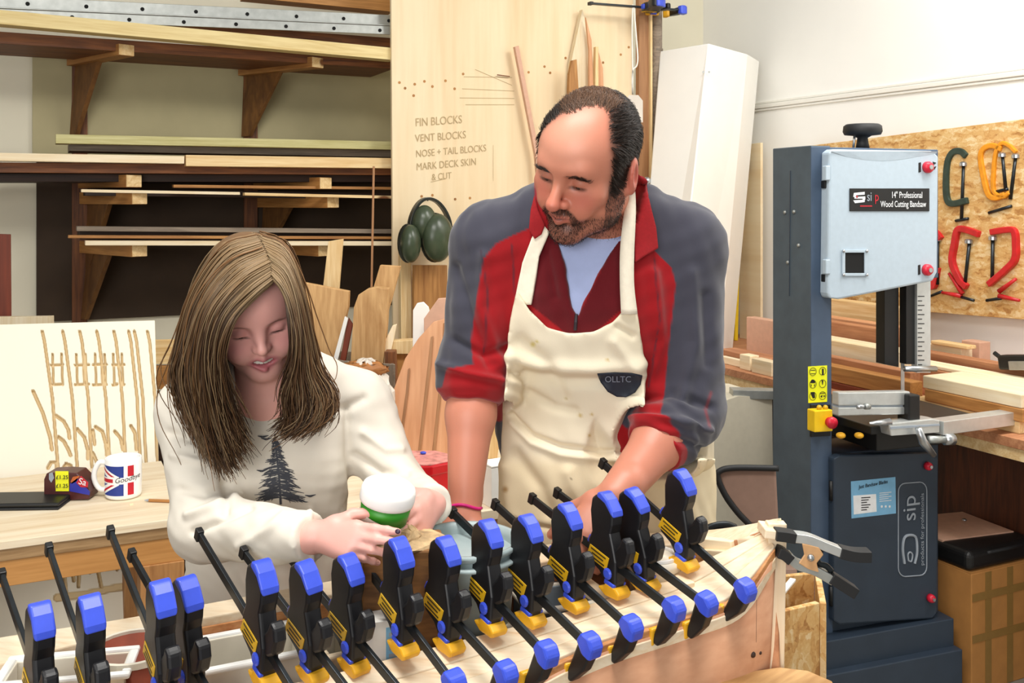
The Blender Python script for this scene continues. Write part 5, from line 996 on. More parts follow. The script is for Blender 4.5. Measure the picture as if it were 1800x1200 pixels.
# ================================================================== implicit surfaces for the two people
class Field:
    def __init__(s, lo, hi, h):
        s.lo = np.array(lo, np.float32); s.h = h; s.n = np.ceil((np.array(hi) - s.lo) / h).astype(int) + 1
        s.F = np.full(tuple(s.n), .2, np.float32); s.ax = [s.lo[i] + h * np.arange(s.n[i], dtype=np.float32) for i in range(3)]
    def sub(s, lo, hi):
        a = np.maximum(np.floor((np.array(lo) - s.lo) / s.h).astype(int), 0); b = np.minimum(np.ceil((np.array(hi) - s.lo) / s.h).astype(int) + 1, s.n)
        if (b <= a).any(): return None
        sl = tuple(slice(a[i], b[i]) for i in range(3)); return sl, s.ax[0][sl[0]][:, None, None], s.ax[1][sl[1]][None, :, None], s.ax[2][sl[2]][None, None, :]
    def op(s, d, sl, k, mode):
        A = s.F[sl]
        if mode == 'u':
            if k > 0: hh = np.maximum(k - np.abs(A - d), 0) / k; s.F[sl] = np.minimum(A, d) - hh * hh * k * .25
            else: s.F[sl] = np.minimum(A, d)
        else:
            d = -d
            if k > 0: hh = np.maximum(k - np.abs(A - d), 0) / k; s.F[sl] = np.maximum(A, d) + hh * hh * k * .25
            else: s.F[sl] = np.maximum(A, d)
    def cone(s, a, b, r1, r2, k=.01, mode='u'):
        a, b = np.array(a, np.float32), np.array(b, np.float32); R = max(r1, r2) + max(k, .02) + 2 * s.h
        q = s.sub(np.minimum(a, b) - R, np.maximum(a, b) + R)
        if q is None: return s
        sl, X, Y, Z = q; ba = b - a; l2 = float(ba @ ba) + 1e-12
        px, py, pz = X - a[0], Y - a[1], Z - a[2]
        t = np.clip((px * ba[0] + py * ba[1] + pz * ba[2]) / l2, 0, 1)
        d = np.sqrt((px - t * ba[0])**2 + (py - t * ba[1])**2 + (pz - t * ba[2])**2) - (r1 + (r2 - r1) * t)
        s.op(d, sl, k, mode); return s
    def ell(s, c, r, k=.01, M=None, mode='u'):
        c = np.array(c, np.float32); r = np.array(r, np.float32); R = float(r.max()) + max(k, .02) + 2 * s.h
        q = s.sub(c - R, c + R)
        if q is None: return s
        sl, X, Y, Z = q; X, Y, Z = X - c[0], Y - c[1], Z - c[2]
        if M is not None:
            M = np.array(M, np.float32); X, Y, Z = (M[0,0]*X + M[1,0]*Y + M[2,0]*Z), (M[0,1]*X + M[1,1]*Y + M[2,1]*Z), (M[0,2]*X + M[1,2]*Y + M[2,2]*Z)
        k0 = np.sqrt((X/r[0])**2 + (Y/r[1])**2 + (Z/r[2])**2); k1 = np.sqrt((X/r[0]**2)**2 + (Y/r[1]**2)**2 + (Z/r[2]**2)**2) + 1e-6
        s.op(k0 * (k0 - 1) / k1, sl, k, mode); return s
    def cyl(s, a, b, r, k=.004, mode='s'):     # capped cylinder
        a, b = np.array(a, np.float32), np.array(b, np.float32); R = r + .03
        q = s.sub(np.minimum(a, b) - R, np.maximum(a, b) + R)
        if q is None: return s
        sl, X, Y, Z = q; ba = b - a; L = np.sqrt(ba @ ba); ba = ba / L; px, py, pz = X - a[0], Y - a[1], Z - a[2]
        t = px*ba[0] + py*ba[1] + pz*ba[2]; rad = np.sqrt(np.maximum(px*px + py*py + pz*pz - t*t, 0)) - r; ax = np.abs(t - L/2) - L/2
        s.op(np.maximum(rad, ax), sl, k, mode); return s
    def mesh(s, iso=0.0):
        Fv = s.F - iso if iso else s.F
        ins = Fv < 0; n = s.n
        cnt = np.zeros(tuple(n - 1), np.int8)
        offs = [(i, j, k) for i in (0, 1) for j in (0, 1) for k in (0, 1)]
        for i, j, k in offs: cnt += ins[i:n[0]-1+i, j:n[1]-1+j, k:n[2]-1+k]
        act = np.argwhere((cnt > 0) & (cnt < 8)); idx = np.full(tuple(n - 1), -1, np.int32); idx[tuple(act.T)] = np.arange(len(act))
        val = {o: Fv[act[:,0]+o[0], act[:,1]+o[1], act[:,2]+o[2]] for o in offs}
        acc = np.zeros((len(act), 3)); w = np.zeros(len(act))
        for o in offs:
            for ax in range(3):
                if o[ax]: continue
                o2 = list(o); o2[ax] = 1; o2 = tuple(o2); a, b = val[o], val[o2]; m = (a < 0) != (b < 0)
                t = np.where(m, a / np.where(m, a - b, 1), 0)
                for c in range(3): acc[:, c] += m * ((o[c] + t) if c == ax else o[c])
                w += m
        V = (act + acc / w[:, None]) * s.h + s.lo
        quads = []
        for ax in range(3):
            u, v = (ax + 1) % 3, (ax + 2) % 3
            sa = [slice(0, n[i]) for i in range(3)]; sb = list(sa); sa[ax] = slice(0, n[ax]-1); sb[ax] = slice(1, n[ax])
            A, B = ins[tuple(sa)], ins[tuple(sb)]; e = np.argwhere(A != B)
            e = e[(e[:, u] > 0) & (e[:, v] > 0) & (e[:, u] < n[u]-1) & (e[:, v] < n[v]-1)]
            flip = A[tuple(e.T)]
            def g(du, dv): q = e.copy(); q[:, u] -= du; q[:, v] -= dv; return idx[tuple(q.T)]
            Q = np.stack([g(1, 1), g(0, 1), g(0, 0), g(1, 0)], 1); Q[~flip] = Q[~flip][:, ::-1]; quads.append(Q)
        Q = np.concatenate(quads); Q = Q[(Q >= 0).all(1)]
        return V, Q
def vnormals(V, Q):
    a = V[Q[:, 2]] - V[Q[:, 0]]; b = V[Q[:, 3]] - V[Q[:, 1]]; fn = np.cross(a, b); N = np.zeros_like(V)
    for i in range(4): np.add.at(N, Q[:, i], fn)
    return N / (np.linalg.norm(N, axis=1, keepdims=True) + 1e-12)
def relax(V, Q, it=2, lam=.5):
    for _ in range(it):
        S_ = np.zeros_like(V); c = np.zeros(len(V))
        for i in range(4):
            j = (i + 1) % 4; np.add.at(S_, Q[:, i], V[Q[:, j]]); np.add.at(S_, Q[:, j], V[Q[:, i]]); np.add.at(c, Q[:, i], 1); np.add.at(c, Q[:, j], 1)
        V = V + lam * (S_ / np.maximum(c, 1)[:, None] - V)
    return V
def np_mesh(name, V, Fc, mat, parent, col=None, smooth=True):
    o0 = np.array(world_of(parent).translation) if parent is not None else np.zeros(3)
    me = bpy.data.meshes.new(name); k = Fc.shape[1]
    me.vertices.add(len(V)); me.vertices.foreach_set('co', (V - o0).astype(np.float32).ravel())
    me.loops.add(Fc.size); me.loops.foreach_set('vertex_index', Fc.astype(np.int32).ravel())
    me.polygons.add(len(Fc)); me.polygons.foreach_set('loop_start', np.arange(0, Fc.size, k, dtype=np.int32)); me.polygons.foreach_set('loop_total', np.full(len(Fc), k, np.int32))
    me.update(); me.validate()
    if smooth: me.polygons.foreach_set('use_smooth', np.ones(len(me.polygons), bool))
    if col is not None:
        at = me.color_attributes.new('Col', 'FLOAT_COLOR', 'POINT'); at.data.foreach_set('color', np.hstack([col, np.ones((len(col), 1))]).astype(np.float32).ravel())
    me.materials.append(MAT[mat]); o = bpy.data.objects.new(name, me); COL.objects.link(o); o.location = o0
    if parent is not None: adopt(o, parent)
    return o
def pix(V): return 900 + F * V[:, 0] / V[:, 1], HOR - F * (V[:, 2] - EYE) / V[:, 1]
def poly_sd(px, py, poly):                     # signed pixel distance to a polygon, negative inside
    n = len(poly); d = np.full(px.shape, 1e9); ins = np.zeros(px.shape, bool)
    for i in range(n):
        x0, y0 = poly[i]; x1, y1 = poly[(i + 1) % n]; ex, ey = x1 - x0, y1 - y0
        t = np.clip(((px - x0) * ex + (py - y0) * ey) / (ex*ex + ey*ey + 1e-9), 0, 1); d = np.minimum(d, np.hypot(px - x0 - t*ex, py - y0 - t*ey))
        c = ((y0 > py) != (y1 > py)) & (px < (x1 - x0) * (py - y0) / (y1 - y0 + 1e-12) + x0); ins ^= c
    return np.where(ins, -d, d)
def line_d(px, py, pts):
    d = np.full(px.shape, 1e9)
    for (x0, y0), (x1, y1) in zip(pts[:-1], pts[1:]):
        ex, ey = x1 - x0, y1 - y0; t = np.clip(((px - x0) * ex + (py - y0) * ey) / (ex*ex + ey*ey + 1e-9), 0, 1); d = np.minimum(d, np.hypot(px - x0 - t*ex, py - y0 - t*ey))
    return d
def mixc(col, c, w): c = np.array(c if not isinstance(c, str) else lin(c)); w = np.clip(w, 0, 1)[:, None]; return col * (1 - w) + c * w
def crease(V, N, pts, width, amp, ymax=9.9):   # fold or ridge pressed into cloth along a line
    px, py = pix(V); d = line_d(px, py, pts); w = np.exp(-(d / width)**2) * (V[:, 1] < ymax); return V + N * (amp * w)[:, None]
def noise3(V, s, seed=0):
    r = np.random.default_rng(seed); out = np.zeros(len(V))
    for _ in range(6): k = r.normal(size=3) * s; out += np.sin(V @ k + r.uniform(0, 6.28))
    return out / 6
def bvh_of(V, Q): return BVHTree.FromPolygons([tuple(v) for v in V], [tuple(int(i) for i in q) for q in Q])
def on_surface(bvh, px, py, lift):             # point of the surface seen under a pixel, lifted off it
    o = Vector((0, 0, EYE)); d = Vector(((px - 900) / F, 1, (HOR - py) / F)).normalized(); h = bvh.ray_cast(o, d)
    return None if h[0] is None else h[0] - d * lift
def strands(name, paths, r0, r1, cols, mat, parent, n=3, taper=.6):
    """paths (S,K,3); triangular tubes"""
    Pn = np.asarray(paths); S_, K, _ = Pn.shape; T = np.gradient(Pn, axis=1); T /= np.linalg.norm(T, axis=2, keepdims=True) + 1e-12
    ref = np.where(np.abs(T[..., 1:2]) < .9, np.array([0, 1., 0]), np.array([1., 0, 0])); A = np.cross(T, ref); A /= np.linalg.norm(A, axis=2, keepdims=True) + 1e-12; B = np.cross(T, A)
    u = np.linspace(0, 1, K); rad = (r0 + (r1 - r0) * u**(1 / max(taper, .01)))[None, :, None]
    if np.ndim(r0) == 1: pass
    ang = 2 * np.pi * np.arange(n) / n
    V = np.stack([Pn + rad * (A * math.cos(a) + B * math.sin(a)) for a in ang], 2).reshape(-1, 3)
    base = (np.arange(S_)[:, None, None] * K + np.arange(K - 1)[None, :, None]) * n; kk = np.arange(n)[None, None, :]; k2 = (kk + 1) % n
    Q = np.stack([base + kk, base + k2, base + n + k2, base + n + kk], -1).reshape(-1, 4)
    C = np.repeat(np.asarray(cols).reshape(S_, -1, 3) if np.ndim(cols) == 2 else cols, 1, 0)
    if C.shape[1] == 1: C = np.repeat(C, K, 1)
    C = np.repeat(C[:, :, None, :], n, 2).reshape(-1, 3)
    return np_mesh(name, V, Q, mat, parent, C)
def Rz(a): return np.array(Matrix.Rotation(a, 3, 'Z'))
def Rx(a): return np.array(Matrix.Rotation(a, 3, 'X'))
def Ry(a): return np.array(Matrix.Rotation(a, 3, 'Y'))
def head_frame(o, yaw, pitch, roll): return np.array(o), Rz(math.radians(yaw)) @ Rx(math.radians(pitch)) @ Ry(math.radians(roll))
def add_head(f, o, M, s, child=False, smile=False):
    W_ = lambda x, y, z: o + M @ (np.array([x, y, z]) * s)
    E = lambda c, r, k=.012, mode='u': f.ell(W_(*c), np.array(r) * s, k * s, M, mode)
    Cn = lambda a, b, r1, r2, k=.01, mode='u': f.cone(W_(*a), W_(*b), r1 * s, r2 * s, k * s, mode)
    E((0, .014, .030 if child else .036), (.074 if child else .076, .095 if child else .098, .078 if child else .086)); E((0, -.030, .030), (.066, .064, .062), .03)
    E((0, -.034, -.030), (.060 if child else .063, .056, .080), .03)
    jw = .036 if child else .043
    for sx in (-1, 1):
        Cn((sx * (jw + .012), .0, -.035), (sx * jw, -.022, -.078), .022, .020, .03); Cn((sx * jw, -.022, -.078), (sx * .012, -.066, -.098 if child else -.104), .020, .019, .025)
        E((sx * .043, -.062, -.026), (.024, .019, .020), .02)
        E((sx * .030, -.078, -.052), (.020, .014, .018), .02)
        if smile: E((sx * .036, -.074, -.042), (.018, .014, .014), .018)
    E((0, -.074, -.100 if child else -.106), (.020, .017, .016), .02)
    if not child: Cn((-.034, -.076, .020), (.034, -.076, .020), .013, .013, .02); Cn((-.016, -.082, .018), (.016, -.082, .018), .011, .011, .015)
    for sx in (-1, 1): E((sx * .031, -.097, .001), (.019, .018, .014), .012, 's')
    for sx in (-1, 1):
        E((sx * .031, -.0735, -.001), (.0150, .0140, .0118), .004)      # closed upper lids around the eyeballs
        E((sx * .031, -.0900, -.0085), (.0125, .0065, .0022), .002, 's')
    nz = .78 if child else 1.04
    zt_ = .010 if child else 0
    Cn((0, -.086, .006), (0, -.086 - .026 * nz, -.034 + zt_), .0075, .0105 * nz, .012); E((0, -.088 - .024 * nz, -.036 + zt_), (.0115 * nz, .0105 * nz, .0095 * nz), .006)
    for sx in (-1, 1): E((sx * .0125 * nz, -.097, -.039 + zt_), (.0085 * nz, .0095, .0075), .006); E((sx * .0068, -.104, -.0455 + zt_), (.0035, .0045, .003), .003, 's')
    if smile: Cn((0, -.092, -.042), (0, -.093, -.048), .005, .005, .008)
    else: Cn((0, -.094, -.048), (0, -.096, -.058), .006, .006, .008)
    zc = -.062 if smile else -.067
    wd = .026 if smile else .024
    for a, b in ((-1, 0), (0, 1)):
        x0, x1 = a * wd, b * wd; za, zb = (zc + .004 if a else zc - .0015), (zc + .004 if b else zc - .0015); ya, yb = (-.080 if a else -.0955), (-.080 if b else -.0955)
        if smile:
            Cn((x0, ya, za + .003), (x1, yb, zb + .0085), .004, .0046, .006); Cn((x0, ya, za - .003), (x1, yb + .003, zb - .0165), .005, .0062, .006)
        else:
            Cn((x0, ya, za), (x1, yb, zb + .003), .0045, .0055, .007); Cn((x0, ya, za - .003), (x1, yb + .001, zb - .007), .005, .007, .007)
    if smile: E((0, -.097, zc - .0055), (.0215, .020, .0080), .003, 's')
    else: E((0, -.104, zc - .0005), (.022, .010, .0012), .002, 's')
    for sx in (-1, 1):
        c = W_(sx * .081, .016, -.012); Me = M @ Rz(sx * .35) @ Rx(-.15)
        f.ell(c, np.array([.009, .021, .034]) * s, .008 * s, Me); f.cone(W_(sx * .070, .004, -.03), W_(sx * .078, .004, -.036), .008 * s, .007 * s, .008 * s)
        f.ell(W_(sx * .0905, .012, -.008), np.array([.006, .010, .019]) * s, .004 * s, Me, 's')
    return W_
def add_hand(f, wrist, fwd, back, thumb_side, s, curls, thumb=(.5, .4), spread=.12, wr=.026):
    """fwd: along the hand, back: out of the back of the hand, thumb_side: +1/-1 along fwd x back; curls: radians per joint of four fingers"""
    fw = np.array(Vector(fwd).normalized()); bk = np.array(back, float); bk -= fw * (bk @ fw); bk /= np.linalg.norm(bk); sd = np.cross(fw, bk) * thumb_side
    w = np.array(wrist); tips = []
    f.cone(w - fw * .03 * s, w + fw * .015 * s, wr * s, .024 * s, .012); f.ell(w + fw * .05 * s, np.array([.047, .036, .015]) * s, .012, np.stack([fw, sd, bk], 1))
    for i, (off, l, r) in enumerate(((.028, .092, .0092), (.0095, .098, .0096), (-.009, .092, .0092), (-.027, .074, .0080))):
        base = w + fw * (.088 - .006 * abs(i - 1)) * s + sd * off * s
        f.cone(w + fw * .02 * s + sd * off * .5 * s, base, .013 * s, .0115 * s, .012)
        d = fw * math.cos(spread * (1.3 - i)) + sd * math.sin(spread * (1.3 - i)) * 1.0; p = base; a = 0
        cv = curls[i] if hasattr(curls[i], '__len__') else (curls[i],) * 3
        for j, fr in enumerate((.46, .30, .24)):
            a += cv[j]; dd = d * math.cos(a) - bk * math.sin(a); q = p + dd * l * fr * s; rr = r * (1 - .09 * j) * s; f.cone(p, q, rr * (1.04 if j else 1.08), rr * .93, .0035 if j else .006); p = q
        tips.append((p, dd, d, a))
    tb = w + fw * .028 * s + sd * .026 * s; d1 = fw * .62 + sd * .72 - bk * thumb[0]; d1 /= np.linalg.norm(d1); m1 = tb + d1 * .040 * s; d2 = fw * .9 + sd * .25 - bk * thumb[1]; d2 /= np.linalg.norm(d2); m2 = m1 + d2 * .034 * s; m3 = m2 + d2 * .026 * s
    f.cone(w + fw * .01 * s + sd * .012 * s, tb, .017 * s, .016 * s, .012); f.cone(tb, m1, .0155 * s, .0125 * s, .008); f.cone(m1, m2, .0118 * s, .0105 * s, .004); f.cone(m2, m3, .0105 * s, .0085 * s, .003)
    return tips, (m3, d2), (fw, sd, bk)
# ================================================================== the man
attr_mat('skin', .42, sss=.12, bump=.08, bscale=500, spec=.45); attr_mat('hair_mat', .42, spec=.4); attr_mat('fleece', .9, bump=.25, bscale=900, spec=.2, sheen=.25); attr_mat('canvas', .85, bump=.2, bscale=700, spec=.2); attr_mat('knit', .9, bump=.15, bscale=900, spec=.2)
def A3(*p): return np.array(P(*p))
man = thing('person', 'bearded man in red and grey fleece and cream apron leaning over the boat', 'person', P(1060, 1200, 2.0) * 1.0)
man.location.z = 0
mo, mM = head_frame(P(1033, 284, 1.735), -38, 23, 16); ms = 1.0
ml = lambda V: ((V - mo) @ mM) / ms            # world -> head-local
# joints
shR, elR, wrR = A3(868, 430, 1.86), A3(834, 640, 1.84), A3(815, 900, 1.745)
shL, elL, wrL = A3(1198, 432, 1.87), A3(1206, 715, 1.83), A3(1082, 872, 1.665)
cuR = elR + (wrR - elR) * .27; cuL = elL + (wrL - elL) * .48
sk = Field(np.array([-.20, 1.50, .80]), np.array([.42, 2.14, 1.78]), .0026)
add_head(sk, mo, mM, ms)
nb_ = A3(1062, 425, 1.86)
sk.cone(mo + mM @ np.array([0, .02, -.05]) * ms, nb_, .058, .064, .03); sk.cone(nb_, A3(1045, 470, 1.88), .068, .09, .04)
sk.ell(A3(1043, 520, 1.88), (.17, .095, .18), .04); sk.ell(A3(1055, 740, 1.95), (.165, .10, .20), .05); sk.ell(A3(1062, 900, 2.0), (.16, .10, .13), .05)
sk.cone(shR, nb_, .055, .05, .04); sk.cone(shL, nb_, .055, .05, .04)
sk.cone(shR, elR, .055, .045, .03); sk.cone(elR, elR + (wrR - elR) * .35, .044, .043, .02); sk.cone(elR + (wrR - elR) * .35, wrR, .043, .0275, .02)
sk.cone(shL, elL, .055, .046, .03); sk.cone(elL, elL + (wrL - elL) * .4, .047, .045, .02); sk.cone(elL + (wrL - elL) * .4, wrL, .045, .030, .02)
tR, _, _ = add_hand(sk, wrR, (-.15, -.72, -.66), (0, -.6, .75), -1, 1.0, [(.05, .25, .3), (.05, .3, .3), (.05, .3, .3), (.05, .35, .3)], (.3, .2), wr=.027)
tL, _, _ = add_hand(sk, wrL, (-.62, -.42, -.55), (-.2, -.62, .72), 1, 1.0, [(.5, .6, .4), (.55, .65, .4), (.6, .7, .45), (.65, .7, .5)], (.5, .5), wr=.029)
V, Q = sk.mesh(); V = relax(V, Q, 1, .4); N = vnormals(V, Q); q = ml(V)
col = np.tile(np.array(lin('#cf8a70')), (len(V), 1)); n1 = noise3(V, 60, 1) * .5 + .5
hd = np.exp(-((np.linalg.norm(V - mo, axis=1) / .17)**4))
def blob(c, r): return np.exp(-(((q - np.array(c)) / np.array(r))**2).sum(1))
col = mixc(col, '#b96a54', .55 * n1); col = mixc(col, '#d99c86', .35 * np.clip(noise3(V, 25, 31), 0, 1))
col = mixc(col, '#c45f52', .6 * (blob((.04, -.075, -.03), (.024, .03, .02)) + blob((-.04, -.075, -.03), (.024, .03, .02)) + blob((0, -.112, -.036), (.016, .02, .014)) + 1.5 * blob((.088, .015, -.01), (.012, .03, .035)) + 1.5 * blob((-.088, .015, -.01), (.012, .03, .035))))
col = mixc(col, '#e0a890', .5 * blob((0, -.07, .07), (.05, .05, .035)))
# forearms are ruddier
col = mixc(col, '#c4816a', .6 * (1 - hd) * (V[:, 2] < 1.3))
# hair and beard masks in head coordinates
x, y, z = q.T; ax_ = np.abs(x)
front = np.interp(x, [-.08, -.066, -.052, -.034, -.015, 0, .016, .034, .048, .058, .066, .08], [-.050, -.055, -.058, -.055, -.050, -.044, -.022, -.008, -.018, -.032, -.042, -.044])
top_edge = 1 / (1 + np.exp(-(y - front) / .004)); low = np.interp(y, [-.03, .0, .03, .06, .12], [-.030, -.004, -.012, -.055, -.065]); low_edge = 1 / (1 + np.exp(-(z - low) / .004))
ear = np.clip((ax_ - .0765) / .002, 0, 1) * (np.abs(y - .014) < .024) * (z < .026)
hairm = top_edge * low_edge * hd * (z > -.09) * (1 - ear)
thin = np.clip((z - .080) / .03, 0, 1) * np.clip((x + .035) / .02, 0, 1) * np.clip((.055 - x) / .02, 0, 1) * np.clip((.07 - y) / .05, 0, 1)
jaw = np.clip((-.058 - z - .35 * np.clip(y + .06, 0, .1)) / .012, 0, 1) * (y < .02) * (z > -.15)
side = np.clip((ax_ - .052) / .008, 0, 1) * np.clip((-.0 - z) / .02, 0, 1) * (y < .006) * (y > -.045) * (z > -.10)
chin = np.clip(1 - (((x / .030)**2 + ((z + .103) / .030)**2)), 0, 1) * (y < -.03)
mous = np.clip(1.2 - ((x / .027)**2 + ((z + .0545) / .0085)**2), 0, 1) * (y < -.06)
gote = np.clip(1.2 - (((ax_ - .028) / .008)**2 + ((z + .075) / .022)**2), 0, 1) * (y < -.05)
lips = np.clip(1.3 - ((x / .0225)**2 + ((z + .0685) / .0085)**2), 0, 1) * (y < -.070)
mouthline = np.clip(1.2 - ((x / .024)**2 + ((z + .0675) / .0022)**2), 0, 1) * (y < -.07)
beard = np.clip(.42 * jaw + .55 * side + 1.5 * chin + 1.7 * mous + 1.3 * gote, 0, 1) * hd * (1 - ear)
col = mixc(col, '#a8544c', .75 * lips * hd); beard *= 1 - .9 * np.clip(lips * 1.5, 0, 1)
col = mixc(col, '#281a14', .85 * beard); col = mixc(col, '#2c1410', .8 * mouthline * hd)
col = mixc(col, '#2b211b', .85 * hairm * (1 - .55 * thin))
brow = np.clip(1.3 - (((ax_ - .033) / .020)**2 + ((z - .0140 + .25 * np.clip(ax_ - .035, 0, 1)) / .0048)**2), 0, 1) * (y < -.05)
col = mixc(col, '#2e2019', .7 * brow * hd)
lash = np.clip(1.4 - (((ax_ - .031) / .0155)**2 + ((z + .0080) / .0042)**2), 0, 1) * (y < -.06); col = mixc(col, '#1c120e', .85 * lash * hd)
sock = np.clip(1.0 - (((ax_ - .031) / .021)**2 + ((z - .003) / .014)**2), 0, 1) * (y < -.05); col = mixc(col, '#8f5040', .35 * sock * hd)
np_mesh('body', V, Q, 'skin', man, col)
# hair, beard and eyebrow strands rooted on the skin
def grow(name, idx, length, lift, flow, r, c0, c1, K=6, jit=.35, droop=0):
    Pn = V[idx] + RNG.normal(size=(len(idx), 3)) * .0012; n_ = N[idx]; fl = flow(q[idx]) @ mM.T; fl = fl - n_ * (fl * n_).sum(1, keepdims=True); fl += RNG.normal(size=fl.shape) * jit; fl -= n_ * (fl * n_).sum(1, keepdims=True); fl /= np.linalg.norm(fl, axis=1, keepdims=True) + 1e-9
    L = length * RNG.uniform(.6, 1.15, len(idx))[:, None]; u = np.linspace(0, 1, K)
    cen = mo + mM @ np.array([0, .012, .03]) * ms
    path = []
    for t in u:
        p_ = Pn + fl * L * t + n_ * lift * (1 - (1 - t)**2)
        p_[:, 2] -= droop * t * t; 
        if name == 'hair':                      # follow the skull
            d0 = np.linalg.norm(Pn - cen, axis=1, keepdims=True) + lift * (1 - (1 - t)**2); d1 = p_ - cen; dl = np.linalg.norm(d1, axis=1, keepdims=True); p_ = cen + d1 / dl * np.maximum(np.minimum(dl, d0 + .002), d0 - .004)
        path.append(p_)
    cc = np.array(lin(c0)) + (np.array(lin(c1)) - np.array(lin(c0))) * RNG.uniform(0, 1, (len(idx), 1))
    return strands(name, np.stack(path, 1), r, r * .35, cc, 'hair_mat', man)
def pick(mask, n): pr = mask / mask.sum(); return RNG.choice(len(pr), n, p=pr)
def flow_hair(s):
    f = np.stack([np.sign(s[:, 0]) * .25 * (np.abs(s[:, 0]) < .06), np.full(len(s), .8), np.where(s[:, 2] > .06, -.1, -.9)], 1); return f
dense = hairm * (1 - .82 * thin); dense[dense < .35] = 0
grow('hair', pick(dense, 11000), .022, .0045, flow_hair, .00055, '#120d0b', '#33241b', 6, .12)
th_ = hairm * thin; th_[th_ < .2] = 0
grow('hair', pick(th_ + 1e-12, 1500), .034, .004, lambda s: np.stack([-.55 * np.ones(len(s)), .8 * np.ones(len(s)), np.zeros(len(s))], 1), .0005, '#4a3527', '#7a5a44', 6, .25)['label'] = 'thin brown hair over the crown'
bm_ = beard.copy(); bm_[bm_ < .2] = 0
grow('beard', pick(bm_, 4200), .0042, .0022, lambda s: np.stack([s[:, 0] * 6, -.3 * np.ones(len(s)), -np.ones(len(s))], 1), .00032, '#150e0b', '#3a261c', 4, .35)
for sgn in (-1, 1):
    bw = brow * hd * (x * sgn > 0); bw[bw < .2] = 0
    grow('eyebrow', pick(bw, 150), .008, .0015, lambda s: np.stack([np.sign(s[:, 0]), np.zeros(len(s)), .3 * np.ones(len(s))], 1), .0004, '#1c1310', '#3a281e', 4, .2)
for sx in (-1, 1):
    c = mo + mM @ np.array([sx * .031, -.0735, -.0015]) * ms; e = MB().ball(Vector(c), .0120 * ms, 16, 12).build('eye', 'eye_white', man, smooth=True)
    ci = mo + mM @ np.array([sx * .031, -.0795, -.0050]) * ms; MB().ball(Vector(ci), .0070 * ms, 12, 9).build('iris', 'iris', e, smooth=True)
# ------------------------------------------------------------------ t-shirt
ts = Field(np.array([-.10, 1.68, 1.15]), np.array([.36, 2.0, 1.66]), .004)
ts.ell(A3(1043, 520, 1.87), (.185, .110, .19), .03); ts.cone(shR, nb_, .058, .056, .04); ts.cone(shL, nb_, .058, .056, .04); ts.cone(A3(1052, 455, 1.86), A3(1045, 520, 1.86), .085, .10, .04)
ts.cyl(nb_ + np.array([0, -.0, -.028]), nb_ + np.array([-.005, -.04, .2]), .068, .006)
V, Q = ts.mesh(); N = vnormals(V, Q); V = relax(V, Q, 2)
np_mesh('t_shirt', V, Q, 'tshirt', man)
# ------------------------------------------------------------------ fleece
jk = Field(np.array([-.24, 1.58, .86]), np.array([.46, 2.16, 1.66]), .0036)
jk.ell(A3(1043, 520, 1.88), (.195, .135, .20), .03); jk.ell(A3(1055, 740, 1.95), (.205, .150, .22), .06); jk.ell(A3(1062, 880, 2.0), (.20, .140, .14), .06)
jk.cone(shR, A3(965, 378, 1.86), .077, .058, .05); jk.cone(shL, A3(1115, 380, 1.86), .077, .058, .05); jk.cone(A3(965, 385, 1.86), A3(1115, 385, 1.86), .06, .06, .04)
jk.cone(shR, elR, .078, .063, .03); jk.cone(elR, cuR, .066, .052, .02)
jk.cone(shL, elL, .080, .068, .03); jk.cone(elL, cuL, .070, .054, .02)
# rolled folds above the cuffs
for (e, c, r) in ((elR, cuR, .056), (elL, cuL, .060)):
    dv = (c - e) / np.linalg.norm(c - e)
    for t in (.15, .42, .7): m_ = e + (c - e) * t; jk.ell(m_, (r * 1.12, r * 1.12, .016), .018, np.array(frame(dv).col[1].to_tuple() and Matrix((frame(dv).col[1], frame(dv).col[2], frame(dv).col[0])).transposed()))
jk.cyl(cuR, cuR + (wrR - cuR) * .8, .085, .004); jk.cyl(cuL, cuL + (wrL - cuL) * .8, .13, .004)
# neck hole and open zip
jk.cyl(nb_ + np.array([0, .0, -.05]), nb_ + np.array([-.01, -.06, .25]), .074, .01)
vz = [(978, 400), (1098, 390), (1075, 440), (1040, 500), (1016, 556), (1004, 540), (996, 480)]
sub_ = jk.sub((-.1, 1.55, 1.2), (.4, 1.86, 1.62)); sl, X, Y, Z = sub_
PX = 900 + F * X / Y + 0 * Z; PY = HOR - F * (Z - EYE) / Y + 0 * X
sdv = poly_sd(PX.ravel(), PY.ravel(), vz).reshape(PX.shape) * 1.8 / F
jk.op(np.maximum(sdv, (Y - 1.855) + 0 * X + 0 * Z).astype(np.float32), sl, .006, 's')
apF = jk.F.copy()                               # the apron wraps round the fleece
V, Q = jk.mesh(); N = vnormals(V, Q); V = relax(V, Q, 2)
V = V + N * (.0035 * noise3(V, 45, 3) + .002 * noise3(V, 110, 4))[:, None]
for pts, w, a in (([(800, 470), (830, 560), (860, 640)], 9, -.008), ([(850, 450), (845, 540), (880, 640)], 10, .008), ([(800, 600), (850, 625), (895, 610)], 8, -.010), ([(775, 640), (820, 655), (880, 668)], 7, .010), ([(1215, 480), (1225, 600), (1200, 700)], 12, .008), ([(1240, 520), (1245, 640)], 10, -.007), ([(1120, 700), (1180, 690), (1250, 715)], 8, -.012), ([(1115, 735), (1180, 735), (1245, 755)], 7, .012), ([(1130, 765), (1190, 770), (1235, 790)], 7, -.010), ([(1150, 480), (1165, 600), (1140, 690)], 10, .007), ([(960, 440), (975, 520)], 8, -.006)): V = crease(V, N, pts, w, a, 1.9)
px, py = pix(V); RED, GREY, MAR = lin('#960f17'), lin('#3e3e49'), lin('#500a14')
col = np.tile(np.array(GREY), (len(V), 1))
soft = lambda poly: np.clip(.5 - poly_sd(px, py, poly) / 2.0, 0, 1)
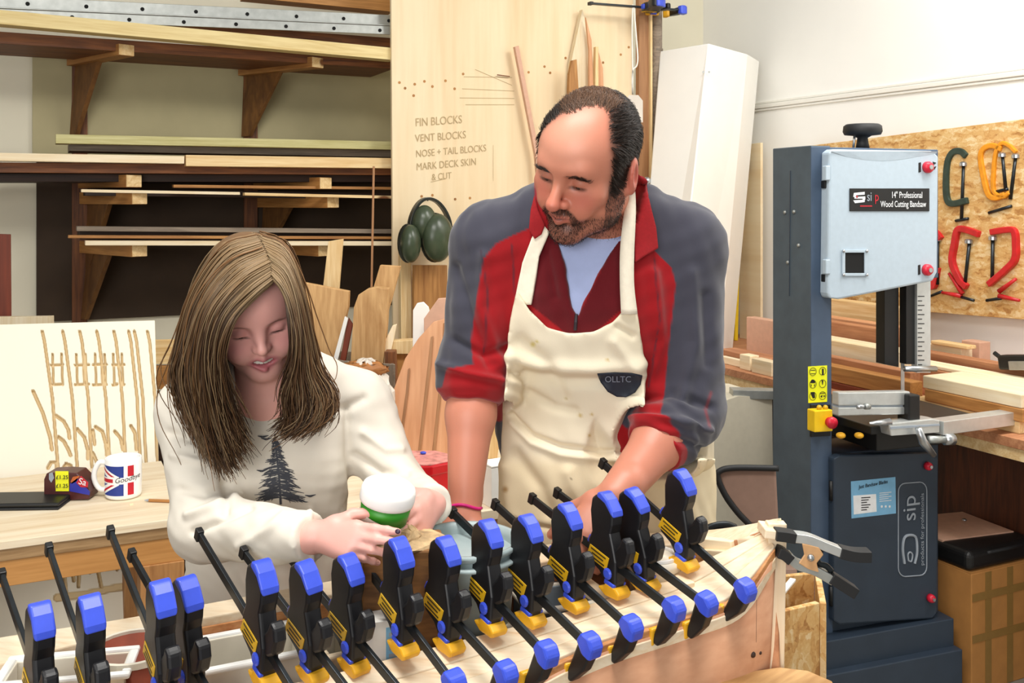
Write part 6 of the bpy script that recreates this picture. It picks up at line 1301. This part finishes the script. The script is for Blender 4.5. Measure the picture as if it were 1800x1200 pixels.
red1 = [(940, 300), (938, 398), (905, 412), (872, 428), (850, 455), (838, 520), (828, 600), (832, 640), (785, 648), (768, 720), (768, 740), (900, 740), (900, 560), (1000, 640), (1100, 640), (1128, 700), (1105, 735), (1112, 765), (1160, 730), (1168, 690), (1176, 600), (1188, 500), (1180, 470), (1150, 440), (1130, 400), (1120, 300)]
col = mixc(col, RED, soft(red1) * (V[:, 1] < 1.93))
col = mixc(col, RED, np.clip(.5 - (np.abs(((V - cuL) @ ((wrL - elL) / np.linalg.norm(wrL - elL)))) - .018) / .002, 0, 1) * (np.linalg.norm(V - cuL, axis=1) < .10))
col = mixc(col, RED, np.clip(.5 - (np.abs(((V - cuR) @ ((wrR - elR) / np.linalg.norm(wrR - elR)))) - .018) / .002, 0, 1) * (np.linalg.norm(V - cuR, axis=1) < .10))
col = mixc(col, RED, np.clip(.5 - line_d(px, py, [(1250, 690), (1240, 720), (1248, 750)]) / 8, 0, 1))
mar = [(945, 420), (978, 400), (1016, 556), (1098, 390), (1102, 470), (1092, 545), (1040, 590), (1000, 590), (925, 530), (938, 450)]
col = mixc(col, MAR, .85 * soft(mar) * (V[:, 1] < 1.9))
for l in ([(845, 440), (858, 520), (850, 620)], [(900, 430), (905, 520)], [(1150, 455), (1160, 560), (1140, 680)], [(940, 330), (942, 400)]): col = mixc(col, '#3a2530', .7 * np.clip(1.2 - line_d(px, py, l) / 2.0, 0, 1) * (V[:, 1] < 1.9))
np_mesh('fleece', V, Q, 'fleece', man, col); bvj = bvh_of(V, Q)
def patch(name, pts_px, mat, parent, bvh, lift, thick, res=5, dome=0):
    """cloth piece lying on a surface: the pixel outline is laid onto it along the view and thickened"""
    xs = [p[0] for p in pts_px]; ys = [p[1] for p in pts_px]; bm = bmesh.new()
    vs = [bm.verts.new((x, y, 0)) for x, y in pts_px]; bm.faces.new(vs); bmesh.ops.triangulate(bm, faces=bm.faces[:])
    for _ in range(4):
        lg = [e for e in bm.edges if e.calc_length() > res]
        if not lg: break
        bmesh.ops.subdivide_edges(bm, edges=lg, cuts=1); bmesh.ops.triangulate(bm, faces=bm.faces[:])
    last = None; Ys = {}
    for v in bm.verts:
        p = on_surface(bvh, v.co.x, v.co.y, lift); Ys[v.index] = p
    ok = [p.y for p in Ys.values() if p is not None]; my = sum(ok) / max(1, len(ok)) if ok else 1.8
    for v in bm.verts:
        p = Ys[v.index]; v.co = p if p is not None else P(v.co.x, v.co.y, my)
    for _ in range(3): bmesh.ops.smooth_vert(bm, verts=[v for v in bm.verts if not v.is_boundary], factor=.5, use_axis_x=True, use_axis_y=True, use_axis_z=True)
    bmesh.ops.recalc_face_normals(bm, faces=bm.faces[:])
    off = world_of(parent).translation
    me = bpy.data.meshes.new(name); bm.to_mesh(me); bm.free(); me.transform(Matrix.Translation(-off))
    o = link(name, me, mat, parent, off, smooth=True)
    if thick: m = o.modifiers.new('solid', 'SOLIDIFY'); m.thickness = thick; m.offset = 0
    return o
plain('fleece_red', '#960f17', .9, var=.08, scale=200, bump=.3, bscale=900); plain('strap_cloth', '#efe5d0', .85, var=.04, scale=120, bump=.2, bscale=700)
patch('collar', [(1114, 318), (1122, 306), (1134, 318), (1142, 360), (1152, 400), (1156, 436), (1130, 452), (1116, 462), (1115, 400)], 'fleece_red', man, bvj, .014, .008)
patch('collar', [(940, 345), (946, 370), (958, 396), (952, 412), (940, 420), (930, 404), (934, 368)], 'fleece_red', man, bvj, .008, .007)
zt = [on_surface(bvj, x, y, .003) for x, y in ((1013, 552), (1012, 566), (1011, 580))]; MB().tube([p for p in zt if p is not None], .003, 6).build('zip', 'zip', man)
# ------------------------------------------------------------------ apron
af = Field(jk.lo, jk.lo + (jk.n - 1) * jk.h, jk.h); af.F = apF
af.ell(A3(1062, 900, 1.97), (.195, .15, .22), .06); af.cone(A3(960, 800, 1.90), A3(950, 1000, 1.90), .05, .075, .06); af.cone(A3(1120, 800, 1.90), A3(1140, 1000, 1.90), .06, .085, .06)
af.F = af.F - .016
sub_ = af.sub(af.lo, af.lo + (af.n - 1) * af.h); sl, X, Y, Z = sub_
PX = (900 + F * X / Y + 0 * Z).ravel(); PY = (HOR - F * (Z - EYE) / Y + 0 * X).ravel()
bib = [(908, 512), (914, 518), (932, 545), (962, 574), (998, 585), (1040, 583), (1075, 566), (1094, 545), (1120, 545), (1127, 590), (1132, 660), (1136, 720), (1180, 740), (1256, 742), (1262, 1010), (870, 1010), (876, 900), (882, 800), (886, 700), (892, 600), (900, 540)]
near = np.abs(af.F).ravel() < .03; sd = np.full(PX.shape, .1); sd[near] = poly_sd(PX[near], PY[near], bib) * 1.85 / F
sd = np.maximum(sd.reshape(af.F.shape), (Y - 2.0) + 0 * X + 0 * Z)
sd = np.maximum(sd, np.where((PX.reshape(af.F.shape) > 1142) & (PY.reshape(af.F.shape) < 805), 1.875 - Y - 0 * X - 0 * Z, -1))
# keep the sleeves out of the apron
for a, b, r in ((shR, elR, .082), (elR, cuR, .075), (shL, elL, .088), (elL, cuL, .078), (cuL, wrL, .045)):
    g = Field(af.lo, af.lo + (af.n - 1) * af.h, af.h); g.cone(a, b, r, r, .002); sd = np.maximum(sd, -g.F)
af.F = np.maximum(af.F, sd).astype(np.float32)
V, Q = af.mesh(); N = vnormals(V, Q); V = relax(V, Q, 3)
V = V + N * (.0028 * noise3(V, 30, 7) + .0015 * noise3(V, 80, 8))[:, None]
for pts, w, a in (([(900, 628), (960, 645), (1040, 648), (1125, 640)], 12, .010), ([(905, 655), (980, 672), (1060, 672)], 10, -.010), ([(915, 600), (960, 640), (990, 700)], 12, -.007), ([(930, 690), (975, 715), (1010, 722)], 8, -.007), ([(900, 730), (935, 765), (985, 785), (1060, 795), (1135, 792)], 5, -.008), ([(900, 742), (935, 778), (985, 798), (1060, 808), (1135, 805)], 6, .006), ([(1080, 600), (1110, 640), (1125, 660)], 10, .008), ([(905, 800), (950, 860), (965, 900)], 12, -.010), ([(890, 820), (900, 900), (920, 960)], 12, .010), ([(1000, 830), (1030, 900)], 14, .008), ([(880, 905), (920, 920), (1000, 935)], 5, -.005), ([(1085, 575), (1112, 590)], 6, -.006)): V = crease(V, N, pts, w, a, 1.95)
px, py = pix(V); col = np.tile(np.array(lin('#eadfc6')), (len(V), 1)); col = mixc(col, '#d9c6a0', .45 * np.clip(noise3(V, 14, 9) + .3, 0, 1)); col = mixc(col, '#e3cfa4', .5 * np.clip((py - 790) / 30, 0, 1))
for (sx, sy, r, c) in ((937, 605, 5, '#cdbb5a'), (944, 600, 3, '#cdbb5a'), (1020, 730, 4, '#bfa04e'), (1040, 728, 3, '#bfa04e'), (888, 860, 6, '#a5793c'), (1036, 765, 3, '#bfa04e'), (1004, 842, 2, '#6a5a44'), (1068, 632, 3, '#c4a44a'), (995, 700, 3, '#c4b27e')): col = mixc(col, c, .8 * np.clip(1.3 - np.hypot(px - sx, py - sy) / r, 0, 1))
ap = np_mesh('apron', V, Q, 'canvas', man, col); bva = bvh_of(V, Q)
patch('strap', [(950, 388), (966, 408), (948, 450), (934, 535), (904, 535), (918, 462), (934, 420)], 'strap_cloth', man, bvj, .006, .005)
def ribbon3(name, rows, mat, parent):            # rows: (px, py, half width px, depth or None to lie on the fleece)
    q_ = crom([(a, b, w) for a, b, w, y in rows], 28); ys = [(on_surface(bvj, a, b, .018) or P(a, b, 1.8)).y if y is None else y for a, b, w, y in rows]
    yy = crom([(v, 0, 0) for v in ys], 28)[:, 0]; vs, fs = [], []
    for (a, b, w), Y_ in zip(q_, yy):
        vs += [P(a - w, b, Y_), P(a, b, Y_ - .003), P(a + w, b, Y_)]
    for i in range(27):
        for k in (0, 1): fs.append((3*i + k, 3*i + k + 1, 3*i + 4 + k, 3*i + 3 + k))
    off = world_of(parent).translation; o = link(name, mesh([v - off for v in vs], fs), mat, parent, off, smooth=True); m = o.modifiers.new('solid', 'SOLIDIFY'); m.thickness = .005; m.offset = 0; return o
ribbon3('strap', [(1110, 338, 6, 1.80), (1108, 365, 9, 1.772), (1105, 400, 11, 1.752), (1102, 445, 12, 1.742), (1102, 500, 12, None), (1106, 552, 14, None)], 'strap_cloth', man)
bd = patch('badge', [(1050, 657), (1080, 655), (1110, 656), (1129, 660), (1126, 676), (1116, 690), (1100, 698), (1084, 697), (1068, 688), (1056, 672)], 'badge', ap, bva, .003, .002)
me = text_mesh('OLLTC', 15, 0, 'LEFT'); 
me.transform(Matrix.Translation((1063, 0, 0)))
ok = True
for v in me.vertices:
    p = on_surface(bva, v.co.x, 667 - v.co.y, .0095); v.co = (p if p is not None else P(v.co.x, 667 - v.co.y, 1.8)) - world_of(bd).translation
link('badge_lettering', me, 'badge_print', bd, world_of(bd).translation)
# trousers, shoes, bracelet
tr_ = Field(np.array([-.16, 1.82, .0]), np.array([.36, 2.2, .95]), .007)
hipz = .90; tr_.ell((.185, 2.02, .90), (.165, .115, .12), .04)
for sx in (-1, 1): tr_.cone((.185 + sx * .09, 2.02, .86), (.185 + sx * .11, 2.0, .48), .09, .068, .04); tr_.cone((.185 + sx * .11, 2.0, .48), (.185 + sx * .12, 2.04, .06), .068, .058, .02)
V, Q = tr_.mesh(); N = vnormals(V, Q); V = V + N * (.004 * noise3(V, 30, 5))[:, None]; np_mesh('trousers', V, Q, 'trousers', man)
for sx in (-1, 1):
    s_ = Field(np.array([.185 + sx * .12 - .08, 1.84, -.01]), np.array([.185 + sx * .12 + .08, 2.16, .14]), .006); cx_ = .185 + sx * .12
    s_.ell((cx_, 1.96, .045), (.048, .10, .04), .02); s_.ell((cx_, 2.04, .05), (.045, .06, .055), .03); s_.cyl((cx_, 2.0, -.06), (cx_, 2.0, .003), .3, 0); V, Q = s_.mesh(); np_mesh('shoe', V, Q, 'shoe', man)
dv = (wrR - elR) / np.linalg.norm(wrR - elR); pc_ = wrR - dv * .008; fr_ = frame(dv)
MB().tube([Vector(pc_) + fr_ @ Vector((0.002 * math.sin(3 * t), .0305 * math.cos(t), .0305 * math.sin(t))) for t in np.linspace(0, 2 * math.pi, 30)], .0028, 6).build('bracelet', 'bracelet', man, smooth=True)
# ================================================================== the girl
girl = thing('person', 'girl with long brown hair in a cream tree-print jumper holding a tub', 'person', P(470, 1200, 1.75) * 1.0)
girl.location.z = 0
go, gM = head_frame(P(444, 529, 1.645), 23, 32, -11); gs = .93
gl = lambda V: ((V - go) @ gM) / gs
shA, elA, wrA = A3(338, 722, 1.73), A3(362, 926, 1.60), A3(550, 945, 1.460)
shB, elB, wrB = A3(628, 708, 1.79), A3(704, 862, 1.74), A3(758, 886, 1.600)
nk = A3(478, 690, 1.72)
g = Field(np.array([-.66, 1.36, .80]), np.array([-.06, 1.94, 1.56]), .0024)
gW = add_head(g, go, gM, gs, True, True)
g.cone(go + gM @ np.array([0, .025, -.05]) * gs, nk, .046, .050, .03); g.cone(nk, A3(480, 760, 1.74), .052, .075, .04)
g.ell(A3(482, 780, 1.75), (.125, .08, .14), .04); g.ell(A3(470, 960, 1.77), (.115, .08, .18), .05); g.cone(shA, nk, .042, .04, .04); g.cone(shB, nk, .042, .04, .04)
g.cone(shA, elA, .042, .036, .03); g.cone(elA, wrA, .037, .0235, .02); g.cone(shB, elB, .042, .036, .03); g.cone(elB, wrB, .036, .023, .02)
tipA, thA, frA = add_hand(g, wrA + np.array([.012, -.004, .004]), (.86, -.48, .05), (-.45, -.74, .46), -1, .73, [(.06, .10, .12), (.10, .2, .2), (.25, .6, .4), (.4, .75, .45)], (.55, .3), .015, wr=.025)
tipB, thB, frB = add_hand(g, wrB, (-.22, -.96, -.12), (.88, -.22, .16), 1, .80, [(.08, .42, .40), (.08, .45, .40), (.12, .5, .45), (.16, .6, .5)], (.75, .6), .10, wr=.024)
V, Q = g.mesh(); V = relax(V, Q, 1, .4); q = gl(V)
col = np.tile(np.array(lin('#efb9ab')), (len(V), 1)); hd = np.exp(-((np.linalg.norm(V - go, axis=1) / .155)**4)); x, y, z = q.T; ax_ = np.abs(x)
def blob(c, r): return np.exp(-(((q - np.array(c)) / np.array(r))**2).sum(1))
col = mixc(col, '#e59a98', .4 * hd); col = mixc(col, '#dc7f88', .6 * hd * (blob((.042, -.07, -.032), (.024, .03, .020)) + blob((-.042, -.07, -.032), (.024, .03, .020)))); col = mixc(col, '#e0a08c', .5 * blob((0, -.11, -.034), (.013, .02, .012)))
lipm = np.clip(1.5 - ((x / .027)**2 + ((z + .0690 - 4.5 * x * x) / .0170)**2), 0, 1) * (y < -.066); col = mixc(col, '#b03058', .9 * lipm * hd)
inn = np.clip(1.3 - ((x / .0215)**2 + ((z + .0675) / .008)**2), 0, 1) * (y < -.05) * (y > -.088); col = mixc(col, '#5c1a20', .8 * inn * hd)
brow = np.clip(1.3 - (((ax_ - .032) / .018)**2 + ((z - .017 + .3 * np.clip(ax_ - .034, 0, 1)) / .0036)**2), 0, 1) * (y < -.04); col = mixc(col, '#5a3b2c', .75 * brow * hd)
lash = np.clip(1.3 - (((ax_ - .031) / .0150)**2 + ((z + .0085) / .0030)**2), 0, 1) * (y < -.05); col = mixc(col, '#1d120f', .92 * lash * hd)
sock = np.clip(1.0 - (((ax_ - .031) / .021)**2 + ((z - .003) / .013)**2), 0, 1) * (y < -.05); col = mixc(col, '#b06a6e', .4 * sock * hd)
scalp = np.clip((y + .03) / .02 + (z - .07) / .03, 0, 1) * hd * (z > -.02); col = mixc(col, '#6e4c30', .8 * scalp)
col = mixc(col, '#e8a69a', .5 * (1 - hd))
np_mesh('body', V, Q, 'skin', girl, col)
for sx in (-1, 1):
    e = MB().ball(Vector(gW(sx * .031, -.0735, -.0015)), .0118 * gs, 16, 12).build('eye', 'eye_white', girl, smooth=True); MB().ball(Vector(gW(sx * .031, -.0795, -.0045)), .0070 * gs, 12, 9).build('iris', 'iris', e, smooth=True)
tvs, tfs = [], []
for i, xx in enumerate(np.linspace(-.0175, .0175, 29)):          # upper teeth: one arched row, notched between the teeth
    gap = min(abs(xx - e) for e in (0, -.0080, .0080, -.0143, .0143)); dz = .0012 * max(0, 1 - gap / .0012); yy = -.0895 + 16 * xx * xx + .0006 * max(0, 1 - gap / .0010)
    tvs += [Vector(gW(xx, yy, -.0565)), Vector(gW(xx, yy, -.0705 + dz + 8 * xx * xx)), Vector(gW(xx, yy + .004, -.0705 + dz + 8 * xx * xx)), Vector(gW(xx, yy + .004, -.0565))]
for i in range(28):
    for k in range(4): tfs.append((4*i + k, 4*i + (k + 1) % 4, 4*i + 4 + (k + 1) % 4, 4*i + 4 + k))
MB().add(tvs, tfs).build('teeth', 'tooth', girl)
# dark nails
def nail(tip, fr, s, nm='nail'):
    p, dd, d, a = tip; bk = fr[2]; nd = d * math.sin(a) + bk * math.cos(a); R = Matrix((Vector(dd), Vector(np.cross(nd, dd)), Vector(nd))).transposed()
    MB().ball(Vector(p + nd * .0060 * s + dd * .001), (.0058 * s, .0048 * s, .0020), 10, 6, R).build(nm, 'nail', girl, smooth=True)
for t in tipA[:2]: nail(t, frA, .74)
for t in tipB[:3]: nail(t, frB, .80)
# ------------------------------------------------------------------ jumper
s_ = Field(np.array([-.70, 1.38, .78]), np.array([-.04, 1.98, 1.34]), .0036)
s_.ell(A3(482, 785, 1.75), (.142, .100, .165), .04); s_.ell(A3(468, 960, 1.77), (.140, .098, .20), .06); s_.ell(A3(462, 1075, 1.78), (.152, .105, .10), .05)
s_.cone(shA, A3(420, 672, 1.73), .056, .045, .05); s_.cone(shB, A3(540, 668, 1.75), .056, .045, .05); s_.cone(A3(420, 685, 1.74), A3(540, 680, 1.75), .05, .05, .04)
s_.cone(shA, elA, .058, .051, .03); s_.cone(elA, wrA, .053, .036, .02); s_.cone(shB, elB, .056, .047, .03); s_.cone(elB, wrB, .047, .034, .02)
ca = wrA - (wrA - elA) / np.linalg.norm(wrA - elA) * .004; s_.cyl(ca, ca + (wrA - elA) * .5, .06, .003); cb_ = wrB + (wrB - elB) / np.linalg.norm(wrB - elB) * .012; s_.cyl(cb_, cb_ + (wrB - elB) * .6, .055, .003)
s_.cyl(nk + np.array([0, 0, -.015]), nk + np.array([0, -.03, .2]), .060, .006)
s_.cyl(np.array(A3(462, 1095, 1.78)) - np.array([0, 0, .2]), np.array(A3(462, 1095, 1.78)), .4, .004)
V, Q = s_.mesh(); N = vnormals(V, Q); V = relax(V, Q, 2)
V = V + N * (.0030 * noise3(V, 40, 13) + .0014 * noise3(V, 95, 14))[:, None]
for pts, w, a in (([(300, 760), (345, 775), (390, 765)], 7, -.006), ([(305, 800), (350, 812), (395, 800)], 7, .006), ([(318, 860), (360, 868), (400, 850)], 8, -.007), ([(330, 905), (375, 890), (420, 868)], 7, .008), ([(340, 935), (390, 915), (440, 890)], 7, -.008), ([(420, 960), (470, 930), (500, 905)], 8, .006), ([(560, 700), (600, 720), (640, 700)], 8, -.006), ([(640, 760), (680, 790), (705, 790)], 7, .006), ([(625, 800), (670, 830), (715, 830)], 7, -.007), ([(385, 800), (400, 860), (395, 900)], 8, -.008), ([(610, 720), (612, 800), (622, 870)], 6, -.008), ([(420, 1000), (450, 1050)], 10, .006), ([(520, 1000), (515, 1070)], 10, -.006), ([(545, 895), (550, 985)], 4, .003)): V = crease(V, N, pts, w, a, 1.9)
col = np.tile(np.array(lin('#e8e1d3')), (len(V), 1)); col = mixc(col, '#d9d0c0', .35 * np.clip(noise3(V, 20, 15), 0, 1))
jm = np_mesh('jumper', V, Q, 'knit', girl, col); bvg = bvh_of(V, Q)
# tree print: trunk and drooping branches laid onto the jumper
tv, tf = [], []
def stroke(a, b, w0, w1):
    n = 4; prev = None; dx, dy = b[0] - a[0], b[1] - a[1]; l = math.hypot(dx, dy) + 1e-6; nx, ny = -dy / l, dx / l
    for i in range(n):
        t = i / (n - 1); w = (w0 + (w1 - w0) * t) / 2; pair = []
        for sg_ in (-1, 1):
            p = on_surface(bvg, a[0] + dx * t + nx * w * sg_, a[1] + dy * t + ny * w * sg_, .0016)
            if p is None or p.y < 1.60: return
            tv.append(p); pair.append(len(tv) - 1)
        if prev: tf.append((prev[0], prev[1], pair[1], pair[0]))
        prev = pair
rg = random.Random(3)
trunk = lambda y: 483 + (y - 765) * .10 + (0 if y < 850 else -(y - 850) * .05)
for y0 in range(762, 900, 12): stroke((trunk(y0), y0), (trunk(y0 + 13), y0 + 13), 2.2 + (y0 - 762) * .014, 2.4 + (y0 - 750) * .014)
for i in range(210):
    t = rg.random()**.8; y0 = 768 + 108 * t; wd = (4 + 44 * t) * rg.uniform(.35, 1.05); sg_ = rg.choice((-1, 1)); x0 = trunk(y0)
    mx = x0 + sg_ * wd * .55; my = y0 + wd * .05 + rg.uniform(-2, 3); ex_, ey_ = x0 + sg_ * wd, y0 + wd * rg.uniform(.05, .32)
    stroke((x0 + sg_ * wd * .12 * rg.random(), y0), (mx, my), 1.1, 2.2); stroke((mx, my), (ex_, ey_), 2.4, .8)
    if rg.random() < .5: stroke((mx, my), (mx + sg_ * 5 * rg.random(), my + rg.uniform(3, 7)), 1.6, .6)
for (bx, by) in ((462, 768), (460, 828), (545, 872), (468, 772)):      # little birds round the tree
    stroke((bx - 9, by - 2), (bx, by), 1, 4); stroke((bx, by), (bx + 10, by - 3), 4, 1)
me = mesh([v - world_of(jm).translation for v in tv], tf); link('tree_print', me, 'tree_print', jm, world_of(jm).translation)
# ------------------------------------------------------------------ hair
GD = [[(478, 492, 1.548), (445, 520, 1.522), (410, 558, 1.508), (392, 605, 1.510), (390, 650, 1.525), (402, 700, 1.545), (418, 745, 1.56), (432, 778, 1.57)],
      [(472, 462, 1.555), (425, 490, 1.522), (382, 540, 1.512), (364, 600, 1.518), (362, 670, 1.53), (376, 740, 1.55), (396, 790, 1.56), (412, 822, 1.57)],
      [(462, 438, 1.575), (405, 465, 1.545), (357, 530, 1.54), (337, 600, 1.55), (330, 660, 1.56), (346, 720, 1.57), (372, 780, 1.575), (396, 830, 1.58)],
      [(452, 416, 1.605), (394, 438, 1.585), (342, 520, 1.595), (317, 610, 1.61), (309, 660, 1.62), (322, 704, 1.625), (346, 750, 1.63), (362, 796, 1.63)],
      [(447, 412, 1.645), (390, 428, 1.65), (344, 500, 1.68), (322, 600, 1.71), (322, 690, 1.73), (340, 740, 1.74), (350, 770, 1.74), (356, 800, 1.74)],
      [(450, 412, 1.67), (425, 440, 1.74), (400, 540, 1.77), (390, 620, 1.79), (395, 690, 1.82), (400, 730, 1.84), (405, 760, 1.85), (410, 790, 1.85)],
      [(456, 412, 1.67), (475, 440, 1.74), (490, 540, 1.77), (500, 620, 1.79), (510, 690, 1.82), (515, 730, 1.84), (515, 760, 1.85), (515, 790, 1.85)],
      [(460, 413, 1.65), (500, 432, 1.67), (530, 510, 1.70), (542, 610, 1.72), (556, 670, 1.73), (566, 700, 1.73), (572, 730, 1.73), (570, 760, 1.73)],
      [(458, 417, 1.605), (500, 438, 1.595), (528, 510, 1.59), (543, 590, 1.60), (558, 650, 1.60), (578, 690, 1.595), (574, 725, 1.585), (540, 752, 1.575)],
      [(470, 444, 1.575), (502, 470, 1.555), (522, 530, 1.545), (532, 600, 1.55), (536, 660, 1.56), (548, 706, 1.565), (536, 742, 1.565), (504, 764, 1.565)],
      [(480, 486, 1.548), (496, 505, 1.538), (510, 540, 1.528), (518, 590, 1.528), (514, 640, 1.54), (503, 690, 1.55), (507, 735, 1.56), (484, 760, 1.565)]]
K = 26; guides = [crom([P(*p) for p in gd], K) for gd in GD]
paths, cols = [], []
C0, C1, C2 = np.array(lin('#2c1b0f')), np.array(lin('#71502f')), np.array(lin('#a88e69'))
u = np.linspace(0, 1, K)
for a in range(len(guides) - 1):
    n_s = 560 if a in (0, 1, 2, 8, 9) else 260
    for _ in range(n_s):
        w = rg.uniform(-.08, 1.08); p = guides[a] * (1 - w) + guides[a + 1] * w
        off = RNG.normal(size=3) * .0035; wave = (.006 * u**1.5)[:, None] * np.stack([np.sin(u * rg.uniform(6, 12) + rg.uniform(0, 6)), .6 * np.sin(u * rg.uniform(6, 12) + rg.uniform(0, 6)), 0 * u], 1)
        fray = (u**2)[:, None] * RNG.normal(size=3) * .008
        ln = rg.uniform(.80, 1.03); q_ = np.stack([np.interp(np.clip(u * ln, 0, 1), u, p[:, k]) for k in range(3)], 1)
        lay = rg.uniform(-.006, .003); cen = np.array(go); 
        d_ = q_ - cen; dl = np.linalg.norm(d_[:, :2], axis=1, keepdims=True) + 1e-6; outw = np.hstack([d_[:, :2] / dl, np.zeros((K, 1))])
        paths.append(q_ + off * np.linspace(.3, 1, K)[:, None] + wave + fray + outw * lay)
        m = rg.random() * (.55 if a in (0, 9) else 1.0); c = C0 * (1 - m) + C1 * m  # strands beside the face coloured darker for the shadow there
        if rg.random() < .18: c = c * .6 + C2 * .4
        hl = np.clip(1.25 - u * 3.2, 0, 1)[:, None] * .55; cols.append(np.clip(c[None, :] * (1 - hl) + C2[None, :] * hl, 0, 1))  # highlight on top of the head painted into the strand colour
for _ in range(40):                              # flyaway wisps
    a = rg.choice((2, 3, 7, 8)); p = guides[a].copy(); p += (u**1.2)[:, None] * RNG.normal(size=3) * .02 + (u * .012)[:, None] * np.stack([np.sin(u * 9 + rg.random() * 6), 0 * u, 0 * u], 1); paths.append(p + RNG.normal(size=3) * .004); cols.append(np.tile(C1 * rg.uniform(.8, 1.3), (K, 1)))
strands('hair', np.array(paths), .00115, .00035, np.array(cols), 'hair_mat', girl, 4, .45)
# under-layer so that no skin shows through
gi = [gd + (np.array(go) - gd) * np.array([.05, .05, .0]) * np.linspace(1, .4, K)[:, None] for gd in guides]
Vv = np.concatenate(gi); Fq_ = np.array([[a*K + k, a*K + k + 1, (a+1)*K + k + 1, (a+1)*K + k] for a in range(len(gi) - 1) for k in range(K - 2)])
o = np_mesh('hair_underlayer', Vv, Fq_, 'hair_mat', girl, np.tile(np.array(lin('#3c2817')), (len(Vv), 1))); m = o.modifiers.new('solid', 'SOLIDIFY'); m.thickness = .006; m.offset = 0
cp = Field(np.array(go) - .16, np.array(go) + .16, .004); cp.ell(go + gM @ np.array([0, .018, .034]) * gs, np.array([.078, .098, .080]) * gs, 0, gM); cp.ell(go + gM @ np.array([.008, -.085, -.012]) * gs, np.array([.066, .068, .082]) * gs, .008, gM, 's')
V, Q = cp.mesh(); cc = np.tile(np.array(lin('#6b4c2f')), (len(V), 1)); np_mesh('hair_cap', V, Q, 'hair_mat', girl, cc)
# jeans and shoes
tr_ = Field(np.array([-.62, 1.62, .0]), np.array([-.28, 1.94, .95]), .007); cx0 = -.442; tr_.ell((cx0, 1.78, .86), (.13, .095, .11), .04)
for sx in (-1, 1): tr_.cone((cx0 + sx * .065, 1.78, .82), (cx0 + sx * .075, 1.77, .44), .072, .052, .03); tr_.cone((cx0 + sx * .075, 1.77, .44), (cx0 + sx * .08, 1.80, .05), .052, .045, .02)
V, Q = tr_.mesh(); N = vnormals(V, Q); V = V + N * (.003 * noise3(V, 30, 6))[:, None]; np_mesh('jeans', V, Q, 'jeans', girl)
for sx in (-1, 1):
    c_ = cx0 + sx * .08; f2 = Field(np.array([c_ - .07, 1.62, -.01]), np.array([c_ + .07, 1.90, .13]), .006); f2.ell((c_, 1.73, .04), (.04, .085, .036), .02); f2.ell((c_, 1.80, .045), (.038, .05, .05), .03); f2.cyl((c_, 1.76, -.06), (c_, 1.76, .003), .3, 0); V, Q = f2.mesh(); np_mesh('shoe', V, Q, 'shoe', girl)
# ================================================================== tub in her hands
tz = Vector((.19, -.14, .97)).normalized(); tR = Matrix((tz.orthogonal().normalized(), tz.cross(tz.orthogonal()).normalized(), tz)).transposed()
tub = thing('glue_tub', 'white-lidded tub with a green label held in the girl\'s hands', 'tub', P(672, 935, 1.492))
c = P(670, 933, 1.492)
MB().lathe([(0, 0), (.0300, 0), (.0320, .003), (.0375, .052), (.0375, .056), (0, .056)], 40, c, tR).build('tub_body', 'tub_clear', tub, smooth=True)
MB().lathe([(.0345, .020), (.0352, .020), (.0385, .050), (.0378, .050)], 40, c, tR, closed=True).build('green_label', 'green_label', tub, smooth=True)
MB().lathe([(.0380, .048), (.0405, .049), (.0415, .054), (.0412, .066), (.0390, .0725), (.0330, .0760), (.0200, .0775), (.0, .0780)], 40, c, tR).build('lid', 'tub_white', tub, smooth=True)
m = MB()
for a0 in np.linspace(-2.6, -1.75, 9):
    pass
ang = np.linspace(-.5, 1.0, 14); base = Vector((0, -1, 0)); xl = tR.transposed() @ Vector((0, -1, 0)); a_c = math.atan2(xl.y, xl.x)
vs, fs = [], []
for i, a in enumerate(ang - .75 - .25):
    for r, z in ((.0349, .010), (.0388, .040 - .010 * i / 13)): vs.append(c + tR @ Vector((r * math.cos(a + a_c), r * math.sin(a + a_c), z)))
for i in range(13): fs.append((2*i, 2*i + 2, 2*i + 3, 2*i + 1))
MB().add(vs, fs).build('label_window', 'tub_clear', tub)
